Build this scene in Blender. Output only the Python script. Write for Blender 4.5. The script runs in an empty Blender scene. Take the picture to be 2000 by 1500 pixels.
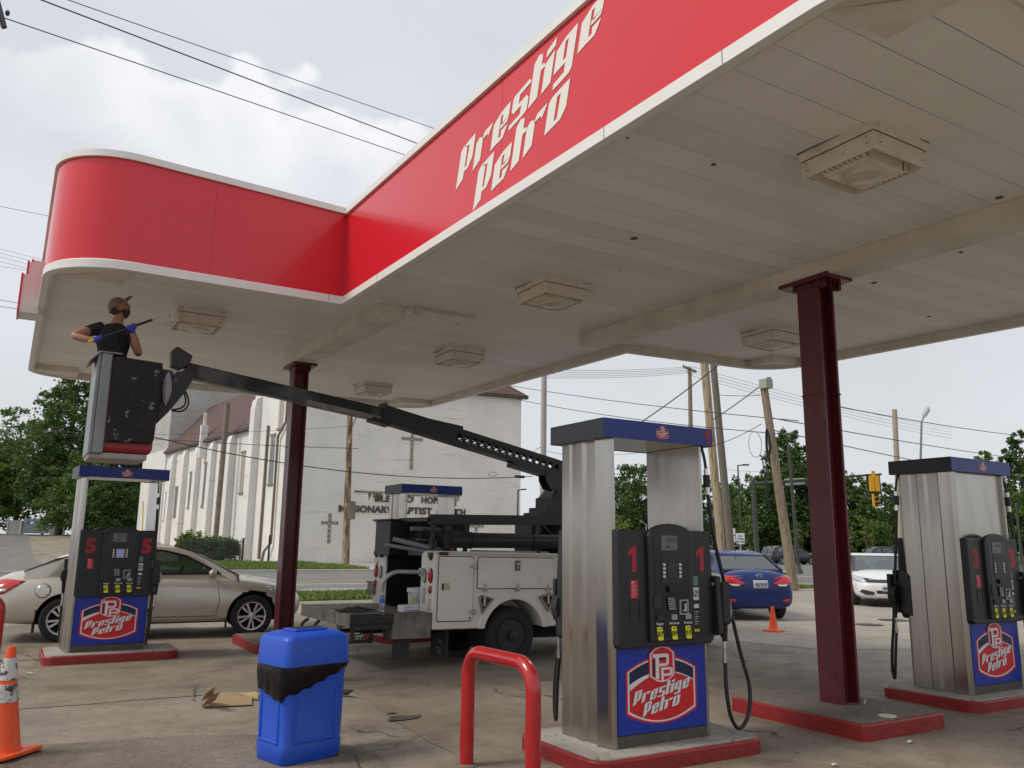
import bpy, bmesh, math, random
import numpy as np
from mathutils import Vector, Matrix
from mathutils.bvhtree import BVHTree
from mathutils.geometry import delaunay_2d_cdt
rnd = random.Random(7)
PI = math.pi
scene = bpy.context.scene
COL = scene.collection
# ------------------------------------------------------------------ camera
CR = Matrix(((0.8546959923821554, -0.10937608677650981, -0.5074757454769048),
             (-0.5189910237811987, -0.15750516382309307, -0.8401431072166241),
             (0.011961514972025909, 0.9814423034547258, -0.19138423955241454)))
EYE = Vector((0, 0, 1.55))
cam_data = bpy.data.cameras.new('camera'); cam = bpy.data.objects.new('camera', cam_data)
COL.objects.link(cam); scene.camera = cam
cam.matrix_world = Matrix.Translation(EYE) @ CR.to_4x4()
cam_data.sensor_width = 36; cam_data.lens = 28.8; cam_data.clip_start = 0.05; cam_data.clip_end = 3000
# ------------------------------------------------------------------ light
SUN_EL, SUN_AZ = math.radians(47), math.radians(168)     # azimuth of the sun measured from +X counterclockwise
w = bpy.data.worlds.new('World'); scene.world = w; w.use_nodes = True
nt = w.node_tree; nt.nodes.clear()
def N(t, tree=None, **kw):
    n = (tree or nt).nodes.new(t)
    for k, v in kw.items():
        if k.startswith('i_'): n.inputs[k[2:].replace('_', ' ')].default_value = v
        else: setattr(n, k, v)
    return n
L = nt.links.new
out = N('ShaderNodeOutputWorld'); bg = N('ShaderNodeBackground'); bg.inputs['Strength'].default_value = 0.112
sky = N('ShaderNodeTexSky', sky_type='NISHITA', sun_disc=False)
sky.sun_elevation = SUN_EL; sky.sun_rotation = PI/2 - SUN_AZ; sky.dust_density = 4; sky.air_density = 1.5
tc = N('ShaderNodeTexCoord')
mp = N('ShaderNodeMapping'); mp.inputs['Scale'].default_value = (1, 1, 1.9); mp.inputs['Location'].default_value = (3.1, 1.7, .4)
L(tc.outputs['Generated'], mp.inputs['Vector'])
# a milky overcast sky with brighter cumulus heads
base = N('ShaderNodeTexNoise'); base.inputs['Scale'].default_value = 1.6; base.inputs['Detail'].default_value = 5; base.inputs['Roughness'].default_value = .5
L(mp.outputs[0], base.inputs['Vector'])
rb = N('ShaderNodeValToRGB'); rb.color_ramp.elements[0].position = .36; rb.color_ramp.elements[0].color = (6.3, 6.5, 6.8, 1)
rb.color_ramp.elements[1].position = .66; rb.color_ramp.elements[1].color = (7.3, 7.55, 8.1, 1)
L(base.outputs['Fac'], rb.inputs['Fac'])
m1 = N('ShaderNodeMixRGB'); m1.inputs['Fac'].default_value = .9
L(sky.outputs[0], m1.inputs['Color1']); L(rb.outputs[0], m1.inputs['Color2'])
# one bank of cumulus: a region around a direction, with a noisy upper edge
CLOUD_DIR = (CR @ Vector((520-1000, 750-250, -1600))).normalized()
sep = N('ShaderNodeVectorMath', operation='DISTANCE'); sep.inputs[1].default_value = CLOUD_DIR
nrm = N('ShaderNodeVectorMath', operation='NORMALIZE'); L(tc.outputs['Generated'], nrm.inputs[0]); L(nrm.outputs[0], sep.inputs[0])
cn = N('ShaderNodeTexNoise'); cn.inputs['Scale'].default_value = 7; cn.inputs['Detail'].default_value = 9; cn.inputs['Roughness'].default_value = .56
L(nrm.outputs[0], cn.inputs['Vector'])
vor = N('ShaderNodeTexVoronoi', feature='SMOOTH_F1'); vor.inputs['Scale'].default_value = 16; vor.inputs['Smoothness'].default_value = .5
wn = N('ShaderNodeMixRGB'); wn.inputs['Fac'].default_value = .12; L(nrm.outputs[0], wn.inputs['Color1']); L(cn.outputs['Color'], wn.inputs['Color2'])
L(wn.outputs[0], vor.inputs['Vector'])
# plane coordinate of the bank's sloping top edge (in direction space)
up = N('ShaderNodeVectorMath', operation='DOT_PRODUCT')
_r = (CR @ Vector((1000-1000, 750-215, -1600))).normalized(); _l = (CR @ Vector((300-1000, 750-60, -1600))).normalized()
_n = _l.cross(_r).normalized()
if _n.z > 0: _n = -_n
up.inputs[1].default_value = _n; L(nrm.outputs[0], up.inputs[0])
def math_n(op, a, b=None, clamp=False):
    n = N('ShaderNodeMath', operation=op); n.use_clamp = clamp
    for i, v in enumerate((a, b)):
        if v is None: continue
        if isinstance(v, (int, float)): n.inputs[i].default_value = v
        else: L(v, n.inputs[i])
    return n.outputs[0]
edge = math_n('ADD', up.outputs['Value'], math_n('MULTIPLY', math_n('SUBTRACT', cn.outputs['Fac'], .5), .17))
edge = math_n('ADD', edge, math_n('MULTIPLY', math_n('SUBTRACT', .35, vor.outputs['Distance']), .12))
mask = math_n('MULTIPLY', edge, 42, True)
fade = math_n('SUBTRACT', 1, math_n('MULTIPLY', math_n('SUBTRACT', edge, .015), 7.0), True)
near = math_n('SUBTRACT', 1.0, math_n('MULTIPLY', math_n('SUBTRACT', sep.outputs['Value'], .14), 6), True)
mask = math_n('MULTIPLY', math_n('MULTIPLY', mask, fade), near)
puff = math_n('ADD', .30, math_n('MULTIPLY', cn.outputs['Fac'], 1.1))
mask = math_n('MULTIPLY', mask, puff, True)
m2 = N('ShaderNodeMixRGB'); L(mask, m2.inputs['Fac']); L(m1.outputs[0], m2.inputs['Color1']); m2.inputs['Color2'].default_value = (8.9, 8.9, 9.1, 1)
L(m2.outputs[0], bg.inputs['Color']); L(bg.outputs[0], out.inputs['Surface'])
sun_d = bpy.data.lights.new('sun', 'SUN'); sun_d.energy = 2.0; sun_d.angle = math.radians(14); sun_d.color = (1, .95, .87)
sun = bpy.data.objects.new('sun', sun_d); COL.objects.link(sun)
sdir = Vector((math.cos(SUN_EL)*math.cos(SUN_AZ), math.cos(SUN_EL)*math.sin(SUN_AZ), math.sin(SUN_EL)))
sun.rotation_euler = sdir.to_track_quat('Z', 'Y').to_euler(); sun.location = sdir*50
scene.view_settings.view_transform = 'Standard'; scene.view_settings.look = 'None'
scene.view_settings.exposure = 0.0; scene.view_settings.gamma = 1
scene.cycles.max_bounces = 8; scene.cycles.diffuse_bounces = 4; scene.cycles.glossy_bounces = 4
scene.cycles.transmission_bounces = 6; scene.cycles.transparent_max_bounces = 12
scene.cycles.use_denoising = True
# ------------------------------------------------------------------ helpers
def ray(px, py): return CR @ Vector((px-1000, 750-py, -1600))
def at(px, dist, z=0.0):
    """ground point seen in image column px, dist metres away along the view"""
    d = ray(px, 1062); t = dist / (d.x*0.517+d.y*0.856)
    return Vector((d.x*t, d.y*t, z))
MATS = {}
def M(name, col=(.5, .5, .5), rough=.5, metal=0., var=.0, vs=6., col2=None, c2=(.5, .62), c2s=3., bump=0., bs=60., coat=0., spec=.5,
      stretch=None, c3=None, c3r=(.6, .66), c3s=20., rvar=0., alpha=None, trans=0., emit=None):
    if name in MATS: return MATS[name]
    m = bpy.data.materials.new(name); m.use_nodes = True; t = m.node_tree; MATS[name] = m
    b = t.nodes['Principled BSDF']; l = t.links.new
    b.inputs['Roughness'].default_value = rough; b.inputs['Metallic'].default_value = metal
    b.inputs['Coat Weight'].default_value = coat; b.inputs['Specular IOR Level'].default_value = spec
    b.inputs['Transmission Weight'].default_value = trans
    c = (*col, 1)
    b.inputs['Base Color'].default_value = c
    co = N('ShaderNodeTexCoord', t).outputs['Object']
    if stretch:
        mpn = N('ShaderNodeMapping', t); mpn.inputs['Scale'].default_value = stretch; l(co, mpn.inputs['Vector']); co = mpn.outputs[0]
    cur = None
    def noise(s, d=5, r=.55):
        n = N('ShaderNodeTexNoise', t); n.inputs['Scale'].default_value = s; n.inputs['Detail'].default_value = d; n.inputs['Roughness'].default_value = r
        l(co, n.inputs['Vector']); return n.outputs['Fac']
    def ramp(f, a, bb):
        r = N('ShaderNodeMapRange', t); r.inputs['From Min'].default_value = a; r.inputs['From Max'].default_value = bb; l(f, r.inputs['Value']); return r.outputs[0]
    def mix(f, a, bcol, typ='MIX'):
        x = N('ShaderNodeMixRGB', t, blend_type=typ)
        if isinstance(f, float): x.inputs['Fac'].default_value = f
        else: l(f, x.inputs['Fac'])
        for i, v in ((1, a), (2, bcol)):
            if isinstance(v, tuple): x.inputs[i].default_value = v
            else: l(v, x.inputs[i])
        return x.outputs[0]
    if col2: cur = mix(ramp(noise(c2s), *c2), c, (*col2, 1))
    if c3: cur = mix(ramp(noise(c3s, 6, .65), *c3r), cur if cur else c, (*c3, 1))
    if var:
        f = ramp(noise(vs, 8, .6), .25, .75)
        lo = (1-var, 1-var, 1-var, 1); hi = (1+var, 1+var, 1+var, 1)
        cur = mix(1., cur if cur else c, mix(f, lo, hi), 'MULTIPLY')
    if cur: l(cur, b.inputs['Base Color'])
    if rvar:
        r = N('ShaderNodeMapRange', t); r.inputs['From Min'].default_value = .3; r.inputs['From Max'].default_value = .7
        r.inputs['To Min'].default_value = max(0.02, rough-rvar); r.inputs['To Max'].default_value = min(1, rough+rvar); l(noise(vs*1.7), r.inputs['Value']); l(r.outputs[0], b.inputs['Roughness'])
    if bump:
        bn = N('ShaderNodeBump', t); bn.inputs['Strength'].default_value = bump; bn.inputs['Distance'].default_value = .02
        l(noise(bs), bn.inputs['Height']); l(bn.outputs[0], b.inputs['Normal'])
    if emit: b.inputs['Emission Color'].default_value = (*emit[:3], 1); b.inputs['Emission Strength'].default_value = emit[3]
    return m
class MB:
    """collects shapes and links them as ONE mesh object"""
    def __init__(s): s.v = []; s.f = []; s.m = []; s.mi = 0
    def add(s, vs, fs, mi=None):
        o = len(s.v); s.v += [tuple(p) for p in vs]; s.f += [tuple(i+o for i in f) for f in fs]
        s.m += [s.mi if mi is None else mi]*len(fs); return s
    def box(s, x0, x1, y0, y1, z0, z1, mi=None, mtx=None):
        vs = [Vector(p) for p in ((x0,y0,z0),(x1,y0,z0),(x1,y1,z0),(x0,y1,z0),(x0,y0,z1),(x1,y0,z1),(x1,y1,z1),(x0,y1,z1))]
        if mtx: vs = [mtx @ p for p in vs]
        return s.add(vs, [(0,3,2,1),(4,5,6,7),(0,1,5,4),(1,2,6,5),(2,3,7,6),(3,0,4,7)], mi)
    def beam(s, a, b, wd, ht, mi=None, upv=(0,0,1)):
        a = Vector(a); b = Vector(b); d = b-a; ln = d.length; d.normalize(); sd = d.cross(Vector(upv))
        if sd.length < 1e-4: sd = d.cross(Vector((0,1,0)))
        sd.normalize(); u = sd.cross(d)
        m = Matrix((sd, u, d)).transposed().to_4x4(); m.translation = a
        return s.box(-wd/2, wd/2, -ht/2, ht/2, 0, ln, mi, m)
    def tube(s, pts, r, n=10, mi=None, cap=True):
        pts = [Vector(p) for p in pts]; rr = r if isinstance(r, (list, tuple)) else [r]*len(pts)
        o = len(s.v); prev = None; rings = []
        for i, p in enumerate(pts):
            d = (pts[min(i+1, len(pts)-1)]-pts[max(i-1, 0)]).normalized()
            if prev is None:
                u = d.orthogonal().normalized()
            else: u = (prev - d*prev.dot(d)); u = u.normalized() if u.length > 1e-6 else d.orthogonal().normalized()
            prev = u; v = d.cross(u)
            rings.append([p+(u*math.cos(2*PI*k/n)+v*math.sin(2*PI*k/n))*rr[i] for k in range(n)])
        vs = [q for rg in rings for q in rg]; fs = []
        for i in range(len(pts)-1):
            for k in range(n): fs.append((i*n+k, i*n+(k+1)%n, (i+1)*n+(k+1)%n, (i+1)*n+k))
        if cap: fs.append(tuple(range(n))[::-1]); fs.append(tuple((len(pts)-1)*n+k for k in range(n)))
        return s.add(vs, fs, mi)
    def cyl(s, a, b, r, n=16, mi=None): return s.tube([a, b], r, n, mi)
    def lathe(s, prof, n=24, c=(0,0,0), axis='z', mi=None, ph=0., cap=True):
        c = Vector(c); vs = []; fs = []
        for (r, h) in prof:
            for k in range(n):
                a = 2*PI*k/n+ph; q = (r*math.cos(a), r*math.sin(a), h)
                if axis == 'y': q = (q[0], q[2], q[1])
                if axis == 'x': q = (q[2], q[0], q[1])
                vs.append(c+Vector(q))
        for i in range(len(prof)-1):
            for k in range(n): fs.append((i*n+k, i*n+(k+1)%n, (i+1)*n+(k+1)%n, (i+1)*n+k))
        if cap and prof[0][0] > 1e-4: fs.append(tuple(range(n))[::-1])
        if cap and prof[-1][0] > 1e-4: fs.append(tuple((len(prof)-1)*n+k for k in range(n)))
        return s.add(vs, fs, mi)
    def prism(s, poly, h0, h1, fn=None, mi=None):
        """poly 2D extruded between h0 and h1; fn(u,v,h) -> 3D"""
        fn = fn or (lambda u, v, h: (u, v, h)); n = len(poly)
        vs = [fn(u, v, h0) for u, v in poly]+[fn(u, v, h1) for u, v in poly]
        fs = [tuple(range(n))[::-1], tuple(range(n, 2*n))]+[(i, (i+1)%n, n+(i+1)%n, n+i) for i in range(n)]
        return s.add(vs, fs, mi)
    def plate(s, poly, h, fn, mi=None):
        return s.add([fn(u, v, h) for u, v in poly], [tuple(range(len(poly)))], mi)
    def build(s, name, mats, parent=None, smooth=None, bevel=0., loc=None, seg=2, fix=True):
        me = bpy.data.meshes.new(name); me.from_pydata(s.v, [], s.f)
        mats = mats if isinstance(mats, (list, tuple)) else [mats]
        for m in mats: me.materials.append(m)
        if len(mats) > 1: me.polygons.foreach_set('material_index', s.m)
        if fix:
            bm = bmesh.new(); bm.from_mesh(me); bmesh.ops.recalc_face_normals(bm, faces=bm.faces); bm.to_mesh(me); bm.free()
        if smooth is not None:
            me.shade_smooth()
            if smooth < 180: me.set_sharp_from_angle(angle=math.radians(smooth))
        me.update()
        o = bpy.data.objects.new(name, me); COL.objects.link(o)
        if parent: o.parent = parent
        if loc is not None: o.location = loc
        if bevel:
            bv = o.modifiers.new('bevel', 'BEVEL'); bv.width = bevel; bv.segments = seg; bv.limit_method = 'ANGLE'; bv.angle_limit = math.radians(40)
        return o
def tag(o, label=None, cat=None, group=None, kind=None):
    for k, v in (('label', label), ('category', cat), ('group', group), ('kind', kind)):
        if v: o[k] = v
    return o
def thing(name, label, cat, loc=(0,0,0), rotz=0., group=None, rot=None):
    o = bpy.data.objects.new(name, None); COL.objects.link(o); o.empty_display_size = .2
    o.location = loc; o.rotation_euler = rot if rot else (0, 0, rotz)
    return tag(o, label, cat, group)
def copy_tree(o, parent=None):
    c = o.copy(); COL.objects.link(c)
    if parent: c.parent = parent
    for ch in list(o.children): copy_tree(ch, c)
    return c
def bez(p0, p1, p2, p3, n=16):
    p0, p1, p2, p3 = map(Vector, (p0, p1, p2, p3))
    return [(1-t)**3*p0+3*(1-t)**2*t*p1+3*(1-t)*t*t*p2+t**3*p3 for t in [i/n for i in range(n+1)]]
def spline(pts, n=6):
    pts = [Vector(p) for p in pts]; P = [2*pts[0]-pts[1]]+pts+[2*pts[-1]-pts[-2]]; o = []
    for i in range(1, len(P)-2):
        a, b, c, d = P[i-1:i+3]
        for k in range(n):
            t = k/n; o.append(.5*((2*b)+(c-a)*t+(2*a-5*b+4*c-d)*t*t+(3*b-a-3*c+d)*t**3))
    o.append(pts[-1]); return o
def rrect(x0, x1, y0, y1, r, n=4):
    o = []
    for cx, cy, a0 in ((x1-r, y1-r, 0), (x0+r, y1-r, 90), (x0+r, y0+r, 180), (x1-r, y0+r, 270)):
        for k in range(n+1):
            a = math.radians(a0+90*k/n); o.append((cx+r*math.cos(a), cy+r*math.sin(a)))
    return o
def text_obj(name, s, size, mat, parent, loc, rot, depth=.004, align='CENTER', xs=1., shear=0., bold=0.):
    cu = bpy.data.curves.new(name, 'FONT'); cu.body = s; cu.size = size; cu.align_x = align; cu.align_y = 'CENTER'; cu.extrude = depth; cu.shear = shear; cu.offset = bold
    cu.resolution_u = 3
    o = bpy.data.objects.new(name, cu); COL.objects.link(o)
    dg = bpy.context.evaluated_depsgraph_get(); me = bpy.data.meshes.new_from_object(o.evaluated_get(dg)); bpy.data.objects.remove(o)
    me.materials.clear(); me.materials.append(mat); me.name = name
    o = bpy.data.objects.new(name, me); COL.objects.link(o); o.parent = parent; o.location = loc; o.rotation_euler = rot; o.scale = (xs, 1, 1)
    return o
def evaluated(o):
    dg = bpy.context.evaluated_depsgraph_get(); me = bpy.data.meshes.new_from_object(o.evaluated_get(dg)); o.modifiers.clear(); o.data = me; return o
# ------------------------------------------------------------------ materials
WHITE = M('white_trim_paint', (.78, .77, .73), .45, var=.04)
RED_FASCIA = M('red_fascia_vinyl', (.67, .012, .026), .24, var=.03, vs=1.5, coat=.25)
LETTER = M('cream_letter_vinyl', (.80, .77, .70), .4)
STEEL = M('brushed_stainless', (.43, .41, .375), .22, 1., var=.10, vs=1.6, stretch=(2.5, 2.5, .5), bump=.02, bs=1.5, rvar=.05)
BLACKPL = M('black_pump_plastic', (.014, .014, .016), .42, var=.15, vs=20)
BLACKGL = M('black_gloss_panel', (.008, .008, .01), .2)
RUBBER = M('black_hose_rubber', (.016, .015, .015), .5, var=.2, vs=30)
NAVY = M('blue_pump_canopy', (.007, .028, .23), .35)
CANSIDE = M('canopy_dark_end', (.022, .025, .032), .45)
BLUE = M('blue_pump_door', (.006, .028, .33), .35, var=.05)
LOGO_RED = M('logo_red', (.62, .012, .02), .35)
LOGO_WHITE = M('logo_white', (.72, .72, .72), .4)
LOGO_NAVY = M('logo_navy', (.008, .012, .06), .35)
REDNUM = M('red_number', (.42, .013, .03), .5)
YEL = M('octane_yellow', (.80, .78, .02), .4)
CHROME = M('chrome_metal', (.7, .7, .7), .15, 1.)
MAROON = M('maroon_column_paint', (.108, .012, .017), .38, var=.18, vs=8, bump=.12, bs=25, coat=.1, c3=(.05, .012, .01), c3r=(.62, .7), c3s=12)
KERBRED = M('red_kerb_paint', (.26, .016, .018), .42, var=.18, vs=9, bump=.5, bs=14, c3=(.16, .10, .08), c3r=(.66, .72), c3s=9)
CONCTOP = M('island_concrete', (.34, .31, .27), .85, var=.2, vs=12, bump=.3, bs=60, c3=(.10, .085, .07), c3r=(.62, .68), c3s=14)
WPAINT = M('white_truck_paint', (.72, .70, .66), .35, var=.05, vs=3, col2=(.60, .575, .53), c2=(.52, .78), c2s=2., coat=.2)
BLKSTEEL = M('black_painted_steel', (.012, .012, .013), .42, var=.3, vs=9)
RUSTBLK = M('worn_black_steel', (.02, .02, .022), .5, var=.3, vs=9, c3=(.22, .20, .19), c3r=(.64, .67), c3s=9, bump=.2, bs=30)
TYRE = M('tyre_rubber', (.017, .017, .018), .75, var=.2, vs=15)
def glass_mat(name, tint, refl):
    m = bpy.data.materials.new(name); m.use_nodes = True; t = m.node_tree; t.nodes.clear(); o = N('ShaderNodeOutputMaterial', t); mx = N('ShaderNodeMixShader', t); tr = N('ShaderNodeBsdfTransparent', t); tr.inputs[0].default_value = (*tint, 1)
    g = N('ShaderNodeBsdfGlossy', t); g.inputs[0].default_value = (.9, .95, .95, 1); g.inputs['Roughness'].default_value = .02; f = N('ShaderNodeLayerWeight', t); f.inputs[0].default_value = refl
    t.links.new(f.outputs['Fresnel'], mx.inputs[0]); t.links.new(tr.outputs[0], mx.inputs[1]); t.links.new(g.outputs[0], mx.inputs[2]); t.links.new(mx.outputs[0], o.inputs[0]); return m
GLASSD = glass_mat('tinted_car_glass', (.30, .38, .33), .45); GLASSB = glass_mat('car_glass', (.45, .52, .50), .62)
UNDER = M('underbody_black', (.008, .008, .008), .8)
DKPL = M('dark_plastic', (.02, .02, .02), .5)
ALLOY = M('alloy_rim', (.62, .62, .63), .35, .5)
REDLENS = M('red_lens', (.55, .01, .015), .15, coat=.5)
CLEARLENS = M('clear_lens', (.55, .56, .58), .12, .4, coat=.5)
AMBER = M('amber_lens', (.7, .25, .03), .2)
SKIN = M('skin', (.36, .17, .11), .5, var=.08, vs=20)
TIMBER = M('weathered_pole_wood', (.27, .22, .15), .85, var=.25, vs=4, stretch=(6, 6, .6), col2=(.14, .10, .07), c2=(.48, .6), c2s=4, bump=.4, bs=12)
ORANGE = M('cone_orange', (.78, .085, .012), .45, var=.1, vs=8)
GALV = M('galvanised_metal', (.42, .43, .43), .45, .6, var=.1)
DARKPOLE = M('dark_bronze_metal', (.055, .06, .05), .5, .3)
# ------------------------------------------------------------------ setting: ground
def sstep(a, b, x): t = min(1, max(0, (x-a)/(b-a))); return t*t*(3-2*t)
def gz(x, y):
    d = x*.517+y*.856; s = x*.856-y*.517
    return 2.0*sstep(58, 105, d)*sstep(-.30, -.42, s/max(d, 1)) if d > 0 else 0
def ground_mat(name, kind):
    m = bpy.data.materials.new(name); m.use_nodes = True; t = m.node_tree; b = t.nodes['Principled BSDF']; l = t.links.new
    co = N('ShaderNodeTexCoord', t).outputs['Object']
    def noise(s, d=5, r=.55, v=None, dist=0.):
        n = N('ShaderNodeTexNoise', t); n.inputs['Scale'].default_value = s; n.inputs['Detail'].default_value = d; n.inputs['Roughness'].default_value = r; n.inputs['Distortion'].default_value = dist
        l(v or co, n.inputs['Vector']); return n
    def mr(f, a, bb, c=0., dd=1.):
        r = N('ShaderNodeMapRange', t); r.inputs[1].default_value = a; r.inputs[2].default_value = bb; r.inputs[3].default_value = c; r.inputs[4].default_value = dd; l(f, r.inputs[0]); return r.outputs[0]
    def mix(f, a, c, typ='MIX'):
        x = N('ShaderNodeMixRGB', t, blend_type=typ)
        for i, v in ((0, f), (1, a), (2, c)):
            if isinstance(v, float): x.inputs[i].default_value = v
            elif isinstance(v, tuple): x.inputs[i].default_value = (*v, 1)
            else: l(v, x.inputs[i])
        return x.outputs[0]
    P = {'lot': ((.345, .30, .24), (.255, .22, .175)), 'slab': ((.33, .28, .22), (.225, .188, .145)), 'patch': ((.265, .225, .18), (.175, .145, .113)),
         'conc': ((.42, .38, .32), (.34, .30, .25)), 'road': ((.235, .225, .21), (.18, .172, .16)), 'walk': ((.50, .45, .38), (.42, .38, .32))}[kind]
    c = mix(mr(noise(.45, 6, .6).outputs[0], .38, .62), P[0], P[1])
    c = mix(mr(noise(2.3, 8, .7).outputs[0], .3, .72), c, mix(1., c, (.68, .66, .64), 'MULTIPLY'))
    if kind in ('lot', 'slab', 'patch'):
        st = mr(noise(1.15, 6, .62, dist=.4).outputs[0], .54, .68)      # oil and dirt stains
        c = mix(st, c, mix(1., c, (.66, .62, .58), 'MULTIPLY'))
        wv = N('ShaderNodeVectorMath', t, operation='ADD'); sc = N('ShaderNodeVectorMath', t, operation='SCALE'); sc.inputs['Scale'].default_value = .35
        l(noise(1.6, 4).outputs['Color'], sc.inputs[0]); l(co, wv.inputs[0]); l(sc.outputs[0], wv.inputs[1])
        vo = N('ShaderNodeTexVoronoi', t, feature='DISTANCE_TO_EDGE'); vo.inputs['Scale'].default_value = .42 if kind != 'patch' else .3; l(wv.outputs[0], vo.inputs['Vector'])
        ck = mr(vo.outputs[0], .001, .006, 1., 0.)
        gate = mr(noise(.6, 2).outputs[0], .53, .60)
        g2 = N('ShaderNodeMath', t, operation='MULTIPLY'); l(ck, g2.inputs[0]); l(gate, g2.inputs[1])
        c = mix(g2.outputs[0], c, (.07, .055, .045))
    if kind in ('lot', 'slab', 'conc'):
        # tar spots and gum
        vs = N('ShaderNodeTexVoronoi', t, feature='F1'); vs.inputs['Scale'].default_value = 2.6; l(co, vs.inputs['Vector'])
        rr = N('ShaderNodeSeparateColor', t); l(vs.outputs['Color'], rr.inputs[0])
        sp = N('ShaderNodeMath', t, operation='LESS_THAN'); l(vs.outputs['Distance'], sp.inputs[0]); ml = N('ShaderNodeMath', t, operation='MULTIPLY'); ml.inputs[1].default_value = .06; l(rr.outputs[0], ml.inputs[0]); l(ml.outputs[0], sp.inputs[1])
        c = mix(sp.outputs[0], c, (.06, .05, .042))
    fine = noise(90 if kind != 'patch' else 55, 3, .8).outputs[0]
    c = mix(1., c, mix(mr(fine, .3, .7), ((.80,)*3 if kind != 'patch' else (.6,)*3), ((1.2,)*3 if kind != 'patch' else (1.45,)*3)), 'MULTIPLY')
    c = mix(1., c, mix(mr(noise(13, 6, .75).outputs[0], .32, .68), (.84, .84, .84), (1.14, 1.14, 1.14)), 'MULTIPLY')
    l(c, b.inputs['Base Color']); b.inputs['Roughness'].default_value = .8; b.inputs['Specular IOR Level'].default_value = .35
    l(mr(noise(1.3, 4).outputs[0], .35, .7, .62, .92), b.inputs['Roughness'])
    bn = N('ShaderNodeBump', t); bn.inputs['Strength'].default_value = .35 if kind != 'patch' else .8; bn.inputs['Distance'].default_value = .01; l(fine, bn.inputs['Height']); l(bn.outputs[0], b.inputs['Normal'])
    return m
G_LOT, G_SLAB, G_PATCH, G_CONC, G_ROAD, G_WALK = (ground_mat('ground_'+k, k) for k in ('lot', 'slab', 'patch', 'conc', 'road', 'walk'))
FIELD = M('field_grass', (.085, .13, .03), .9, var=.35, vs=.6, col2=(.05, .085, .02), c2s=.15, bump=.5, bs=20)
GRASS = M('verge_grass', (.10, .15, .025), .9, var=.35, vs=5, col2=(.055, .10, .015), c2s=1.2)
mb = MB(); rs = [0, 2, 4, 7, 10, 14, 19, 26, 34, 44, 52, 60, 68, 76, 84, 92, 100, 110, 125, 160, 240, 400, 700, 1400]; na = 120
vs = [(0, 0, 0)]
for r in rs[1:]:
    for k in range(na):
        a = 2*PI*k/na; x, y = r*math.cos(a), r*math.sin(a); vs.append((x, y, gz(x, y)))
fs = [(0, 1+k, 1+(k+1) % na) for k in range(na)]
for i in range(len(rs)-2):
    o = 1+i*na
    for k in range(na): fs.append((o+k, o+(k+1) % na, o+na+(k+1) % na, o+na+k)[::-1])
mb.add(vs, fs); tag(mb.build('ground', G_LOT, smooth=180), kind='structure')
def sheet(name, poly, z, mat, kind='structure', grid=None):
    m = MB()
    m.add([(x, y, z) for x, y in poly], [tuple(range(len(poly)))])
    o = m.build(name, mat); tag(o, kind=kind); return o
def edge_noise(poly, amp, step=.4, seed=1):
    r = random.Random(seed); o = []
    for i, p in enumerate(poly):
        q = poly[(i+1) % len(poly)]; n = max(1, int(math.dist(p, q)/step))
        for k in range(n):
            t = k/n; o.append((p[0]+(q[0]-p[0])*t+r.uniform(-amp, amp), p[1]+(q[1]-p[1])*t+r.uniform(-amp, amp)))
    return o
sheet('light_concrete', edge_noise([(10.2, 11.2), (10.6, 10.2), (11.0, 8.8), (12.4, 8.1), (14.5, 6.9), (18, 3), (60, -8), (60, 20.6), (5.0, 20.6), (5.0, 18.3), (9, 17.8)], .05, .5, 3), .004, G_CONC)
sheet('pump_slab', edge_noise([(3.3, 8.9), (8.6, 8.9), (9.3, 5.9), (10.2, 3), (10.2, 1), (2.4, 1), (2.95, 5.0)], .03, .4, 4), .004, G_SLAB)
mb = MB(); n_ = 24; gx = [-60+62*i/n_ for i in range(n_+1)]; gy = [44+110*j/n_ for j in range(n_+1)]
mb.add([(x, y, gz(x, y)+.03) for y in gy for x in gx], [(j*(n_+1)+i, j*(n_+1)+i+1, (j+1)*(n_+1)+i+1, (j+1)*(n_+1)+i) for j in range(n_) for i in range(n_)]); tag(mb.build('side_road', G_ROAD), kind='structure')
sheet('asphalt_patch', edge_noise([(-8, 8.0), (.24, 7.6), (1.5, 7.3), (2.3, 6.9), (2.55, 6.1), (2.2, 4.5), (1.8, 2), (1, -3), (-8, -3)], .035, .3, 5), .006, G_PATCH)
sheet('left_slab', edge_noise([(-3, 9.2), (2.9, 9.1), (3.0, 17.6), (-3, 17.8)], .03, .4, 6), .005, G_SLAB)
sheet('road', [(-90, 25.4), (200, 25.4), (200, 42.3), (-90, 42.3)], .004, G_ROAD)
sheet('cross_street', [(46, 42.3), (62, 42.3), (92, 120), (66, 120)], .0045, G_ROAD)
# road paint
PAINT = M('road_paint_white', (.70, .69, .66), .7, var=.15, vs=6); PAINTY = M('road_paint_yellow', (.52, .40, .16), .7, var=.2, vs=6)
mb = MB()
for yy in (30.2,): mb.box(-90, 40, yy, yy+.14, .0055, .009)
x = -20.
while x < 110: mb.box(x, x+3.2, 34.3, 34.44, .0055, .009); mb.box(x+1.5, x+4.6, 27.1, 27.24, .0055, .009); x += 9
for k in range(6): mb.box(43.4+k*.001, 43.8, 26.4+k*2.4, 27.6+k*2.4, .0055, .009)
tag(mb.build('lane_markings', PAINT), kind='structure')
mb = MB(); mb.box(-90, 38, 32.0, 32.12, .0055, .009); mb.box(-90, 38, 32.3, 32.42, .0055, .009)
tag(mb.build('centre_lines', PAINTY), kind='structure')
KERBC = M('kerb_concrete', (.46, .43, .37), .85, var=.15, vs=3)
mb = MB(); mb.box(-90, 44, 42.3, 42.5, -.05, .13); mb.box(5.6, 27.8, 24.9, 25.05, -.05, .10); mb.box(30.5, 33, 20.4, 20.6, -.05, .1)
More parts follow.
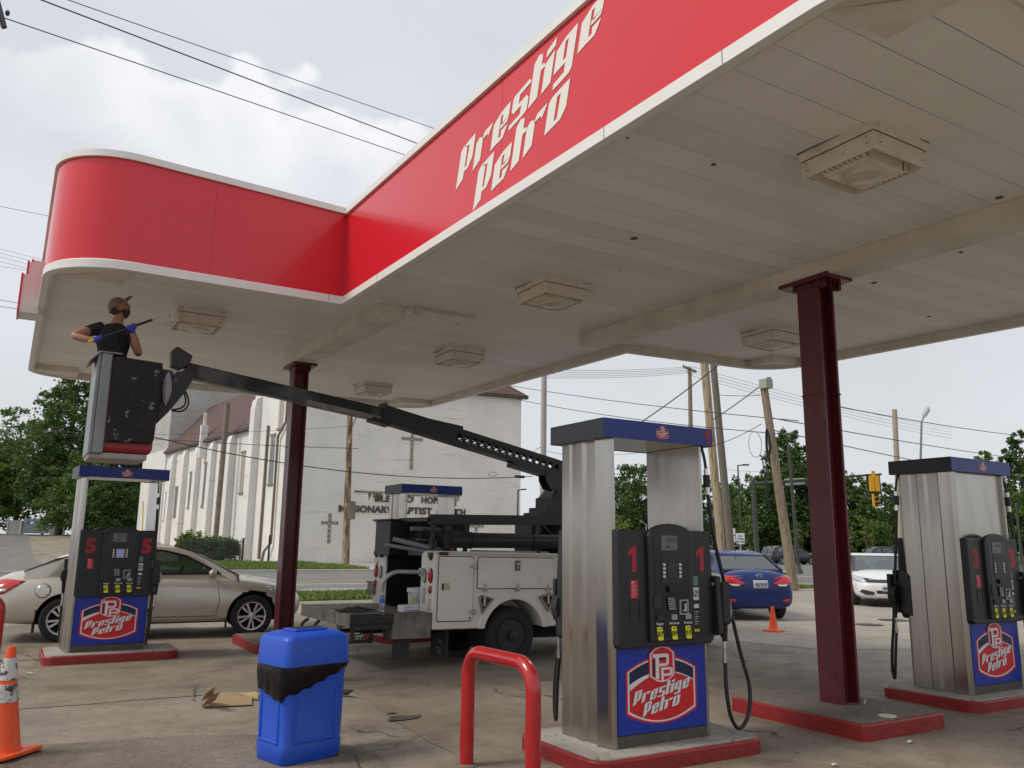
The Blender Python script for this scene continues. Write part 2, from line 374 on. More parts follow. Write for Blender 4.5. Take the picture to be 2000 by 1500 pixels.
mb.box(63.5, 200, 42.3, 42.5, -.05, .13); tag(mb.build('road_kerb', KERBC, bevel=.02), kind='structure')
sheet('pavement_far', [(17.6, 42.5), (45, 42.5), (45, 75), (36.2, 75), (35.9, 56.2), (17.6, 56.8)], .05, G_WALK)
sheet('corner_pavement', [(33.5, 33.6), (39.5, 33.6), (48, 42.1), (48, 46.5), (41.0, 42.1), (34.5, 38.5)], .09, G_WALK)
def grass_strip(name, x0, x1, y0, y1, n, h, seed, zbase=.03):
    mb = MB(); mb.box(x0, x1, y0, y1, -.05, zbase); tag(mb.build(name+'_base', GRASS), kind='structure')
    r = random.Random(seed); mb = MB()
    for i in range(n):
        x, y = r.uniform(x0-.05, x1+.05), r.uniform(y0-.05, y1+.05); a = r.uniform(0, PI); hh = h*r.uniform(.3, 1.1)*(1+.8*math.sin(x*1.3)*math.sin(x*.37+y)*.5)
        dx, dy = math.cos(a)*.02, math.sin(a)*.02; lx, ly = r.uniform(-.5, .5)*hh, r.uniform(-.5, .5)*hh
        mb.add([(x-dx, y-dy, zbase), (x+dx, y+dy, zbase), (x+lx, y+ly, zbase+hh)], [(0, 1, 2)])
    tag(mb.build(name, GRASSB), 'short green grass strip along the road', 'grass', kind='stuff')
GRASSB = bpy.data.materials.new('grass_blades'); GRASSB.use_nodes = True
_t = GRASSB.node_tree; _b = _t.nodes['Principled BSDF']; _g = N('ShaderNodeNewGeometry', _t); _r = N('ShaderNodeValToRGB', _t)
_r.color_ramp.elements[0].color = (.055, .11, .012, 1); _r.color_ramp.elements[1].color = (.20, .26, .05, 1)
_t.links.new(_g.outputs['Random Per Island'], _r.inputs[0]); _t.links.new(_r.outputs[0], _b.inputs['Base Color']); _b.inputs['Roughness'].default_value = .7
grass_strip('roadside_grass', 5.6, 27.8, 21.9, 24.9, 26000, .13, 11)
grass_strip('church_lawn', 8.2, 17.4, 43.9, 56.6, 16000, .16, 12, .14)
grass_strip('corner_grass', 27.0, 31.5, 20.7, 22.2, 900, .14, 13)
# grass field and weeds beyond the crossing
mb = MB(); c = [at(1340, 88), at(1345, 300), at(2300, 300), at(2300, 74), at(1700, 82)]
mb.add([(p.x, p.y, .06) for p in c], [(0, 1, 2, 3, 4)]); tag(mb.build('field', FIELD), kind='structure')
mb = MB(); r = random.Random(5)
for i in range(9000):
    p = at(r.uniform(1345, 2050), r.triangular(84, 112, 88)); hh = r.uniform(.3, 1.0); a = r.uniform(0, PI); dx, dy = math.cos(a)*.22, math.sin(a)*.22
    mb.add([(p.x-dx, p.y-dy, .05), (p.x+dx, p.y+dy, .05), (p.x+r.uniform(-.3, .3), p.y+r.uniform(-.3, .3), .05+hh)], [(0, 1, 2)])
tag(mb.build('tall_grass', GRASSB), 'tall rough grass of the field behind the crossing', 'grass', kind='stuff')
mb = MB(); c = [at(-200, 96), at(-200, 400), at(420, 400), at(330, 108), at(200, 104), at(60, 98)]
mb.add([(p.x, p.y, gz(p.x, p.y)+.05) for p in c], [tuple(range(6))]); tag(mb.build('grass_bank', FIELD), kind='structure')
# ------------------------------------------------------------------ canopy
def cz(x, y): return 4.037+.0126*x+.0248*y
def arc(cx, cy, r, a0, a1, n=10): return [(cx+r*math.cos(math.radians(a0+(a1-a0)*k/n)), cy+r*math.sin(math.radians(a0+(a1-a0)*k/n))) for k in range(n+1)]
PLAN = ([(3.10, 9.03)] + arc(3.70, 2.30, .60, 180, 270) + arc(9.83, 2.45, .75, 270, 360)
        + [(10.60, 5.2)] + arc(9.86, 8.45, .75, 0, 90) + [(7.62, 9.32)] + arc(7.08, 16.35, .75, 0, 90) + arc(.78, 16.4, .75, 90, 180) + arc(.80, 9.72, .75, 180, 270))
canopy = thing('petrol_station_canopy', 'large L-shaped station canopy with red fascia, white trim and cream lettering on maroon posts', 'canopy', (3.72, 12.9, 0))
def offs(pl, d):
    n = len(pl); o = []
    for i in range(n):
        a, b, c = Vector(pl[i-1]), Vector(pl[i]), Vector(pl[(i+1) % n])
        e1 = (b-a).normalized(); e2 = (c-b).normalized(); n1 = Vector((e1.y, -e1.x)); n2 = Vector((e2.y, -e2.x)); m = (n1+n2); m = m/max(.4, m.dot(n1)); o.append(b+m*d)
    return o
def sweep(prof, mi=None, mb=None):
    mb = mb or MB(); n = len(PLAN); cols = [offs(PLAN, d) for d, z in prof]; vs = []; k = len(prof)
    for i in range(n):
        for j, (d, z) in enumerate(prof): p = cols[j][i]; vs.append((p.x, p.y, cz(p.x, p.y)+z+(.034*max(0, 3.1-p.x) if z > 1 else 0)))
    fs = [(i*k+j, i*k+(j+1) % k, ((i+1) % n)*k+(j+1) % k, ((i+1) % n)*k+j) for i in range(n) for j in range(k)]
    return mb.add(vs, fs, mi)
CL = -canopy.location
fm = sweep([(0, .085), (0, 1.13), (-.04, 1.13), (-.04, .085)])
# panel seams: dark hairlines standing on the fascia
for y in (5.34,): fm.box(3.0985, 3.0995, y, y+.0018, cz(3.1, y)+.085, cz(3.1, y)+1.13, 1)
for x in (1.58,): fm.box(x, x+.0018, 8.9685, 8.9695, cz(x, 9)+.085, cz(x, 9)+1.13, 1)
SEAM = M('fascia_seam', (.50, .012, .026), .5)
fm.build('fascia', [RED_FASCIA, SEAM], canopy, smooth=30, loc=CL)
lt = sweep([(.022, 0), (.022, .085), (.0, .1), (-.05, .1), (-.05, 0)])
for y in (3.96, 7.9, 2.9): lt.box(3.0765, 3.0778, y, y+.006, cz(3.1, y)+.002, cz(3.1, y)+.084, 1)
for x in (1.0, 2.9): lt.box(x, x+.006, 8.9565, 8.958, cz(x, 9)+.002, cz(x, 9)+.084, 1)
lt.build('lower_trim', [WHITE, M('trim_joint', (.2, .18, .16), .7)], canopy, smooth=30, loc=CL)
tm = sweep([(.03, 1.125), (.03, 1.20), (-.12, 1.21), (-.12, 1.125)]); tm.build('upper_trim', WHITE, canopy, smooth=30, loc=CL)
def plan_cap(z, name, mat):
    m = bmesh.new(); vv = [m.verts.new((p.x, p.y, cz(p.x, p.y)+z)) for p in offs(PLAN, -.045)]; m.faces.new(vv); bmesh.ops.triangulate(m, faces=m.faces)
    me = bpy.data.meshes.new(name); m.to_mesh(me); m.free(); me.materials.append(mat); return me
SOFFIT = bpy.data.materials.new('soffit_planks'); SOFFIT.use_nodes = True
def soffit_nodes():
    t = SOFFIT.node_tree; b = t.nodes['Principled BSDF']; l = t.links.new; co = N('ShaderNodeTexCoord', t).outputs['Object']
    sx = N('ShaderNodeSeparateXYZ', t); l(co, sx.inputs[0])
    def mt(op, a, bb=None):
        n = N('ShaderNodeMath', t, operation=op)
        for i, v in enumerate((a, bb)):
            if v is None: continue
            if isinstance(v, (int, float)): n.inputs[i].default_value = v
            else: l(v, n.inputs[i])
        return n.outputs[0]
    yy = mt('DIVIDE', sx.outputs['Y'], .3045); fr = mt('FRACT', yy); fl = mt('FLOOR', yy)
    gap = mt('LESS_THAN', fr, .016)
    # butt joints staggered by plank
    wn = N('ShaderNodeTexWhiteNoise', t, noise_dimensions='1D'); l(fl, wn.inputs['W'])
    xx = mt('ADD', mt('DIVIDE', sx.outputs['X'], 3.6), wn.outputs['Value']); jt = mt('LESS_THAN', mt('FRACT', xx), .0)
    def noise(s, d=5, r=.6, sc=(1, 1, 1)):
        mp = N('ShaderNodeMapping', t); mp.inputs['Scale'].default_value = sc; l(co, mp.inputs['Vector'])
        n = N('ShaderNodeTexNoise', t); n.inputs['Scale'].default_value = s; n.inputs['Detail'].default_value = d; n.inputs['Roughness'].default_value = r; l(mp.outputs[0], n.inputs['Vector']); return n.outputs[0]
    def mr(f, a, bb, c=0., dd=1.):
        r = N('ShaderNodeMapRange', t); r.inputs[1].default_value = a; r.inputs[2].default_value = bb; r.inputs[3].default_value = c; r.inputs[4].default_value = dd; l(f, r.inputs[0]); return r.outputs[0]
    def mix(f, a, c, typ='MIX'):
        x = N('ShaderNodeMixRGB', t, blend_type=typ)
        for i, v in ((0, f), (1, a), (2, c)):
            if isinstance(v, float): x.inputs[i].default_value = v
            elif isinstance(v, tuple): x.inputs[i].default_value = (*v, 1)
            else: l(v, x.inputs[i])
        return x.outputs[0]
    c = mix(mr(noise(.7, 5), .35, .65), (.84, .825, .79), (.77, .75, .705))
    wcol = mr(wn.outputs['Value'], 0, 1, .93, 1.04); cc = N('ShaderNodeCombineColor', t); [l(wcol, cc.inputs[i]) for i in range(3)]
    c = mix(1., c, cc.outputs[0], 'MULTIPLY')
    c = mix(mr(noise(9, 8, .75, (.35, 2, 1)), .60, .80), c, (.60, .56, .49))
    gv = mr(noise(.8, 4), .38, .62, .22, .88)
    c = mix(mt('MULTIPLY', mt('MAXIMUM', gap, jt), gv), c, (.07, .055, .04))
    l(c, b.inputs['Base Color']); b.inputs['Roughness'].default_value = .5
    prof = mr(mt('ABSOLUTE', mt('SUBTRACT', fr, .011)), 0., .03); bn = N('ShaderNodeBump', t); bn.inputs['Strength'].default_value = .5; bn.inputs['Distance'].default_value = .01
    l(mt('ADD', prof, mt('MULTIPLY', noise(3, 4, .6, (.5, 4, 1)), .35)), bn.inputs['Height']); l(bn.outputs[0], b.inputs['Normal'])
soffit_nodes()
o = bpy.data.objects.new('soffit', plan_cap(.12, 'soffit', SOFFIT)); COL.objects.link(o); o.parent = canopy; o.location = CL
o = bpy.data.objects.new('roof_deck', plan_cap(1.10, 'roof_deck', M('roof_deck', (.25, .25, .25), .9))); COL.objects.link(o); o.parent = canopy; o.location = CL  # unseen canopy roof, put in to block the sun
DIRTYW = M('dirty_white_paint', (.72, .69, .62), .55, var=.08, vs=4, col2=(.56, .52, .44), c2=(.40, .72), c2s=1.6, c3=(.30, .25, .18), c3r=(.66, .80), c3s=9)
def slant_box(mb, x0, x1, y0, y1, za, zb, mi=None):
    vs = [(x, y, cz(x, y)+z) for z in (za, zb) for x, y in ((x0, y0), (x1, y0), (x1, y1), (x0, y1))]
    mb.add(vs, [(0,3,2,1),(4,5,6,7),(0,1,5,4),(1,2,6,5),(2,3,7,6),(3,0,4,7)], mi)
mb = MB(); slant_box(mb, 3.60, 3.95, 9.12, 13.2, -.035, .119); mb.build('beam', DIRTYW, canopy, bevel=.006, loc=CL)
mb = MB(); slant_box(mb, 6.62, 6.98, 1.85, 9.15, -.045, .119); mb.build('beam', DIRTYW, canopy, bevel=.006, loc=CL)
mb = MB(); slant_box(mb, 4.02, 4.10, 8.95, 9.05, .02, .119); slant_box(mb, 3.95, 4.9, 9.02, 9.10, .09, .119); mb.build('soffit_batten', DIRTYW, canopy, loc=CL)
inner = sweep([(-.052, .005), (-.052, .118), (-.075, .118), (-.075, .005)]); inner.build('inner_edge_board', DIRTYW, canopy, loc=CL)
for (cx_, cy_, a0, ix, iy) in ((3.70, 2.3, 180, 3.65, 2.30), (9.86, 8.45, 0, 9.95, 8.55), (7.08, 16.35, 0, 7.0, 16.3), (.78, 16.4, 90, .8, 16.4), (.80, 9.72, 180, .8, 9.68)):
    pp = arc(cx_, cy_, .522 if a0 == 180 and cx_ > 3 else .672, a0, a0+90, 8); e0, e1 = pp[0], pp[-1]
    ends = [(ix, e1[1]), (ix, iy), (e0[0], iy)] if a0 in (180, 0) else [(e1[0], iy), (ix, iy), (ix, e0[1])]
    pp = pp+ends; n_ = len(pp); mb = MB()
    mb.add([(x, y, cz(x, y)+z) for z in (.02, .119) for x, y in pp], [tuple(range(n_)), tuple(range(n_, 2*n_))]+[(i, (i+1) % n_, n_+(i+1) % n_, n_+i) for i in range(n_)])
    mb.build('corner_panel', DIRTYW, canopy, loc=CL)
# small holes and anchors in the soffit
HOLE = M('soffit_hole', (.14, .12, .10), .8)
for x, y, r in ((4.15, 4.04, .020), (4.69, 5.6, .035), (7.77, 5.27, .03), (6.5, 3.25, .03), (4.89, 9.54, .015), (7.55, 4.18, .02), (9.63, 5.81, .025), (3.35, 4.05, .010), (5.2, 6.45, .010)):
    mb = MB(); mb.lathe([(r*.99, 0), (r, .004)], 12, (x, y, cz(x, y)+.1135)); mb.build('anchor_hole', HOLE, canopy, loc=CL)
def column(x, y):
    base, top = .12, cz(x, y)-.037
    mb = MB(); fw, d = .26, .24
    mb.box(x-d/2, x-d/2+.03, y-fw/2, y+fw/2, base, top); mb.box(x+d/2-.03, x+d/2, y-fw/2, y+fw/2, base, top)
    mb.box(x-d/2+.03, x+d/2-.03, y-.035, y+.035, base, top)
    # weld seams and a small joint band
    zj = 3.02
    mb.box(x-d/2-.008, x-d/2+.04, y-fw/2-.008, y+fw/2+.008, zj, zj+.018); mb.box(x+d/2-.04, x+d/2+.008, y-fw/2-.008, y+fw/2+.008, zj+.01, zj+.028)
    c = mb.build('column', MAROON, canopy, bevel=.006, loc=CL)
    mb = MB(); mb.box(x-.19, x+.2, y-.30, y+.30, top-.045, top); mb.box(x-.13, x+.13, y-.17, y+.17, top-.10, top-.045)
    for k in range(10):
        a = rnd.uniform(0, 6.28); mb.box(x-.12+.026*k, x-.105+.026*k, y-.2+rnd.uniform(-.03, .03), y-.15, top-.11-rnd.uniform(0, .03), top-.04)
    mb.build('cap_plate', MAROON, c, bevel=.005)
    mb = MB(); mb.box(x-.19, x+.19, y-.2, y+.2, base, base+.015); mb.build('base_plate', MAROON, c, bevel=.004)
column(6.78, 5.27); column(3.80, 13.0)
# lettering: own stroke font, cut as thin cream sheets
def q(*p): return list(p)
GLY = {
 'P': [q((0,-.02),(.30,.12),(.30,1.26),(.1,1.38),(0,1.26)), q((.30,1.22),(.40,1.22),(.64,1.38),(.1,1.38)), q((.38,.50),(.64,.60),(.64,1.38),(.40,1.22)), q((.30,.36),(.50,.36),(.64,.60),(.38,.50),(.30,.50))],
 'r': [q((0,0),(.30,.12),(.30,.86),(.12,1),(0,.9)), q((.26,.80),(.50,.80),(.54,.68),(.70,1),(.34,1))],
 'e': [q((0,0),(.29,.02),(.29,1),(.0,.84)), q((.29,.86),(.38,.86),(.64,1),(.29,1)), q((.38,.5),(.64,.58),(.64,1),(.38,.86)), q((.32,.42),(.60,.42),(.64,.58),(.38,.55),(.32,.55)), q((.29,.0),(.50,.0),(.64,.32),(.38,.32),(.40,.14),(.29,.14))],
 's': [q((.26,.84),(.68,.84),(.60,1),(.04,1)), q((.0,.56),(.26,.56),(.26,.84),(.04,1),(0,.9)), q((0,.56),(.08,.42),(.64,.42),(.56,.56)), q((.38,.15),(.64,.06),(.64,.42),(.38,.42)), q((-.02,.0),(.54,0),(.64,.06),(.38,.15),(-.04,.15))],
 't': [q((0,0),(.30,.06),(.30,1.34),(.14,1.46),(0,1.32)), q((.30,.84),(.46,.84),(.38,1),(.30,1))],
 'i': [q((0,0),(.30,.06),(.30,1),(0,.88)), q((0,1.06),(.30,1.12),(.30,1.36),(0,1.26))],
 'g': [q((0,.18),(.28,.18),(.28,1),(0,.86)), q((.28,.86),(.64,.86),(.64,1),(.28,1)), q((.38,-.10),(.64,-.20),(.64,.86),(.38,.86)), q((.28,.18),(.38,.18),(.38,.32),(.28,.32)), q((.05,-.30),(.56,-.30),(.64,-.20),(.38,-.10),(.05,-.12))],
 'o': [q((0,0),(.28,.14),(.28,1),(.10,1),(0,.9)), q((.28,.84),(.40,.84),(.66,1),(.28,1)), q((.38,.15),(.66,.22),(.66,1),(.40,.84)), q((.0,0),(.52,0),(.66,.22),(.38,.15),(.28,.14))],
}
ADV = {'P': .76, 'r': .75, 'e': .75, 's': .70, 't': .45, 'i': .38, 'g': .78, 'o': .76}
def word(mb, s, x0, y0, h, wsc, shear, slope, fn, d0, d1, mi=None):
    """stroke lettering; (x0,y0) start of baseline, h the x-height"""
    x = 0
    for ch in s:
        for poly in GLY[ch]:
            pp = [(x0+(u+x)*wsc*h+v*h*shear, y0+v*h+((u+x)*wsc*h)*slope) for u, v in poly]
            mb.prism(pp, d0, d1, fn, mi)
        x += ADV[ch]
    return x*wsc*h
mb = MB(); ff = lambda s, z, d: (3.0995-d, 6.02-s, z)
word(mb, 'Prestige', -.116, 4.648, .252, 1.61, .27, .175, ff, 0, .004)
word(mb, 'Petro', .215, 4.334, .252, 1.61, .27, .18, ff, 0, .004)
mb.build('station_lettering', LETTER, canopy, loc=CL)
# raised sign letters standing off the far west side of the fascia
SIGNSIDE = M('sign_side_white', (.74, .70, .68), .4)
for (y0, y1, z0, z1, x0) in ((12.6, 12.9, 5.10, 5.30, -.11), (11.9, 12.3, 4.74, 5.06, -.15), (11.3, 11.7, 4.24, 4.72, -.19)):
    mb = MB(); mb.box(x0+.02, .045, y0, y1, z0, z1, 0); mb.box(x0, x0+.02, y0-.015, y1+.015, z0-.01, z1+.01, 1); mb.build('raised_letter', [SIGNSIDE, RED_FASCIA], canopy, bevel=.004, loc=CL)
# box lights
LENS = M('light_lens', (.60, .56, .48), .2)
LIGHTW = M('old_light_housing', (.74, .70, .62), .5, var=.1, vs=7, col2=(.58, .53, .43), c2=(.5, .66), c2s=5, c3=(.09, .07, .05), c3r=(.67, .70), c3s=26)
def box_light(x, y, lab, s=.60):
    z = cz(x, y)+.119
    t = thing('canopy_light', lab, 'ceiling light', (x, y, z), group='box lights under the canopy'); h = s/2
    mb = MB(); mb.box(-h, h, -h, h, -.065, 0); mb.build('upper_frame', LIGHTW, t, bevel=.004)
    mb = MB(); mb.box(-h+.012, h-.012, -h+.012, h-.012, -.0715, -.0645); mb.box(-h-.008, h+.008, -h-.008, h+.008, -.004, .0); mb.build('shadow_gap', M('gap_shade', (.05, .04, .03), .9), t)  # dark strip and outline: joint shade put into the colour
    mb = MB(); g = h-.012
    for a in ((-g, g, -g, -g+.02), (-g, g, g-.02, g), (-g, -g+.02, -g+.02, g-.02), (g-.02, g, -g+.02, g-.02)): mb.box(*a, -.19, -.071)
    mb.box(-g+.02, g-.02, -g+.02, g-.02, -.115, -.10); mb.build('lower_frame', LIGHTW, t, bevel=.003)
    mb = MB(); k = .17; mb.box(-k-.04, k+.04, -k, k, -.20, -.116)
    for sx in (-1, 1):
        for j in range(9): mb.box(sx*(k+.05)-.035, sx*(k+.05)+.035, -k+.04*j, -k+.012+.04*j, -.19, -.116)
    mb.build('fixture', LIGHTW, t, bevel=.006)
    mb = MB(); mb.lathe([(.13, -.200), (.125, -.222), (.06, -.236), (0.001, -.238)], 24); mb.build('lens', LENS, t, smooth=60)
    for zz in (-.10, -.15):
        for o_ in (-.24, .24):
            mb = MB(); mb.lathe([(.006, -.002), (.006, 0)], 8, (o_, -h-.001, zz), 'y'); mb.build('screw', HOLE, t)
            mb = MB(); mb.lathe([(.006, -.002), (.006, 0)], 8, (-h-.001, o_, zz), 'x'); mb.build('screw', HOLE, t)
box_light(4.83, 3.29, 'large square box light hanging from the near right of the canopy, biggest in view')
box_light(4.95, 7.34, 'square box light mid-ceiling between the cream lettering and the right maroon post')
box_light(5.78, 11.18, 'small square box light just right of the long ceiling beam of the left post')
box_light(5.88, 15.05, 'farthest box light above the dark boom, near the far corner of the ceiling')
box_light(1.83, 11.0, 'square box light beside the painter with the roller in the bucket')
box_light(8.70, 7.5, 'box light half hidden behind the top of the right maroon post')
# ------------------------------------------------------------------ islands
def island(name, label, cx, cy, hx, hy, h, r, cat='kerb island', top=CONCTOP, group=None, yaw=0.):
    t = thing(name, label, cat, (cx, cy, 0), yaw, group)
    mb = MB(); mb.prism(rrect(-hx, hx, -hy, hy, r, 6), -.03, h-.012); mb.build('kerb', KERBRED, t, smooth=40, bevel=.012)
    mb = MB(); mb.prism(rrect(-hx+.035, hx-.035, -hy+.035, hy-.035, max(.02, r-.03), 6), h-.05, h); mb.build('island_top', top, t, smooth=40, bevel=.006)
    return t
# ------------------------------------------------------------------ emblem
def curve_pts(x0, z0, x1, z1, bul, n=6): return [(x0+(x1-x0)*i/n, z0+(z1-z0)*i/n+bul*4*(i/n)*(1-i/n)) for i in range(n+1)]
def top_z(x): return .62+.37*(1-x*x)
def emblem(mb, fn, cx, cz_, hw, d0, step=.0011, vs=.74):
    """the station emblem; material slots 0 red 1 white 2 navy"""
    S = lambda pp: [(cx+u*hw, cz_+v*hw*vs) for u, v in pp]
    def shield(k): 
        a = 1-k; tp = [(-a+2*a*i/16, top_z(-a+2*a*i/16)-k*1.0) for i in range(17)]
        bt = [(a-2*a*i/16, -.55-.33*(1-(1-2*i/16)**2)+k) for i in range(17)]
        return tp+bt
    def crest(k):
        a = .36-k
        return [(-a, .44+k*.4), (-a, 1.10-k*.4), (-.2, 1.25-k), (0, 1.32-k), (.2, 1.25-k), (a, 1.10-k*.4), (a, .44+k*.4), (.17, .29+k), (0, .25+k), (-.17, .29+k)]
    def pl(pp, lay, mi): mb.prism(S(pp), d0+lay*step-step*.8, d0+lay*step, fn, mi)
    pl(shield(-.03), 1, 0); pl(shield(0.02), 2, 1); pl(shield(.065), 3, 0)
    a = .935
    band = [(-a+2*a*i/16, top_z(-a+2*a*i/16)-.065) for i in range(17)]
    lowr = [(a-2*a*i/16, .22+.36*(1-(a-2*a*i/16)**2)) for i in range(17)]
    pl(band+lowr, 4, 2)
    lw = [(x, z) for x, z in lowr][::-1]; wl = [(x, z-.03-.16*max(0, -x)) for x, z in lw]
    pl(lw+wl[::-1], 5, 1)
    pl(crest(-.03), 6, 0); pl(crest(.01), 7, 1); pl(crest(.05), 8, 0)
    def R(x0, x1, z0, z1, mi=1): pl([(x0, z0), (x1, z0), (x1, z1), (x0, z1)], 9, mi)
    R(-.28, .12, .98, 1.08); pl([(.02, .98), (.12, .98), (.12, 1.08), (.18, 1.04), (.18, .74), (.12, .70), (.02, .70), (.02, .76), (.08, .78), (.08, .94)][:0] or [(.12, .72), (.19, .78), (.19, 1.04), (.12, 1.08)], 9, 1)
    R(-.20, -.10, .36, .98); R(-.10, .12, .72, .80)
    R(-.28, -.215, .44, .93, 2); R(-.09, .11, .90, .96, 2)
    R(-.04, .03, .30, .68); R(.03, .22, .61, .68); pl([(.22, .43), (.29, .48), (.29, .64), (.22, .68)], 9, 1); R(.03, .22, .43, .50)
    sx = lambda u, v, d: fn(cx+u*hw, cz_+v*hw*vs, d)
    L0 = d0+9*step
    word(mb, 'Prestige', -.87, -.33, .285, 1.10, .20, .235, sx, L0-step*.8, L0, 1)
    word(mb, 'Petro', -.60, -.67, .285, 1.10, .20, .235, sx, L0-step*.8, L0, 1)
EMB = [LOGO_RED, LOGO_WHITE, LOGO_NAVY]
LCD = M('lcd_grey', (.13, .14, .14), .25); SCR = M('screen_dark', (.03, .035, .045), .15); SCRB = M('screen_lit', (.22, .25, .38), .2, emit=(.2, .24, .42, .25))
KEY = M('key_grey', (.32, .32, .33), .4); LABW = M('label_white', (.62, .62, .60), .5); LABG = M('label_green', (.12, .22, .18), .5); STICK = M('sticker_red', (.55, .02, .035), .5)
INK = M('black_ink', (.01, .01, .01), .6); KICK = M('dirty_kickplate', (.10, .09, .075), .6, .4, var=.3, vs=12)
def numeral(parent, num, x, z, size, y, mat, sub='number'):
    if num == '1':
        mb = MB(); k = size*.74; pp = [(-.02, -.5), (.20, -.5), (.20, .5), (.02, .5), (-.22, .28), (-.22, .10), (-.02, .20)]
        mb.prism([(x+u*k, z+v*k) for u, v in pp], 0, .0015, lambda u, v, d: (u, y-d, v)); return mb.build(sub, mat, parent)
    return text_obj(sub, num, size, mat, parent, (x, y, z), (PI/2, 0, 0), .001, bold=.014)
def fuel_pump(num, cx, cy, yaw, label, closed=False, dim=1., number_on_top=False, screen=None, loop=False, rear=-.13, bw=0.):
    t = thing('fuel_pump', label, 'petrol pump', (cx, cy, .12), yaw, 'petrol pumps on red kerbed islands')
    # end columns of ribbed stainless
    for s in (-1, 1):
        prof = [(-.436, -.325), (-.46, -.325), (-.475, -.31), (-.49, -.29), (-.505, -.17), (-.48, -.145), (-.48, -.03), (-.505, .0), (-.505, .07), (-.49, .09), (-.49, .15), (-.505, .17), (-.505, .27), (-.475, .31), (-.46, .325), (-.436, .325)]
        mb = MB(); mb.prism([(-s*x, y) for x, y in prof], 0.0, 2.235)
        mb.build('side_column', STEEL, t, bevel=.003)
    mb = MB(); mb.box(-.435, .435, -.30, .30, .0, .72); mb.build('lower_cabinet', KICK, t)
    mb = MB(); mb.box(-.455, .455, -.318, .318, .72, 1.50); mb.build('electronics_cabinet', BLACKPL, t)
    # canopy
    mb = MB(); mb.box(-.56, .56, -.362, -.352, 2.232, 2.378, 0); mb.box(-.56, .56, .352, .362, 2.232, 2.378, 0)
    mb.box(-.563, -.553, -.3515, .3515, 2.231, 2.379, 1); mb.box(.553, .563, -.3515, .3515, 2.231, 2.379, 1); mb.box(-.552, .552, -.351, .351, 2.37, 2.377, 1); mb.box(-.552, .552, -.351, .351, 2.236, 2.25, 2)
    top = mb.build('canopy', [NAVY, CANSIDE, STEEL], t, bevel=.002)
    if closed:
        mb = MB(); mb.box(-.435, .435, -.29, .29, 1.50, 2.234); mb.build('upper_panel', STEEL, t, bevel=.004)
    for side in (0, 1):
        rot = Matrix.Rotation(PI*side, 4, 'Z')
        def B(mb, name, mats, parent=t, **k):
            mb.v = [tuple(rot @ Vector(p)) for p in mb.v]; return mb.build(name, mats, parent, **k)
        fn0 = lambda u, v, d: (u, -d, v)
        if side == 0:
            mb = MB(); emblem(mb, lambda u, v, d: (u, -.362-d, v), .02, 2.296, .062, .0, .0006); B(mb, 'canopy_emblem', EMB, top)
            if number_on_top:
                numeral(top, num, .50, 2.305, .17, -.3625, REDNUM)
        mb = MB(); mb.prism(rrect(-.43, .43, .085, .700, .01), .305, .330, fn0); door = B(mb, 'door', BLUE, bevel=.003)
        mb = MB(); mb.box(-.434, .434, -.322, -.29, .0, .08); B(mb, 'kick_plate', KICK)
        mb = MB(); emblem(mb, lambda u, v, d: (u, -.330-d, v), -.015, .365, .335, .0, .0012); B(mb, 'emblem', EMB, door)
        if side == 0:
            mb = MB(); mb.lathe([(.012, 0), (.009, -.006), (.001, -.007)], 12, (-.01, -.345, .765-.012-.0), 'y'); B(mb, 'door_lock', CHROME, door)
        # head
        mb = MB()
        mb.prism([(-.47, .715), (-.44, .69), (.44, .69), (.475, .72), (.475, 1.20), (.455, 1.545), (-.47, 1.545)], .318, .395, fn0)
        head = B(mb, 'head', BLACKPL, bevel=.012)
        mb = MB()
        pts = [(-.195, .73), (.235, .73), (.245, 1.46)]+[(.02+.225*math.cos(math.radians(a)), 1.50+.095*math.sin(math.radians(a))) for a in range(0, 181, 15)]+[(-.205, 1.46)]
        mb.prism(pts, .38, .43, fn0); B(mb, 'centre_module', BLACKPL, head, bevel=.012)
        if side == 1: pass
        else:
            f = lambda y: (lambda u, v, d: (u, -y-d, v))
            mb = MB(); mb.prism(rrect(-.155, .195, .76, 1.50, .02), 0, .0025, f(.43)); B(mb, 'face_panel', BLACKGL, head)
            mb = MB(); mb.prism(rrect(-.085, .075, 1.395, 1.505, .006), .0, .005, f(.4325))
            for k in range(5): mb.box(-.03+.02*k, -.03+.02*k+.010, -.4385, -.4377, 1.455, 1.49, 1)
            mb.box(-.04, .0, -.4385, -.4377, 1.41, 1.43, 1); B(mb, 'price_display', [LCD, SCR], head)
            mb = MB(); mb.prism(rrect(-.085, .125, 1.155, 1.375, .012), 0, .003, f(.4325)); mb.prism(rrect(-.028, .068, 1.19, 1.30, .005), .003, .006, f(.4325), 1); B(mb, 'screen', [BLACKPL, screen or SCR], head)
            for sx in (-.062, .098):
                mb = MB()
                for k in range(4): mb.prism(rrect(sx-.011, sx+.011, 1.192+.029*k, 1.212+.029*k, .003), .0035, .009, f(.4325))
                B(mb, 'screen_buttons', LABW, head)
            mb = MB(); mb.box(-.03, .075, -.455, -.4325, 1.085, 1.13); mb.box(-.02, .065, -.4575, -.455, 1.095, 1.10); B(mb, 'receipt_slot', BLACKGL, head, bevel=.006)
            mb = MB(); mb.prism([(-.02, .955), (.05, .95), (.035, 1.05), (-.035, 1.055)], 0, .012, f(.4325)); 
            for i in range(4):
                for j in range(5): mb.prism([(.0-.028+i*.017-j*.0025, .96+j*.018), (-.016+i*.017-j*.0025, .96+j*.018), (-.018+i*.017-j*.0025, .972+j*.018), (-.030+i*.017-j*.0025, .972+j*.018)], .012, .015, f(.4325), 1)
            B(mb, 'keypad', [DKPL, KEY], head)
            mb = MB()
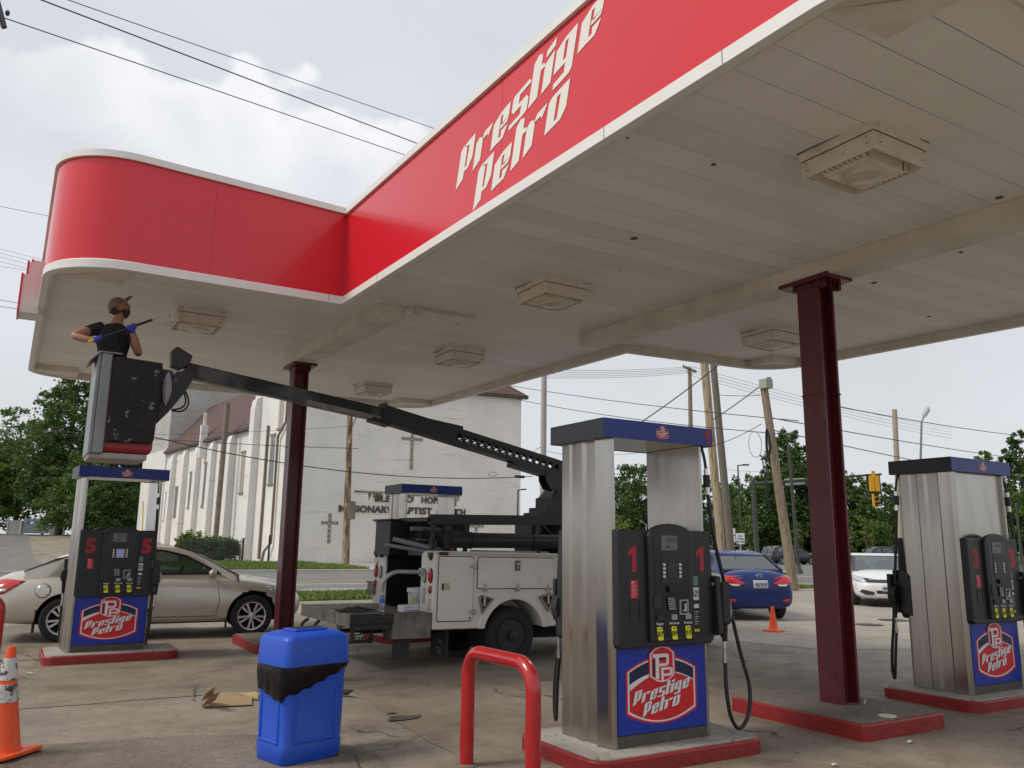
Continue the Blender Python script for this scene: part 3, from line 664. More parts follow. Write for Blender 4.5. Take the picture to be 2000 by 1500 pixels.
            for a in ((.08, .165, .92, .93), (.08, .165, 1.02, 1.03), (.08, .09, .93, 1.02), (.155, .165, .93, 1.02)): mb.box(a[0], a[1], -.447, -.4325, a[2], a[3])
            mb.box(.115, .145, -.445, -.4325, .945, .955, 1); mb.box(.135, .145, -.4452, -.4325, .955, 1.0, 1); B(mb, 'card_reader', [KEY, LABW], head)
            mb = MB(); mb.prism(rrect(-.165, -.095, .975, 1.065, .004), 0, .004, f(.4325)); B(mb, 'contactless_reader', DKPL, head)
            mb = MB(); mb.prism(rrect(-.355, -.285, 1.045, 1.175, .004), 0, .0015, f(.395))
            mb.lathe([(.011, -.0022), (.011, -.0016)], 14, (-.335, -.395, 1.158), 'y', 1); mb.lathe([(.006, -.0027), (.006, -.0023)], 14, (-.335, -.395, 1.158), 'y', 0)
            for k in range(8): mb.box(-.347, -.300 if k % 3 else -.318, -.3968, -.3965, 1.058+.011*k, 1.060+.011*k, 1)
            B(mb, 'safety_sticker', [STICK, LABW], head)
            mb = MB()
            for a in ((-.365, -.27, .885, .89), (-.365, -.27, 1.03, 1.035), (-.365, -.36, .89, 1.03), (-.275, -.27, .89, 1.03)): mb.box(a[0], a[1], -.4, -.394, a[2], a[3])
            B(mb, 'cash_door_frame', DKPL, head)
            for k, (gx, oct_, nm) in enumerate(((-.11, '87', 'Regular'), (.03, '89', 'Mid Grade'), (.17, '93', 'Premium'))):
                mb = MB(); mb.prism(rrect(gx-.032, gx+.024, .885, .925, .006), .0, .012, f(.4325)); gb = B(mb, 'grade_button', KEY if k else DKPL, head, bevel=.003)
                mb = MB(); mb.prism([(u+(.79-v)*.12, v) for u, v in rrect(gx-.026, gx+.026, .742, .838, .012)], .0, .002, f(.4325), 0); mb.box(gx-.018, gx+.018, -.4353, -.4346, .818, .828, 1)
                ol = B(mb, 'octane_label', [YEL, M('octane_band', (.30, .30, .03), .5)], head)
                text_obj('octane_number', oct_, .050, INK, ol, (gx, -.4352, .785), (PI/2, 0, 0), .0005, bold=.0012)
                text_obj('grade_name', nm, .023, LABW, gb, (gx, -.4332, .86), (PI/2, 0, 0), .0005, bold=.0006)
            mb = MB(); mb.prism(rrect(.255, .325, .76, 1.22, .004), 0, .0015, f(.395), 0); mb.prism(rrect(.265, .315, 1.13, 1.20, .004), .0015, .0025, f(.395), 2)
            mb.prism(rrect(.263, .320, 1.02, 1.115, .003), .0015, .0025, f(.395), 1); mb.lathe([(.026, -.0033), (.026, -.0027)], 18, (.291, -.395, 1.068), 'y', 3); mb.lathe([(.019, -.0040), (.019, -.0035)], 18, (.291, -.395, 1.068), 'y', 1)
            mb.prism([(.272, 1.050), (.278, 1.044), (.312, 1.086), (.306, 1.092)], .0043, .0047, f(.395), 3)
            mb.prism(rrect(.268, .318, .96, .99, .003), .0015, .0025, f(.395), 1)
            for k in range(6): mb.box(.27, .30+.015*(k % 2), -.3985, -.3965, .84+.018*k, .844+.018*k, 1)
            for k in range(3): mb.box(.268+.018*k, .279+.018*k, -.3985, -.3965, .785, .805, 4)
            B(mb, 'info_strip', [BLACKGL, LABW, LABG, INK, YEL], head)
            numeral(head, num, -.335, 1.33, .25, -.3955, REDNUM if dim == 1 else M('red_number_dim', (.28, .02, .03), .5))
            numeral(head, num, .345, 1.33, .25, -.3955, REDNUM)
        # nozzle side
        B0 = B; sh_ = (rear if side else 0)+bw
        def B(mb, name, mats, parent=t, **k): mb.v = [(p[0]+sh_*min(1, max(0, (p[0]-.44)/.06)), p[1]*1.0, p[2]) for p in mb.v]; return B0(mb, name, mats, parent, **k)
        mb = MB(); y0 = -.40
        mb.prism([(-.46, .76), (-.24, .72), (-.24, 1.14), (-.30, 1.20), (-.44, 1.20)], .468, .52, lambda u, v, d: (d, u, v))
        mb.prism([(-.46, .84), (-.42, .82), (-.42, 1.15), (-.46, 1.16)], .52, .60, lambda u, v, d: (d, u, v)); boot = B(mb, 'nozzle_boot', BLACKPL, bevel=.012)
        mb = MB()
        mb.tube(spline([(.47, y0, 1.15), (.505, y0, 1.09), (.525, y0, 1.04)]), [.016]*13, 10, 1)
        mb.tube([(.515, y0, 1.06), (.535, y0, 1.02)], [.026, .034], 12, 0)
        mb.prism([(.515, 1.03), (.56, 1.05), (.615, 1.00), (.630, .93), (.612, .86), (.57, .84), (.535, .90), (.515, .96)], y0-.035, y0+.035, lambda u, v, d: (u, d, v), 0)
        mb.prism([(.580, 1.032), (.622, 1.00), (.636, .93), (.620, .868), (.603, .88), (.610, .93), (.603, .98)], y0-.038, y0+.038, lambda u, v, d: (u, d, v), 1)
        mb.tube(spline([(.535, y0, .93), (.52, y0, .82), (.545, y0, .74), (.585, y0, .72)]), .009, 8, 0)
        mb.tube([(.585, y0, .86), (.578, y0, .70)], [.024, .02], 12, 0); mb.tube([(.578, y0, .70), (.576, y0, .645)], [.017, .017], 10, 2)
        B(mb, 'nozzle', [BLACKGL, KEY if side == 0 else DKPL, CHROME], bevel=.004)
        mb = MB()
        mb.tube(spline([(.49, -.30, 2.235), (.50, -.32, 2.14), (.505, -.33, 2.05)], 4), .012, 8, 0)
        mb.tube([(.505, -.33, 2.05), (.508, -.33, 2.00)], .020, 10, 1); mb.tube([(.508, -.33, 2.00), (.512, -.33, 1.90)], .030, 10, 2); mb.tube([(.512, -.33, 1.90), (.516, -.33, 1.84)], .021, 10, 1)
        if side == 0 and loop: hp = [(.516, -.33, 1.85), (.56, -.34, 1.50), (.66, -.36, 1.06), (.76, -.38, .62), (.83, -.40, .34), (.80, -.40, .13), (.70, -.40, .045), (.615, -.40, .14), (.577, y0, .34), (.574, y0, .56)]
        elif side == 0: hp = [(.516, -.33, 1.85), (.53, -.34, 1.50), (.545, -.35, 1.06), (.55, -.36, .55), (.54, -.38, .25), (.50, -.40, .06), (.455, -.41, .10), (.46, -.41, .30), (.51, y0, .45), (.574, y0, .56)]
        else: hp = [(.516, -.33, 1.85), (.525, -.36, 1.50), (.545, -.40, 1.06), (.56, -.44, .62), (.56, -.48, .34), (.55, -.50, .15), (.55, -.48, .06), (.56, -.46, .14), (.572, -.43, .34), (.574, y0, .56)]
        mb.tube(spline(hp, 6), .0155, 10, 0)
        mb.tube([(.574, y0, .54), (.575, y0, .60)], .019, 10, 1); mb.tube([(.575, y0, .60), (.576, y0, .65)], .013, 8, 3)
        B(mb, 'hose', [RUBBER, CHROME, BLKSTEEL, CHROME], smooth=50)
    return t
fuel_pump('1', 4.325, 5.245, 0, 'large stainless petrol pump numbered 1 in the foreground with hose looping down on its right', number_on_top=True, loop=True)
fuel_pump('3', 8.88, 5.28, 0, 'stainless petrol pump numbered 3 at the right edge, closed steel panel above its black head', closed=True, dim=.5, rear=0)
fuel_pump('5', 1.27, 12.55, math.radians(3), 'petrol pump numbered 5 in front of the beige sedan, scratched logo door', dim=.5, screen=SCRB, bw=-.07, rear=0)
fuel_pump('4', 6.02, 12.85, 0, 'petrol pump behind the white bucket truck, only its upper half showing', bw=-.06)
IS = 'red edged concrete pump islands'
island('pump_island', 'rounded red-edged concrete island under the foreground pump 1', 4.37, 5.24, .82, .54, .12, .16, group=IS)
island('pump_island', 'red-edged concrete island at the right edge under pump 3', 8.93, 5.28, .82, .54, .12, .16, group=IS)
island('pump_island', 'low red-edged concrete island under pump 5 at the left', 1.34, 12.5, .80, .54, .12, .16, group=IS)
island('pump_island', 'concrete island under the pump behind the bucket truck', 6.02, 12.85, .82, .54, .12, .16, group=IS)
WORN = M('worn_island_top', (.155, .13, .105), .9, var=.25, vs=10, bump=.4, bs=40, c3=(.30, .27, .22), c3r=(.64, .7), c3s=6)
island('column_island', 'square red-kerbed island round the foot of the right maroon post', 6.68, 5.27, .56, .73, .145, .03, top=WORN, group='kerbed islands of the posts')
island('column_island', 'red-kerbed island round the foot of the left maroon post behind the blue bin', 3.72, 12.72, .58, .72, .145, .03, top=WORN, group='kerbed islands of the posts')
# ------------------------------------------------------------------ forecourt things
BINBLUE = M('blue_bin_plastic', (.010, .075, .50), .42, var=.10, vs=6, c3=(.16, .22, .42), c3r=(.72, .78), c3s=18, bump=.06, bs=200)
BAG = M('black_bin_bag', (.004, .004, .005), .24, bump=.35, bs=15, stretch=(1.2, 1.2, .8), spec=.28)
def trash_bin():
    t = thing('trash_bin', 'tall blue plastic bin with black bag folded over its collar, standing in the foreground', 'bin', (2.0, 6.27, 0), math.radians(15))
    hx, hy = .25, .19
    mb = MB()
    def rings(prof, r=.05, top=True):
        vs = []; n = None
        for z, sx, sy in prof:
            rr = rrect(-sx, sx, -sy, sy, r, 4); n = len(rr); vs += [(x, y, z) for x, y in rr]
        fs = [(i*n+k, i*n+(k+1) % n, (i+1)*n+(k+1) % n, (i+1)*n+k) for i in range(len(prof)-1) for k in range(n)]
        fs.append(tuple(range(n))[::-1]); fs.append(tuple((len(prof)-1)*n+k for k in range(n))); return vs, fs
    mb.add(*rings([(0, hx-.012, hy-.012), (.02, hx, hy), (.13, hx+.006, hy+.006), (.14, hx+.002, hy+.002), (.60, hx+.010, hy+.008), (.66, hx+.016, hy+.016)], .055)); body = mb.build('body', BINBLUE, t, smooth=50)
    mb = MB()
    for a in ((-.18, .18, .14, .165), (-.18, .18, .56, .585), (-.18, -.16, .165, .56), (.16, .18, .165, .56)): mb.box(a[0], a[1], -hy-.014, -hy+.02, a[2], a[3])
    for a in ((-.13, .13, .14, .165), (-.13, -.11, .165, .56), (.11, .13, .165, .56)): mb.box(-hx-.014, -hx+.02, a[0], a[1], a[2], a[3])
    mb.build('moulded_rib', BINBLUE, body, bevel=.009)
    mb = MB(); mb.add(*rings([(.655, hx+.012, hy+.012), (.67, hx+.03, hy+.03), (.84, hx+.022, hy+.022), (.868, hx+.010, hy+.010), (.888, hx-.03, hy-.03), (.897, hx-.06, hy-.06)], .06)); lid = mb.build('lid', BINBLUE, t, smooth=50)
    mb = MB(); mb.box(-.14, .14, -.09, .09, .895, .915); mb.build('lid_rim', BINBLUE, lid, bevel=.012)
    mb = MB(); mb.box(-.12, .12, -.07, .07, .913, .9165); mb.build('opening', INK, lid)
    # bag skirt, lower on the left, creased
    r = random.Random(4); path = rrect(-hx-.024, hx+.024, -hy-.024, hy+.024, .07, 5); n = len(path); P2 = []
    for i in range(n):
        a, b = Vector(path[i]), Vector(path[(i+1) % n]); m = max(1, int((b-a).length/.022))
        for k in range(m): P2.append(a+(b-a)*k/m)
    n = len(P2); lv = 9; vs = []
    for j in range(lv):
        f = j/(lv-1)
        for i, p in enumerate(P2):
            u = (p.x+hx)/(2*hx); low = .475+.165*min(1, max(0, u))**1.2 if p.y < .1 else .50
            if p.x < -hx-.02: low = .465+.03*math.sin(p.y*9)
            z = .69+(low-.69)*f; s_ = 1+.030*abs(math.sin(PI*min(f*1.1, 1)))**.7+(.013*math.sin(i*.30+1.6*math.sin(j*.5+i*.07))+.007*abs(math.sin(i*.23-j*.45+1.1))+.004*math.sin(i*.8-j*.9))*abs(math.sin(PI*min(1, f*1.3+.1)))
            vs.append((p.x*s_, p.y*s_, z+.008*math.sin(i*1.3)*f))
    fs = [(j*n+i, j*n+(i+1) % n, (j+1)*n+(i+1) % n, (j+1)*n+i) for j in range(lv-1) for i in range(n)]
    mb = MB(); mb.add(vs, fs); b = mb.build('bag', BAG, t, smooth=180); so = b.modifiers.new('s', 'SOLIDIFY'); so.thickness = .003
    mb = MB(); mb.lathe([(.02, 0), (.02, .03)], 12, (hx-.05, -hy+.02, .0)); mb.lathe([(.02, 0), (.02, .03)], 12, (-hx+.06, -hy+.02, .0)); mb.build('foot', DKPL, t)
trash_bin()
BOLL = M('glossy_red_bollard', (.42, .012, .012), .22, var=.12, vs=6, bump=.12, bs=30, coat=.5, c3=(.20, .03, .02), c3r=(.68, .72), c3s=10)
def loop_guard(label, a, b, h, r, w=.0):
    a = Vector(a); b = Vector(b); d = (b-a); t = thing('loop_bollard', label, 'bollard', tuple(a), math.atan2(d.y, d.x), 'red bent pipe guards in front of the pumps'); ln = d.length
    rad = .17; pts = [(0, 0, -.05), (0, 0, h-rad)]+[(rad-rad*math.cos(math.radians(k)), 0, h-rad+rad*math.sin(math.radians(k))) for k in range(10, 91, 10)]
    pts += [(ln-rad+rad*math.sin(math.radians(k)), 0, h-rad+rad*math.cos(math.radians(k))) for k in range(0, 91, 10)]+[(ln, 0, -.05)]
    mb = MB(); mb.tube(pts, r, 20); mb.build('pipe', BOLL, t, smooth=60)
    mb = MB(); mb.lathe([(r+.035, 0), (r+.03, .012), (r+.002, .02)], 20, (0, 0, 0)); mb.build('footing', WORN, t, smooth=40)
    mb = MB(); mb.lathe([(r+.035, 0), (r+.03, .012), (r+.002, .02)], 20, (ln, 0, 0)); mb.build('footing', WORN, t, smooth=40)
loop_guard('glossy red bent pipe guard in the foreground beside pump 1', (2.965, 5.47, 0), (2.99, 4.64, 0), .785, .050)
loop_guard('red bent pipe guard cut off by the left edge of the photo', (-.85, 12.85, 0), (.05, 12.7, 0), .80, .05)
# cones
def cone(label, x, y, h, r0, rb, worn):
    t = thing('traffic_cone', label, 'traffic cone', (x, y, 0), rnd.uniform(0, 1), 'orange traffic cones')
    k = rb; mb = MB()
    pp = rrect(-k, k, -k, k, k*.25, 3); mb.prism(pp, 0.004, .03, (lambda u, v, d: (u, v, d+(.02*math.sin(u*17+v*9) if worn else 0)))); mb.build('base', ORANGE, t, bevel=.006)
    def rr(z): return r0+(.028-r0)*(z-.03)/(h-.03)
    mb = MB(); mb.lathe([(r0+.03, .03), (r0+.012, .045), (r0, .06)]+[(rr(z), z) for z in (h*.5, h)]+[(.02, h+.004), (.018, h-.05)], 32); mb.build('cone', ORANGE, t, smooth=50)
    if worn:
        DC = M('dirty_reflective_collar', (.50, .49, .46), .5, var=.25, vs=9, c3=(.05, .045, .04), c3r=(.52, .56), c3s=20)
        for a, b in ((.50, .66), (.70, .90)):
            mb = MB(); mb.lathe([(rr(h*z)+.004, h*z) for z in (a, a+(b-a)*.5, b)], 32); o = mb.build('reflective_collar', DC, t, smooth=50)
    else:
        DC = M('cone_scuffs', (.12, .03, .02), .6); mb = MB()
        for k2 in range(9):
            z = .12+.035*k2; a = math.radians(250+4*math.sin(k2)); mb.prism([(-.010, 0), (.012, .004), (.006, .018)], 0, .002, lambda u, v, d, z=z, a=a: ((rr(z+v)+.0015+d)*math.cos(a+u*9), (rr(z+v)+.0015+d)*math.sin(a+u*9), z+v))
        mb.build('scuff_mark', DC, t)
cone('worn orange cone with two dirty white collars at the bottom left', .125, 7.30, .76, .135, .21, True)
cone('small plain orange cone on the light concrete beside the blue sedan', 12.45, 11.05, .45, .085, .16, False)
# cardboard and litter
CARD = M('brown_cardboard', (.36, .25, .14), .85, var=.12, vs=6); CARDW = M('cardboard_edge', (.42, .31, .19), .9)
def cardboard(name, label, panels, x, y, rz=0.):
    t = thing(name, label, 'cardboard', (x, y, .0), rz)
    for nm, pts in panels:
        mb = MB(); n = len(pts); up = (Vector(pts[1])-Vector(pts[0])).cross(Vector(pts[2])-Vector(pts[0])).normalized()*.006
        mb.add([tuple(Vector(p)+up*s) for s in (0, 1) for p in pts], [tuple(range(n)), tuple(range(n, 2*n))]+[(i, (i+1) % n, n+(i+1) % n, n+i) for i in range(n)]); mb.build(nm, CARD, t)
def gp(px, py, z=0.): d = ray(px, py); k = (z-1.55)/d.z; return Vector((d.x*k, d.y*k, z))
b0 = gp(392, 1382); rel = lambda px, py, z=0.: tuple(gp(px, py, z)-Vector((b0.x, b0.y, 0)))
cardboard('flattened_carton', 'flattened brown carton with two raised flaps lying on the ground left of the blue bin', [
    ('panel', [rel(395, 1381, .012), rel(492, 1377, .012), rel(492, 1352, .012), rel(432, 1354, .012)]),
    ('flap', [rel(392, 1381, .016), rel(420, 1367, .05), rel(429, 1350, .14), rel(407, 1361, .11)]),
    ('flap', [rel(393, 1369, .02), rel(416, 1357, .10), rel(421, 1338, .24), rel(402, 1352, .17)])], b0.x, b0.y)
b0 = gp(470, 1362)
cardboard('carton_piece', 'torn piece of brown cardboard tucked half behind the blue bin', [
    ('panel', [rel(463, 1353, .02), rel(505, 1352, .03), rel(505, 1366, .02), rel(483, 1362, .016)]), ('flap', [rel(463, 1353, .03), rel(500, 1350, .07), rel(505, 1364, .03), rel(480, 1358, .022)])], b0.x, b0.y)
b0 = gp(670, 1356)
CARD = M('grey_board', (.16, .145, .125), .8)
cardboard('bent_board', 'bent grey board lying on the ground right behind the blue bin', [('panel', [rel(655, 1357, .01), rel(680, 1356, .012), rel(694, 1345, .10), rel(672, 1345, .09)])], b0.x, b0.y)
LIT = M('litter_white', (.62, .62, .58), .6)
mb = MB(); r = random.Random(9)
for i in range(150):
    px, py = (r.gauss(400, 60), r.gauss(1365, 18)) if i < 70 else (r.uniform(60, 1900), r.uniform(1230, 1495))
    p = gp(px, py); s = r.uniform(.002, .008); a = r.uniform(0, 6)
    mb.add([(p.x+s*math.cos(a+k*2.1+r.uniform(-.3, .3)), p.y+s*math.sin(a+k*2.1), .0105+.004*(k == 0)) for k in range(3)], [(0, 1, 2)])
tag(mb.build('litter', LIT), 'tiny white paint flakes and crumbs scattered over the forecourt', 'litter', kind='stuff')
def scrap(label, px, py, sx, sy, mat=LIT, z=.012, cat='litter'):
    p = gp(px, py); t = MB(); r = random.Random(int(px)); n = 9
    pts = [(math.cos(2*PI*k/n)*sx*r.uniform(.6, 1.2), math.sin(2*PI*k/n)*sy*r.uniform(.6, 1.2), r.uniform(0.002, .02)) for k in range(n)]
    t.add([(0, 0, .022)]+pts, [(0, 1+k, 1+(k+1) % n) for k in range(n)]); o = t.build('paper_scrap', mat, loc=(p.x, p.y, z-.004)); so = o.modifiers.new('s', 'SOLIDIFY'); so.thickness = .002; tag(o, label, cat)
scrap('crumpled white scrap at the bottom edge under pump 1', 1630, 1498, .03, .02); scrap('white scrap by the front corner of the column island', 1778, 1453, .03, .02)
scrap('white scrap on the ground left of the pump 5 island', 56, 1318, .04, .02)
DISC = M('white_cover', (.55, .52, .46), .6)
def disc(name, label, x, y, r, mat, z=.0): mb = MB(); mb.lathe([(r, 0), (r, .006), (r-.012, .009)], 28); mb.lathe([(r*.5, .009), (r*.5, .0105)], 20); tag(mb.build(name, mat, loc=(x, y, z)), label, 'cover')
p = gp(1733, 1399, .145); disc('pipe_cover', 'small round white cover on the right post island', p.x, p.y, .075, DISC, .146)
IRON = M('iron_cover', (.05, .045, .04), .6, .5, var=.3, vs=30)
for k, (px, py, rr_) in enumerate(((1698, 1221, .28), (1745, 1212, .32))):
    p = gp(px, py); disc('manhole_cover', ('nearer', 'farther')[k]+' round iron cover in the light concrete right of the maroon post', p.x, p.y, rr_, IRON, .004)
# oil spot and dark patch sheets are part of the ground; a short wire loop lies at the foot of the right post
mb = MB(); mb.tube(spline([(6.84, 5.06, .16), (6.92, 5.10, .18), (6.97, 5.20, .165), (6.93, 5.30, .16)]), .006, 6); tag(mb.build('wire_loop', M('old_white_cable', (.5, .45, .36), .6)), 'bit of pale cable curling at the foot of the right maroon post', 'cable')
p = gp(790, 1404); OIL = M('oil_spot', (.085, .068, .05), .4)
sheet('oil_spot', [(p.x+.16*math.cos(k*.52)*(1+.35*math.sin(k*2.1)), p.y+.10*math.sin(k*.52)*(1+.3*math.cos(k*1.7)), ) for k in range(12)], .012, OIL)
p = gp(765, 1395); sheet('oil_drip', [(p.x+.05*math.cos(k*.8), p.y+.03*math.sin(k*.8)) for k in range(8)], .012, OIL)
# ------------------------------------------------------------------ bucket truck
TR = thing('bucket_truck', 'white utility bucket truck with black boom raised to the left, seen from its rear corner', 'truck', (4.2, 9.7, 0), 0., rot=(0, math.radians(.8), 0))
# local axes: x forward from the rear step, y across (0 = near side), z up
WT = 2.05
def P_truck():
    X = lambda v: v-4.2
    # side service body, near and far
    for y0, y1, nm in ((0, .42, 'near'), (WT-.42, WT, 'far')):
        xa, xb, wc, wr = .52, 4.2, 1.72, .47
        zlo, zhi = .475, 1.455
        pts = [(xa, zlo), (xa+.02, zhi-.03), (xa+.05, zhi), (xb, zhi), (xb, zlo)]
        n = 26; ar = [(wc+wr*math.cos(math.radians(a)), .375+wr*math.sin(math.radians(a))) for a in np.linspace(12.3, 167.7, n)]
        pts = [(xa, zlo), (xa, zhi-.04), (xa+.05, zhi), (xb, zhi), (xb, zlo)]+[(x, max(zlo, z)) for x, z in ar]
        mb = MB(); mb.prism(pts, y0, y1, lambda u, v, d: (u, d, v)); body = mb.build('service_body', WPAINT, TR, bevel=.02, seg=3)
        if nm == 'far':
            pass
        else:
            # arch lip
            mb = MB(); aro = [(wc+(wr+.095)*math.cos(math.radians(a)), .375+(wr+.095)*math.sin(math.radians(a))) for a in np.linspace(10.2, 169.8, n)]
            ari = [(wc+(wr-.004)*math.cos(math.radians(a)), .375+(wr-.004)*math.sin(math.radians(a))) for a in np.linspace(12.3, 167.7, n)]
            vs_ = [(u, d, v) for d in (-.028, .01) for u, v in aro+ari]; q4 = 2*n
            mb.add(vs_, [(k*q4+i, k*q4+i+1, k*q4+n+i+1, k*q4+n+i) for k in (0, 1) for i in range(n-1)]+[(i, i+1, q4+i+1, q4+i) for i in range(n-1)]+[(n+i, n+i+1, q4+n+i+1, q4+n+i) for i in range(n-1)]+[(0, n, q4+n, q4), (n-1, q4+n-1, q4+2*n-1, 2*n-1)])
            mb.build('wheel_arch_lip', WPAINT, body, smooth=60, bevel=.008)
            # doors with gaps
            GAP = M('door_gap', (.03, .028, .025), .8)
            for x0, x1, z0, z1 in ((.58, 1.08, .58, 1.385), (1.15, 2.36, .985, 1.385), (2.43, 3.2, .60, 1.385)):
                mb = MB(); mb.prism(rrect(x0-.010, x1+.010, z0-.010, z1+.010, .03), -.003, .02, lambda u, v, d: (u, d, v)); g_ = mb.build('door_gasket', GAP, body)
                mb = MB(); mb.prism(rrect(x0, x1, z0, z1, .025), -.022, .018, lambda u, v, d: (u, d, v)); dr = mb.build('locker_door', WPAINT, body, bevel=.008)
                if x0 == .58:
                    for zz in (.69, 1.27):
                        mb = MB(); mb.box(1.02, 1.07, -.034, -.02, zz-.016, zz+.016); mb.box(1.085, 1.125, -.030, -.0, zz-.035, zz+.035); mb.tube([(1.075, -.034, zz-.03), (1.075, -.034, zz+.03)], .009, 8); mb.build('hinge', GALV, dr, bevel=.004)
                    mb = MB(); mb.box(.62, .735, -.0245, -.0215, .965, 1.055, 0); mb.box(.62, .645, -.028, -.0245, .965, 1.045, 1); mb.build('missing_latch_patch', [M('bare_cream', (.50, .44, .27), .6), INK], dr)
                    mb = MB(); mb.lathe([(.014, -.03), (.014, -.02)], 12, (1.04, 0, .615), 'y'); mb.build('door_lock', DKPL, dr)
                if x0 == 1.15:
                    mb = MB(); mb.prism(rrect(1.70, 1.80, 1.21, 1.36, .015), -.030, -.018, lambda u, v, d: (u, d, v)); mb.prism(rrect(1.715, 1.785, 1.225, 1.345, .012), -.034, -.030, lambda u, v, d: (u, d, v), 1); mb.box(1.725, 1.775, -.042, -.034, 1.29, 1.325, 0); mb.box(1.735, 1.765, -.042, -.034, 1.24, 1.28, 0); mb.build('latch', [GALV, DKPL], dr, bevel=.003)
                    for xx in (1.26, 1.76, 2.25):
                        mb = MB(); mb.box(xx-.015, xx+.015, -.036, -.02, .985, 1.05); mb.box(xx-.032, xx+.032, -.033, -.0, .945, .975); mb.tube([(xx-.03, -.036, .98), (xx+.03, -.036, .98)], .009, 8); mb.build('hinge', GALV, dr, bevel=.003)
            # wheel chock holders
            for sx, tri in ((1, [(1.17, .865), (1.21, .905), (1.40, .855), (1.225, .655)]), (1, [(2.10, .875), (2.29, .93), (2.37, .87), (2.27, .665)])):
                cx_, cz2 = sum(p[0] for p in tri)/4, sum(p[1] for p in tri)/4; inn = [(cx_+(u-cx_)*.68, cz2+(v-cz2)*.68) for u, v in tri]
                mb = MB()
                for i in range(4): mb.prism([tri[i], tri[(i+1) % 4], inn[(i+1) % 4], inn[i]], -.03, .0, lambda u, v, d: (u, d, v), 0)
                mb.prism(inn, -.006, .0, lambda u, v, d: (u, d, v), 1); mb.box(cx_-.02, cx_+.012, -.045, -.03, cz2-.06, cz2+.07, 2); mb.build('chock_holder', [M('dull_grey_frame', (.27, .26, .25), .5, .5), M('rusty_recess', (.05, .035, .03), .8), M('white_tube', (.42, .40, .37), .5)], body, bevel=.003)
            mb = MB(); mb.box(.53, 4.15, -.006, .0, 1.405, 1.445); mb.build('top_rail', M('rail_grey_white', (.45, .44, .42), .4), body)
            mb = MB(); mb.box(.57, .70, -.022, -.004, 1.405, 1.445); mb.build('side_marker', DKPL, body, bevel=.006)
        # rear face lamps
        s = 1 if nm == 'near' else -1; yc = (y0+y1)/2
        ye = y0 if nm == 'near' else y1
        outy = ye+s*.10; iny = ye+s*.28
        def lamp(y, z, ry, rz, mat, name):
            mb = MB(); mb.lathe([(1.12, 0), (1.12, -.012)], 20, (0, 0, 0), 'x', 1); mb.lathe([(1., -.010), (.95, -.022), (.5, -.03), (.001, -.033)], 20, (0, 0, 0), 'x', 0)
            mb.v = [(xa+v[0], y+v[1]*ry, z+v[2]*rz) for v in mb.v]; mb.build(name, [mat, DKPL], body, smooth=50)
        lamp(outy, 1.14, .052, .085, REDLENS, 'tail_lamp'); lamp(iny, 1.13, .045, .08, M('reverse_lens', (.42, .41, .32), .3), 'reverse_lamp'); lamp(outy, .965, .032, .045, REDLENS, 'small_red_lamp')
        mb = MB(); mb.box(xa-.04, xa, outy-.035, outy+.045, 1.365, 1.435); mb.box(xa-.03, xa-.005, outy-.02, outy+.02, 1.335, 1.365); mb.build('work_lamp', DKPL, body, bevel=.005)
        if nm == 'far':
            mb = MB(); mb.box(xa-.04, xa, iny-.06, iny+.02, 1.34, 1.42); mb.build('work_lamp', DKPL, body, bevel=.005)
            mb = MB(); mb.add([(xa-.004, outy-.05, 1.235), (xa-.004, outy+.03, 1.235), (xa-.004, outy-.05, 1.30)], [(0, 1, 2)]); mb.build('red_triangle_mark', LOGO_RED, body)
            mb = MB(); mb.box(xa-.05, xa-.03, outy-.02, outy+.20, .80, .96, 0); mb.box(xa-.052, xa-.05, outy, outy+.18, .82, .94, 1); mb.box(xa-.06, xa-.02, outy+.0, outy+.22, .965, .99, 0); mb.build('number_plate', [M('dull_steel', (.22, .21, .2), .6, .6), M('grimy_plate', (.28, .27, .25), .7, c3=(.05, .05, .05), c3r=(.5, .55), c3s=40)], body)
        else:
            mb = MB(); mb.box(xa-.003, xa+.01, .24, .33, .78, .98); mb.build('faded_sticker', M('faded_sticker', (.40, .40, .39), .6), body)
            mb = MB(); mb.box(xa-.003, xa+.01, .06, .16, .70, .86); mb.build('faded_sticker', M('yellowed_sticker', (.50, .48, .40), .6), body)
    # deck and inner bay
    mb = MB(); mb.box(.5, 4.2, .421, WT-.421, .50, .58, 0); mb.box(1.25, 1.28, .421, WT-.421, .58, 1.38, 1); mb.box(.55, 1.25, .4215, .43, .58, 1.38, 1); mb.box(.55, 1.25, WT-.43, WT-.4215, .58, 1.38, 1); mb.build('bay', [M('bay_floor', (.12, .10, .08), .8), BLKSTEEL], TR)
    DECKM = M('rusty_deck_plate', (.17, .15, .12), .6, .3, var=.3, vs=7, c3=(.03, .025, .02), c3r=(.52, .60), c3s=6, col2=(.26, .24, .20), c2s=3)
    DIRTF = M('grimy_bumper', (.20, .18, .155), .6, .1, var=.15, vs=9, stretch=(1.6, 1.6, .8), c3=(.07, .06, .05), c3r=(.46, .72), c3s=5)
    mb = MB(); mb.box(-.58, -.02, .0, 1.85, .668, .685, 0); mb.box(-.019, .52, .02, 1.9, .668, .685, 0)
    mb.box(-.60, -.581, -.02, 1.86, .535, .69, 1); mb.box(-.58, -.02, -.02, -.001, .57, .69, 2); mb.box(-.019, .50, .0, .019, .38, .69, 1); mb.box(-.02, -.001, .02, .3, .38, .66, 1)
    mb.build('rear_step_platform', [DECKM, DIRTF, RUSTBLK], TR, bevel=.004)
    mb = MB(); mb.box(-.56, -.05, .0, .05, .50, .57); mb.box(-.54, -.50, .02, .08, .36, .53); mb.box(-.10, -.06, .02, .08, .36, .53); mb.tube([(-.5, .5, .45), (-.2, .5, .45)], .03, 8)
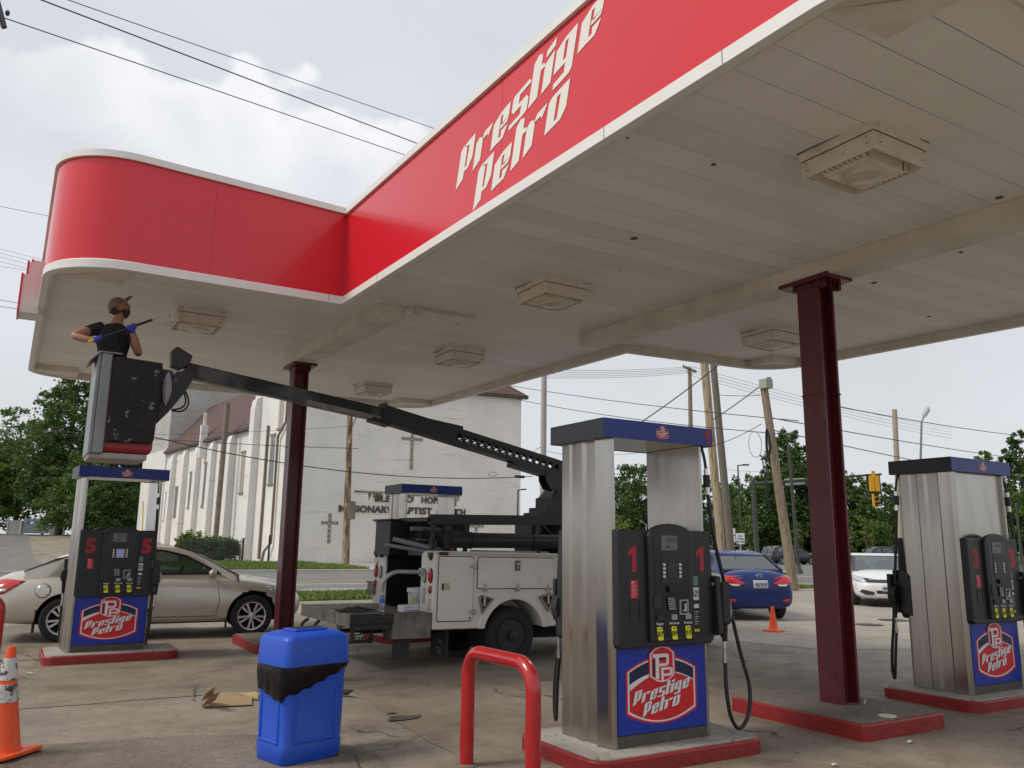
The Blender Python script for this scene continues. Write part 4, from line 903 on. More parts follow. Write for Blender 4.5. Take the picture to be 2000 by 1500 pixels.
    mb.box(-.62, -.18, .22, .30, .32, .36); mb.box(-.62, -.60, .22, .3, .36, .54); mb.box(-.20, -.18, .22, .3, .36, .54)
    for k in range(9): mb.tube([(-.58+.045*k, .25, .37), (-.58+.045*k, .25, .395)], .012, 6)
    mb.tube(spline([(-.60, .3, .5), (-.5, .25, .42), (-.35, .22, .43), (-.22, .26, .5)]), .008, 6)
    mb.build('tow_gear', RUSTBLK, TR, bevel=.004)
    mb = MB(); mb.tube(spline([(-.60, 1.5, .52), (-.68, 1.5, .46), (-.68, 1.5, .36), (-.60, 1.5, .31)]), .022, 8); mb.build('tow_hook', RUSTBLK, TR, smooth=60)
    mb = MB(); mb.tube(spline([(-.55, 1.2, .52), (-.62, 1.2, .44), (-.60, 1.2, .33), (-.53, 1.2, .28)]), .022, 8); mb.build('tow_hook', RUSTBLK, TR, smooth=60)
    # mud flaps, frame, axle, wheels
    mb = MB(); mb.box(.02, .24, .06, .075, .12, .47); mb.build('mud_flap', M('flap_rubber', (.035, .033, .03), .8, var=.3, vs=9), TR)
    mb = MB(); mb.box(.80, .815, .12, .60, .10, .46, 0); f_ = mb.build('mud_flap', M('flap_rubber', (.035, .033, .03), .8), TR)
    text_obj('flap_marking', 'TA', .13, M('faded_print', (.16, .16, .16), .8), f_, (.798, .36, .17), (PI/2, 0, -PI/2), .001, bold=.004); text_obj('flap_marking', '500', .07, M('faded_print', (.16, .16, .16), .8), f_, (.798, .32, .29), (PI/2, 0, -PI/2), .001, bold=.002)
    mb = MB()
    for y in (.55, WT-.62): mb.box(-.2, 5.5, y, y+.07, .40, .55)
    mb.tube([(1.72, .3, .36), (1.72, WT-.3, .36)], .07, 12); mb.lathe([(.06, -.2), (.17, -.08), (.17, .08), (.06, .2)], 16, (1.72, WT/2, .36), 'y'); mb.box(2.3, 3.4, .45, .95, .28, .5); mb.tube([(.35, .45, .42), (2.5, .45, .42)], .035, 8); mb.tube([(5.25, .3, .36), (5.25, WT-.3, .36)], .05, 12)
    mb.build('chassis', UNDER, TR)
    def wheel(x, y, side, wd=.24, r=.375):
        mb = MB(); mb.lathe([(r*.58, -wd/2), (r*.86, -wd/2-.01), (r*.97, -wd/2+.02), (r, -wd/2+.05), (r, wd/2-.05), (r*.97, wd/2-.02), (r*.86, wd/2+.01), (r*.58, wd/2)], 40, (x, y, r-.005), 'y', cap=False); ty = mb.build('tyre', TYRE, wh, smooth=35)
        mb = MB(); s = side; mb.lathe([(r*.60, 0), (r*.58, -.02*s), (r*.52, .03*s), (r*.35, .05*s), (r*.30, .02*s), (r*.16, .0), (r*.16, -.07*s), (r*.10, -.08*s), (.001, -.08*s)], 28, (x, y+(-wd/2 if s > 0 else wd/2)+.0, r-.005), 'y')
        for k in range(8): a = k*PI/4; mb.lathe([(.012, -.012*s), (.012, .03*s)], 6, (x+r*.23*math.cos(a), y-wd/2+.0, r-.005+r*.23*math.sin(a)), 'y')
        mb.build('rim', M('grimy_steel_rim', (.045, .043, .042), .55, .4), wh, smooth=35)
    for x, y, s in ((1.72, .17, 1), (1.72, .44, 1), (1.72, WT-.17, -1), (1.72, WT-.44, -1), (5.05, .16, 1), (5.05, WT-.16, -1)):
        wh = tag_wheel(x, y); wheel(0, 0, s)
def tag_wheel(x, y):
    mb = MB(); mb.lathe([(.05, -.1), (.05, .1)], 12, (0, 0, .36), 'y'); return mb.build('wheel', UNDER, TR, loc=(x, y, 0))
P_truck()
def P_truck2():
    # black superstructure: head board, racks, boxes, tube
    mb = MB(); mb.box(.42, .72, 1.28, 1.82, 1.38, 1.86); mb.box(.38, .76, 1.24, 1.86, 1.86, 1.885); mb.build('equipment_box', BLKSTEEL, TR, bevel=.006)
    mb = MB(); mb.beam((.66, .52, 1.87), (3.2, .52, 1.95), .07, .14); mb.beam((.66, .52, 1.87), (.58, 1.3, 1.87), .06, .06)
    for x in (.70, 1.2, 2.4, 3.3): mb.box(x, x+.05, .49, .55, 1.40, 1.86)
    mb.box(.9, 1.0, .50, .56, 1.40, 1.87); mb.beam((2.45, .52, 1.90), (2.95, .52, 1.50), .025, .03); mb.beam((2.45, .52, 1.5), (2.95, .52, 1.90), .025, .03)
    mb.box(2.75, 3.25, .4, 1.6, 1.40, 1.86); mb.box(1.1, 1.6, 1.1, 1.9, 1.6, 1.85); mb.box(.72, 1.15, .9, 1.8, 1.62, 1.85)
    mb.build('ladder_rack', BLKSTEEL, TR, bevel=.004)
    mb = MB(); mb.tube([(.86, .36, 1.60), (3.3, .36, 1.64)], .105, 20)
    for x in (.87, 1.2, 2.2, 3.2): mb.tube([(x, .36, 1.60+(x-.86)*.018), (x+.03, .36, 1.60+(x-.86)*.018)], .115, 20)
    mb.build('storage_tube', BLKSTEEL, TR, smooth=40)
    mb = MB(); mb.tube([(.50, .75, 1.745), (.95, .75, 1.74)], .03, 10); mb.build('grey_pipe', M('grey_pipe', (.20, .20, .20), .5, .3), TR, smooth=60)
    for k, (a, b, r_) in enumerate((((.35, 1.0, 1.60), (1.3, .55, 1.38), .035), ((.25, 1.05, 1.52), (1.35, .62, 1.36), .028), ((.75, .9, 1.50), (1.6, .6, 1.38), .025))):
        mb = MB(); mb.tube([a, b], r_, 10); mb.build('grey_pipe', M('pipe_blue_grey', (.22, .24, .27), .45), TR, smooth=60)
    mb = MB(); r = random.Random(3)
    for k in range(6): mb.tube(spline([(.6+r.uniform(0, .3), .6+r.uniform(0, .3), 1.75), (.65+r.uniform(0, .3), .6, 1.62), (.75+r.uniform(0, .3), .6, 1.5), (.9+r.uniform(0, .3), .6, 1.40)]), .008, 5)
    mb.build('cables', RUBBER, TR)
    mb = MB(); mb.box(1.4, 2.6, .5, .7, 1.456, 1.48); mb.build('white_strip_light', M('white_strip', (.6, .6, .6), .4), TR)
    # turret
    mb = MB()
    for x0, x1, z1 in ((2.05, 3.3, 1.98), (2.20, 3.28, 2.06), (2.30, 3.26, 2.14), (2.42, 3.25, 2.30)): mb.box(x0+.42, x1+.1, .75+.001*x0, 1.25, 1.40, z1)
    mb.prism([(2.85, 2.30), (3.05, 2.50), (3.3, 2.50), (3.3, 2.30)], .8, 1.2, lambda u, v, d: (u, d, v)); mb.build('turret', BLKSTEEL, TR, bevel=.006)
    # grab rail
    mb = MB(); pts = [(-.02, .40, .68), (-.02, .40, 1.0)]+[(-.02+.20*(1-math.cos(math.radians(a))), .40-.05*math.sin(math.radians(a)), 1.0+.18*math.sin(math.radians(a))) for a in range(10, 91, 10)]+[(.50, .32, 1.18)]
    mb.tube(pts, .028, 14); g = mb.build('grab_rail', GALV, TR, smooth=60)
    mb = MB(); mb.box(.46, .52, .26, .36, 1.13, 1.23); mb.build('rail_clamp', GALV, g, bevel=.005)
    # cab
    CABW = M('cab_paint', (.50, .50, .48), .35, coat=.3)
    prof = [(4.35, .50), (4.35, 1.95), (4.50, 2.05), (5.0, 2.05), (5.15, 1.98), (5.50, 1.40), (6.05, 1.25), (6.15, 1.15), (6.15, .52), (5.55, .50), (5.50, .62), (5.35, .80), (5.05, .86), (4.75, .80), (4.60, .62), (4.55, .50)]
    # narrower so that it stays behind the pump as in the photo
    mb = MB(); mb.prism([(x-.35 if x > 5.3 else x-.12, z-(.42 if z > 1.5 else .10 if z > 1.1 else 0)) for x, z in prof], .03, WT-.03, lambda u, v, d: (u, d, v)); cab = mb.build('cab', CABW, TR, bevel=.05, seg=3)
    mb = MB(); mb.box(5.62, 5.70, -.012, .03, .82, 1.10, 0); mb.box(5.635, 5.685, -.018, -.012, .83, .92, 1); mb.box(5.635, 5.685, -.018, -.012, .94, 1.09, 2); mb.build('corner_lamp', [DKPL, AMBER, M('lamp_grey', (.35, .35, .33), .3)], cab, bevel=.004)
    mb = MB(); mb.prism([(4.42, 1.18), (4.42, 1.50), (4.95, 1.50), (5.10, 1.18)], .022, .03, lambda u, v, d: (u, d, v)); mb.build('side_window', GLASSD, cab)
    # boom: lower inner part, holed outer sleeve, inner steel boom
    A = Vector((3.35, 1.0, 2.50)); K = Vector((-.04, .66, 3.22))
P_truck2()
# boom (own coordinates in world, children of the truck with the offset undone)
def TRL(p): return Matrix.Rotation(math.radians(-.8), 4, 'Y') @ (Vector(p)-TR.location)
def boom():
    root, sl, tip = Vector((7.45, 10.55, 2.66)), Vector((4.16, 10.28, 3.25)), Vector((1.58, 9.98, 3.50))
    d = (root-sl).normalized(); side = d.cross(Vector((0, 0, 1))).normalized(); up = side.cross(d)
    # outer sleeve: two side plates with round holes, top and bottom plates
    ln = (root-sl).length; hh = .118; hw = .09
    fm = lambda u, v, w: tuple(TRL(sl+d*u+up*v+side*w))
    mb = MB(); mb.box(0, ln, -hh, -hh+.012, -hw, hw); mb.box(0, ln, hh-.012, hh, -hw, hw); mb.v = [fm(p[0], p[1], p[2]) if False else fm(p[0], p[1], p[2]) for p in [(v[0], v[1], v[2]) for v in mb.v]]
    # bmesh plates: rows of holes built from quads around circles
    hx = [ln*(.36+.0385*k) for k in range(15)]; rr = .044
    def plate(w0, w1):
        x = 0.
        def rect(a, b, z0, z1): mb2.box(a, b, z0, z1, w0, w1)
        mb2 = MB(); s = .056
        rect(0, ln, -hh+.012, -s); rect(0, ln, s, hh-.012)
        for h in hx:
            rect(x, h-s, -s, s); x = h+s; n = 12
            for k in range(n):
                a0, a1 = 2*PI*k/n, 2*PI*(k+1)/n
                def sq(a): c_, s_ = math.cos(a), math.sin(a); m = s/max(abs(c_), abs(s_)); return (h+c_*m, s_*m)
                mb2.prism([(h+rr*math.cos(a0), rr*math.sin(a0)), (h+rr*math.cos(a1), rr*math.sin(a1)), sq(a1), sq(a0)], w0, w1)
        rect(x, ln, -s, s); return mb2
    for w0, w1 in ((-hw, -hw+.012), (hw-.012, hw)):
        m2 = plate(w0, w1); mb.add(m2.v and [fm(*v) for v in m2.v], m2.f)
    # end collar and lower step
    for a, b, z0, z1 in ((-.03, .0, -hh-.02, hh+.02),): 
        t = MB(); t.box(a, b, z0, z1, -hw-.015, hw+.015); mb.add([fm(*v) for v in t.v], t.f)
    t = MB(); t.box(-.16, .12, -hh-.03, -hh+.03, -.09, .09); mb.add([fm(*v) for v in t.v], t.f)
    t = MB(); t.box(ln*.66, ln*.96, -hh-.07, -hh, -.09, .09); mb.add([fm(*v) for v in t.v], t.f)
    outer = mb.build('outer_boom', BLKSTEEL, TR)
    d2 = (sl-tip).normalized(); s2 = d2.cross(Vector((0, 0, 1))).normalized(); u2 = s2.cross(d2)
    mb = MB(); mb.box(-.02, 3.9, -.098, .075, -.075, .075); mb.v = [tuple(TRL(tip+d2*v[0]+u2*v[1]+s2*v[2]*1.0)) for v in mb.v]
    BOOMS = M('scuffed_boom_paint', (.016, .018, .020), .36, .1, spec=.4, var=.4, vs=4, col2=(.075, .08, .085), c2=(.46, .60), c2s=2.2, c3=(.30, .29, .27), c3r=(.66, .70), c3s=5)
    ib = mb.build('inner_boom', BOOMS, TR, bevel=.01)
    mb = MB(); mb.box(1.5, 2.58, -.104, -.05, -.0765, .0765); mb.v = [tuple(TRL(tip+d2*v[0]+u2*v[1]+s2*v[2])) for v in mb.v]; mb.build('worn_strip', M('bare_grey', (.20, .195, .185), .5, .3, var=.3, vs=8), ib)
    # pivot knuckle under the root and lift cylinder
    mb = MB(); c = sl+d*(ln*.905)+up*(-.20)
    pl = [(-.22, .10), (.22, .10), (.16, -.08), (.06, -.16), (-.08, -.16), (-.18, -.06)]
    for w0 in (-.10, .08): mb.prism(pl, w0, w0+.02, lambda u, v, w: tuple(TRL(c+d*u+up*v+side*w)))
    mb.build('lift_bracket', BLKSTEEL, TR)
    mb = MB(); mb.tube([TRL(c+d*.05+up*-.06), TRL(c+d*.35+up*-.20)], .035, 12); mb.tube([TRL(c+d*.32+up*-.19), TRL(c+d*1.4+up*-.75)], .06, 14); mb.build('lift_cylinder', BLKSTEEL, TR, smooth=50)
    # tip: knuckle box, levelling arm, bracket down to the bucket, hoses
    f = Vector((1, 0, 0))
    wx = lambda x, z, y: tuple(TRL((x, y, z)))
    mb = MB(); mb.prism([(1.40, 3.50), (1.39, 3.68), (1.45, 3.735), (1.62, 3.645), (1.60, 3.545), (1.50, 3.47)], 9.84, 9.99, wx); mb.build('boom_tip_box', RUSTBLK, TR, bevel=.008)
    mb = MB(); mb.prism([(1.40, 3.30), (1.46, 3.44), (1.63, 3.48), (1.67, 3.42), (1.58, 3.22), (1.42, 2.97), (1.31, 2.83), (1.30, 3.0)], 9.86, 9.98, wx); br = mb.build('bucket_bracket', RUSTBLK, TR, bevel=.008)
    mb = MB(); mb.box(1.20, 1.44, 9.9, 9.98, 3.36, 3.46); mb.box(1.26, 1.34, 9.88, 9.98, 2.9, 3.40); mb.v = [tuple(TRL(v)) for v in mb.v]; mb.build('mount_arm', RUSTBLK, TR, bevel=.005)
    mb = MB(); pts = [(1.52, 9.93, 3.12), (1.62, 9.9, 3.12), (1.62, 9.9, 3.28), (1.56, 9.88, 3.34)]
    mb.tube([TRL(p) for p in spline([(1.46, 9.9, 2.99), (1.56, 9.86, 2.99), (1.62, 9.86, 3.07), (1.60, 9.86, 3.18), (1.55, 9.9, 3.26)])], .010, 7)
    mb.tube([TRL(p) for p in spline([(1.45, 9.9, 3.0), (1.54, 9.83, 3.02), (1.585, 9.83, 3.09), (1.57, 9.86, 3.2)])], .010, 7); mb.build('hydraulic_hose', RUBBER, TR, smooth=60)
    mb = MB(); r = random.Random(2); n = 16; c0 = (1.375, 9.835, 3.26)
    for j in range(6):
        for k in range(n):
            pass
    vs = [(c0[0]+.05*math.sin(PI*j/7)**.7*math.cos(2*PI*k/n)*(1+.15*r.uniform(-1, 1)), c0[1]+.03*math.sin(PI*j/7)*math.sin(2*PI*k/n), c0[2]+.17-.40*j/7*(1+.0*k)) for j in range(8) for k in range(n)]
    fs = [(j*n+k, j*n+(k+1) % n, (j+1)*n+(k+1) % n, (j+1)*n+k) for j in range(7) for k in range(n)]
    mb.add([tuple(TRL(v)) for v in vs], fs); mb.build('plastic_bag_wrap', M('grey_plastic_bag', (.36, .36, .37), .35, bump=.6, bs=12), TR, smooth=180)
    # bucket
    bx0, bx1, by0, by1, z0, z1 = .66, 1.265, 9.58, 10.2, 2.40, 3.46
    BUCKB = M('bucket_black_liner', (.006, .007, .009), .5, spec=.3, var=.5, vs=5, c3=(.15, .15, .16), c3r=(.62, .655), c3s=10, col2=(.014, .009, .010), c2s=2, bump=.15, bs=18)
    BUCKG = M('bucket_grey_steel', (.20, .215, .21), .42, .4, var=.22, vs=4, c3=(.05, .05, .05), c3r=(.64, .70), c3s=8)
    BUCKR = M('bucket_red_fibreglass', (.30, .012, .020), .35, var=.2, vs=6)
    def fr(x0, x1, y0, y1, zz0, zz1, taper, mi, wall=.03):
        pass
    mb = MB()
    rings = [(z0+.05, .04), (z0+.10, .015), (z1-.03, -.0), (z1, -.0)]
    vs = []; 
    for z, k in rings:
        vs += [(bx0+k, by0+k, z), (bx1-k, by0+k, z), (bx1-k, by1-k, z), (bx0+k, by1-k, z)]
    iv = [(z1, .03), (z0+.15, .045)]
    for z, k in iv: vs += [(bx0+k, by0+k, z), (bx1-k, by0+k, z), (bx1-k, by1-k, z), (bx0+k, by1-k, z)]
    fs = [(i*4+k, i*4+(k+1) % 4, (i+1)*4+(k+1) % 4, (i+1)*4+k) for i in range(5) for k in range(4)]+[(3, 2, 1, 0), (20, 21, 22, 23)]
    mb.add([tuple(TRL(v)) for v in vs], fs); bk = mb.build('bucket', BUCKR, TR, bevel=.03, seg=3)
    mb = MB(); mb.prism([(.79, 2.585), (.775, 2.555), (1.215, 2.56), (1.25, 2.60), (1.275, 3.38), (1.265, 3.455), (.80, 3.475), (.775, 3.44)], by0-.055, by0+.004, wx); mb.build('liner_pad', BUCKB, bk, bevel=.012)
    mb = MB(); mb.box(bx0-.035, bx0+.004, by0-.02, by1+.02, z0+.02, z1+.05); mb.box(bx0+.0045, bx0+.11, by0-.03, by0+.004, z0+.03, z1+.04); mb.v = [tuple(TRL(v)) for v in mb.v]; mb.build('side_plate', BUCKG, bk, bevel=.01)
    mb = MB(); mb.prism([(bx0-.115, z1-.055), (bx0-.02, z1+.055), (bx0+.20, z1+.055), (bx0+.20, z1+.037), (bx0-.01, z1+.037), (bx0-.10, z1-.065)], by0-.045, by0+.42, wx); mb.build('lip', BUCKG, bk, bevel=.006)
    mb = MB(); mb.box(bx0-.02, bx1-.06, by0+.01, by1+.01, z0-.02, z0+.045); mb.v = [tuple(TRL(v)) for v in mb.v]; mb.build('step_base', M('pale_bucket_base', (.36, .33, .30), .7, var=.2, vs=7), bk, bevel=.02)
boom()
# things on the platform
def pail():
    t = thing('plastic_bucket', 'white plastic pail with printed sides standing in the truck bay', 'bucket', (4.86, 10.42, .595))
    WP = M('white_pail', (.68, .68, .66), .35); mb = MB(); mb.lathe([(.125, 0), (.13, .01), (.148, .34), (.155, .34), (.155, .30), (.160, .30), (.160, .355), (.150, .355), (.145, .33)], 32); b = mb.build('body', WP, t, smooth=40)
    mb = MB(); r = random.Random(8)
    for k in range(26):
        a = math.radians(r.uniform(195, 300)); z = r.uniform(.05, .25); w = r.uniform(.05, .12); h = r.uniform(.008, .02)
        rr = lambda z: .1305+.018*z/.34+.0012
        mb.add([((rr(z+dz))*math.cos(a+da), (rr(z+dz))*math.sin(a+da), z+dz) for da, dz in ((0, 0), (w, 0), (w, h), (0, h))], [(0, 1, 2, 3)], 0)
    a = math.radians(200); mb.add([((.1475)*math.cos(a+da), (.1475)*math.sin(a+da), z) for da, z in ((0, .12), (.35, .12), (.35, .22), (0, .22))], [(0, 1, 2, 3)], 1)
    mb.build('label_print', [INK, M('label_lime', (.35, .50, .15), .5)], b)
    mb = MB(); mb.tube(spline([(-.155, -.02, .30), (-.10, -.15, .20), (.05, -.185, .17), (.155, -.05, .28)]), .004, 6); mb.build('handle', GALV, t)
pail()
def bottle():
    t = thing('water_bottle', 'clear water bottle with blue label standing on the truck step', 'bottle', (4.10, 9.86, .70))
    PET = M('clear_plastic', (.8, .85, .9), .08, trans=.9); mb = MB(); mb.lathe([(.030, 0), (.033, .01), (.031, .03), (.033, .06), (.030, .08), (.033, .10), (.033, .155), (.028, .18), (.014, .205), (.012, .215)], 20); b = mb.build('body', PET, t, smooth=50)
    mb = MB(); mb.lathe([(.0335, .105), (.0335, .155)], 20); mb.build('label', [M('bottle_blue', (.02, .12, .60), .4)], t, smooth=60); mb = MB(); mb.lathe([(.0145, .212), (.0145, .232), (.013, .234)], 16); mb.build('cap', LABW, t, smooth=40)
bottle()
mb = MB(); mb.box(-.12, .12, -.06, .06, 0, .085); o = mb.build('glove_box', M('carton_white', (.66, .64, .66), .5), loc=(4.43, 9.80, .695), bevel=.004); o.rotation_euler = (0, 0, .25); tag(o, 'small white carton with purple edge lying by the pail on the truck step', 'carton')
mb = MB(); mb.box(-.1195, .1195, -.0610, -.0602, .008, .022, 0); mb.box(-.10, .04, -.0610, -.0602, .048, .053, 0); mb.box(-.10, .0, -.0610, -.0602, .060, .064, 0); mb.build('purple_band', M('purple_print', (.12, .10, .40), .5), o)
r = random.Random(6); mb = MB(); n = 22; m_ = 12
vs = [(-.24+.48*i/n, -.10+.2*j/m_, .012+.05*abs(math.sin(i*.9+j)*math.sin(j*.7+i*.3))*math.sin(PI*i/n)*math.sin(PI*j/m_)+.006*r.random()) for i in range(n+1) for j in range(m_+1)]
mb.add(vs, [(i*(m_+1)+j, (i+1)*(m_+1)+j, (i+1)*(m_+1)+j+1, i*(m_+1)+j+1) for i in range(n) for j in range(m_)])
o = mb.build('rag', M('dark_rag', (.03, .028, .025), .9), smooth=180, loc=(3.83, 10.06, .692)); so = o.modifiers.new('s', 'SOLIDIFY'); so.thickness = .01; tag(o, 'crumpled dark work gloves lying on the truck step beside the bottle', 'gloves')
# ------------------------------------------------------------------ the painter
def ell_loft(mb, secs, n=20):
    """secs: (centre, rx, ry, yaw) horizontal ellipses joined into one closed surface"""
    o = []
    for c, rx, ry, yaw in secs:
        for k in range(n):
            a = 2*PI*k/n; x, y = rx*math.cos(a), ry*math.sin(a); o.append((c[0]+x*math.cos(yaw)-y*math.sin(yaw), c[1]+x*math.sin(yaw)+y*math.cos(yaw), c[2]))
    m = len(secs); fs = [(i*n+k, i*n+(k+1) % n, (i+1)*n+(k+1) % n, (i+1)*n+k) for i in range(m-1) for k in range(n)]+[tuple(range(n))[::-1], tuple((m-1)*n+k for k in range(n))]
    mb.add(o, fs)
def fuse(mb, name, mat, parent, vox=.006, smooth=6):
    o = mb.build(name, mat, parent, fix=True)
    rm = o.modifiers.new('r', 'REMESH'); rm.mode = 'VOXEL'; rm.voxel_size = vox; rm.use_smooth_shade = True
    sm = o.modifiers.new('s', 'SMOOTH'); sm.factor = .5; sm.iterations = smooth
    p = o.parent; o.parent = None; evaluated(o); o.parent = p; o.data.name = name
    o.data.materials.clear(); o.data.materials.append(mat); o.data.shade_smooth(); return o
MAN0 = Vector((.80, 9.90, 2.45))
man = thing('person', 'man in black t-shirt, beige cap and blue gloves standing in the raised bucket, looking up', 'person', tuple(MAN0))
rel_ = lambda x, y, z: (x-MAN0.x, y-MAN0.y, z-MAN0.z)
HEADC = Vector(rel_(.815, 9.88, 4.085)); HR = Matrix.Translation(HEADC) @ Matrix.Rotation(math.radians(-14), 4, 'Z') @ Matrix.Rotation(math.radians(-30), 4, 'Y') @ Matrix.Scale(1.06, 4)
def head_pts(grow=0., nu=28, nv=20):
    """head facing +x: skull, brow, nose, lips, chin"""
    vs = []
    for j in range(nv+1):
        th = PI*j/nv
        for i in range(nu):
            ph = 2*PI*i/nu; x, y, z = math.sin(th)*math.cos(ph), math.sin(th)*math.sin(ph), math.cos(th)
            sx = .098 if x < 0 else .092; px, py, pz = x*sx, y*.076, z*.118
            if z < 0: py *= 1-.22*abs(z); px *= 1-.10*abs(z) if x > 0 else 1-.38*abs(z)
            front = max(0, x)**2*max(0, 1-abs(y)*2.4)
            px += front*(.022*math.exp(-((z+.10)/.16)**2) + .006*math.exp(-((z-.22)/.10)**2) + .008*math.exp(-((z+.42)/.07)**2)+.016*math.exp(-((z+.78)/.16)**2))
            eye = max(0, x)*math.exp(-((abs(y)-.36)/.16)**2)*math.exp(-((z-.08)/.10)**2); px -= .012*eye
            vs.append(Vector((px*(1+grow), py*(1+grow), pz*(1+grow))))
    fs = [(j*nu+i, j*nu+(i+1) % nu, (j+1)*nu+(i+1) % nu, (j+1)*nu+i) for j in range(nv) for i in range(nu)]
    return vs, fs
def limb(mb, pts, rs, n=14): mb.tube(spline([rel_(*p) for p in pts], 5), [rs[min(len(rs)-1, int(i/5))]+(rs[min(len(rs)-1, int(i/5)+1)]-rs[min(len(rs)-1, int(i/5))])*((i % 5)/5) for i in range((len(pts)-1)*5+1)], n)
RA = [(.65, 9.89, 3.835), (.53, 9.84, 3.78), (.40, 9.79, 3.70), (.47, 9.73, 3.665), (.555, 9.68, 3.65), (.59, 9.665, 3.65)]
LA = [(.92, 9.89, 3.83), (.985, 9.83, 3.71), (1.035, 9.765, 3.585), (.995, 9.71, 3.67), (.952, 9.675, 3.765), (.943, 9.668, 3.80)]
mb = MB()
ell_loft(mb, [(rel_(.80, 9.9, 3.28), .15, .11, 0), (rel_(.80, 9.9, 3.40), .155, .11, 0), (rel_(.79, 9.9, 3.55), .14, .10, .1), (rel_(.78, 9.9, 3.72), .165, .11, .15), (rel_(.785, 9.9, 3.82), .17, .10, .15), (rel_(.79, 9.9, 3.88), .10, .075, .1), (rel_(.80, 9.895, 3.92), .062, .062, 0), (rel_(.812, 9.89, 3.98), .056, .058, 0), (rel_(.815, 9.885, 4.03), .055, .055, 0)])
limb(mb, RA, [.068, .050, .043, .042, .030, .026]); limb(mb, LA, [.066, .050, .043, .042, .031, .027])
for x in (.72, .88): limb(mb, [(x, 9.9, 3.34), (x, 9.88, 3.1), (x, 9.85, 2.92), (x, 9.89, 2.7), (x, 9.91, 2.53), (x+.02, 9.80, 2.50)], [.088, .075, .056, .055, .04, .038])
hv, hf = head_pts(); mb.add([tuple(HR @ v) for v in hv], hf)
for s in (-1, 1):
    ev = [HR @ Vector((-.005+.016*math.cos(a), s*.074+s*.008*math.sin(a*.5), .0+.030*math.sin(a))) for a in [k*PI/4 for k in range(9)]]; mb.tube(ev, .007, 6)
fuse(mb, 'body', SKIN, man, .0065, 3)
# face details
mb = MB()
for s in (-1, 1):
    mb.lathe([(.010, -.004), (.009, .004), (.001, .006)], 10, (0, 0, 0), 'x'); k = len(mb.v)-30
    for i in range(k, len(mb.v)): v = Vector(mb.v[i]); mb.v[i] = tuple(HR @ (Vector((.083, s*.028, .012))+v))
mb.build('eyes', M('eye_dark', (.03, .02, .015), .3), man, smooth=60)
HAIR = M('dark_brown_hair', (.055, .030, .020), .85, bump=.6, bs=120)
mb = MB(); hv, hf = head_pts(.022)
keep = lambda c: (c.z < -.018 and c.x > .0 and not (c.x > .075 and -.055 < c.z < -.03 and abs(c.y) < .022)) and (c.z < -.062 or (abs(c.y) > .048 and c.x < .05 and c.z < -.03) or (c.x > .06 and c.z < -.042))
mb.add([tuple(HR @ v) for v in hv], [f for f in hf if keep(sum((hv[i] for i in f), Vector())/4)]); mb.build('beard', HAIR, man, smooth=180)
mb = MB(); hv, hf = head_pts(.05)
mb.add([tuple(HR @ v) for v in hv], [f for f in hf if (lambda c: c.x < .01 and c.z > -.06 and c.z < .05)(sum((hv[i] for i in f), Vector())/4)]); mb.build('hair', HAIR, man, smooth=180)
CAPM = M('beige_cap_cloth', (.22, .175, .125), .85, var=.08, vs=20, bump=.2, bs=150)
mb = MB(); hv, hf = head_pts(.105, 32, 22)
hv = [Vector((v.x-.004, v.y, v.z*1.03)) for v in hv]
mb.add([tuple(HR @ v) for v in hv], [f for f in hf if (lambda c: c.z > .030+(.045*max(0, c.x/.09) if c.x > 0 else .25*c.x))(sum((hv[i] for i in f), Vector())/4)]); cap = mb.build('cap', CAPM, man, smooth=180); so = cap.modifiers.new('s', 'SOLIDIFY'); so.thickness = .005
mb = MB(); vs = []; nb = 10
for j in range(5):
    for i in range(nb+1):
        a = math.radians(-62+124*i/nb); f = j/4; r_ = .088+.075*f*math.cos(a)**.5; vs.append(tuple(HR @ Vector((r_*math.cos(a)+.004, (.080)*math.sin(a)*(1-.05*f), .068-.012*f*0+.018*f-.030*(math.sin(a)**2)))))
mb.add(vs, [(j*(nb+1)+i, j*(nb+1)+i+1, (j+1)*(nb+1)+i+1, (j+1)*(nb+1)+i) for j in range(4) for i in range(nb)]); br = mb.build('brim', CAPM, cap, smooth=180); so = br.modifiers.new('s', 'SOLIDIFY'); so.thickness = .006
SHIRT = M('black_tshirt', (.014, .014, .018), .85, bump=.5, bs=14, c3=(.05, .05, .055), c3r=(.60, .68), c3s=16)
mb = MB()
ell_loft(mb, [(rel_(.80, 9.9, 3.30), .172, .128, 0), (rel_(.80, 9.9, 3.42), .165, .124, 0), (rel_(.79, 9.9, 3.56), .152, .116, .1), (rel_(.78, 9.9, 3.70), .177, .124, .15), (rel_(.785, 9.9, 3.82), .176, .112, .15), (rel_(.79, 9.9, 3.885), .105, .086, .1), (rel_(.795, 9.9, 3.905), .078, .074, .1)])
limb(mb, [(.66, 9.89, 3.845), (.58, 9.865, 3.81), (.52, 9.835, 3.775)], [.074, .070, .064]); limb(mb, [(.91, 9.89, 3.84), (.955, 9.86, 3.77), (.985, 9.83, 3.71)], [.072, .066, .060])
sh = fuse(mb, 'tshirt', SHIRT, man, .007, 3)
for v in sh.data.vertices:
    p = v.co; v.co += v.normal*.006*math.sin(p.z*38+p.x*21+3*math.sin(p.x*14))*math.sin(p.x*17+p.y*9)
mb = MB(); JEAN = M('dark_trousers', (.02, .024, .035), .8)
ell_loft(mb, [(rel_(.80, 9.9, 3.24), .165, .122, 0), (rel_(.80, 9.9, 3.36), .165, .122, 0)])
for x in (.72, .88): limb(mb, [(x, 9.9, 3.34), (x, 9.88, 3.1), (x, 9.85, 2.92), (x, 9.89, 2.7), (x, 9.91, 2.56)], [.098, .088, .075, .070, .065])
fuse(mb, 'trousers', JEAN, man, .009, 2)
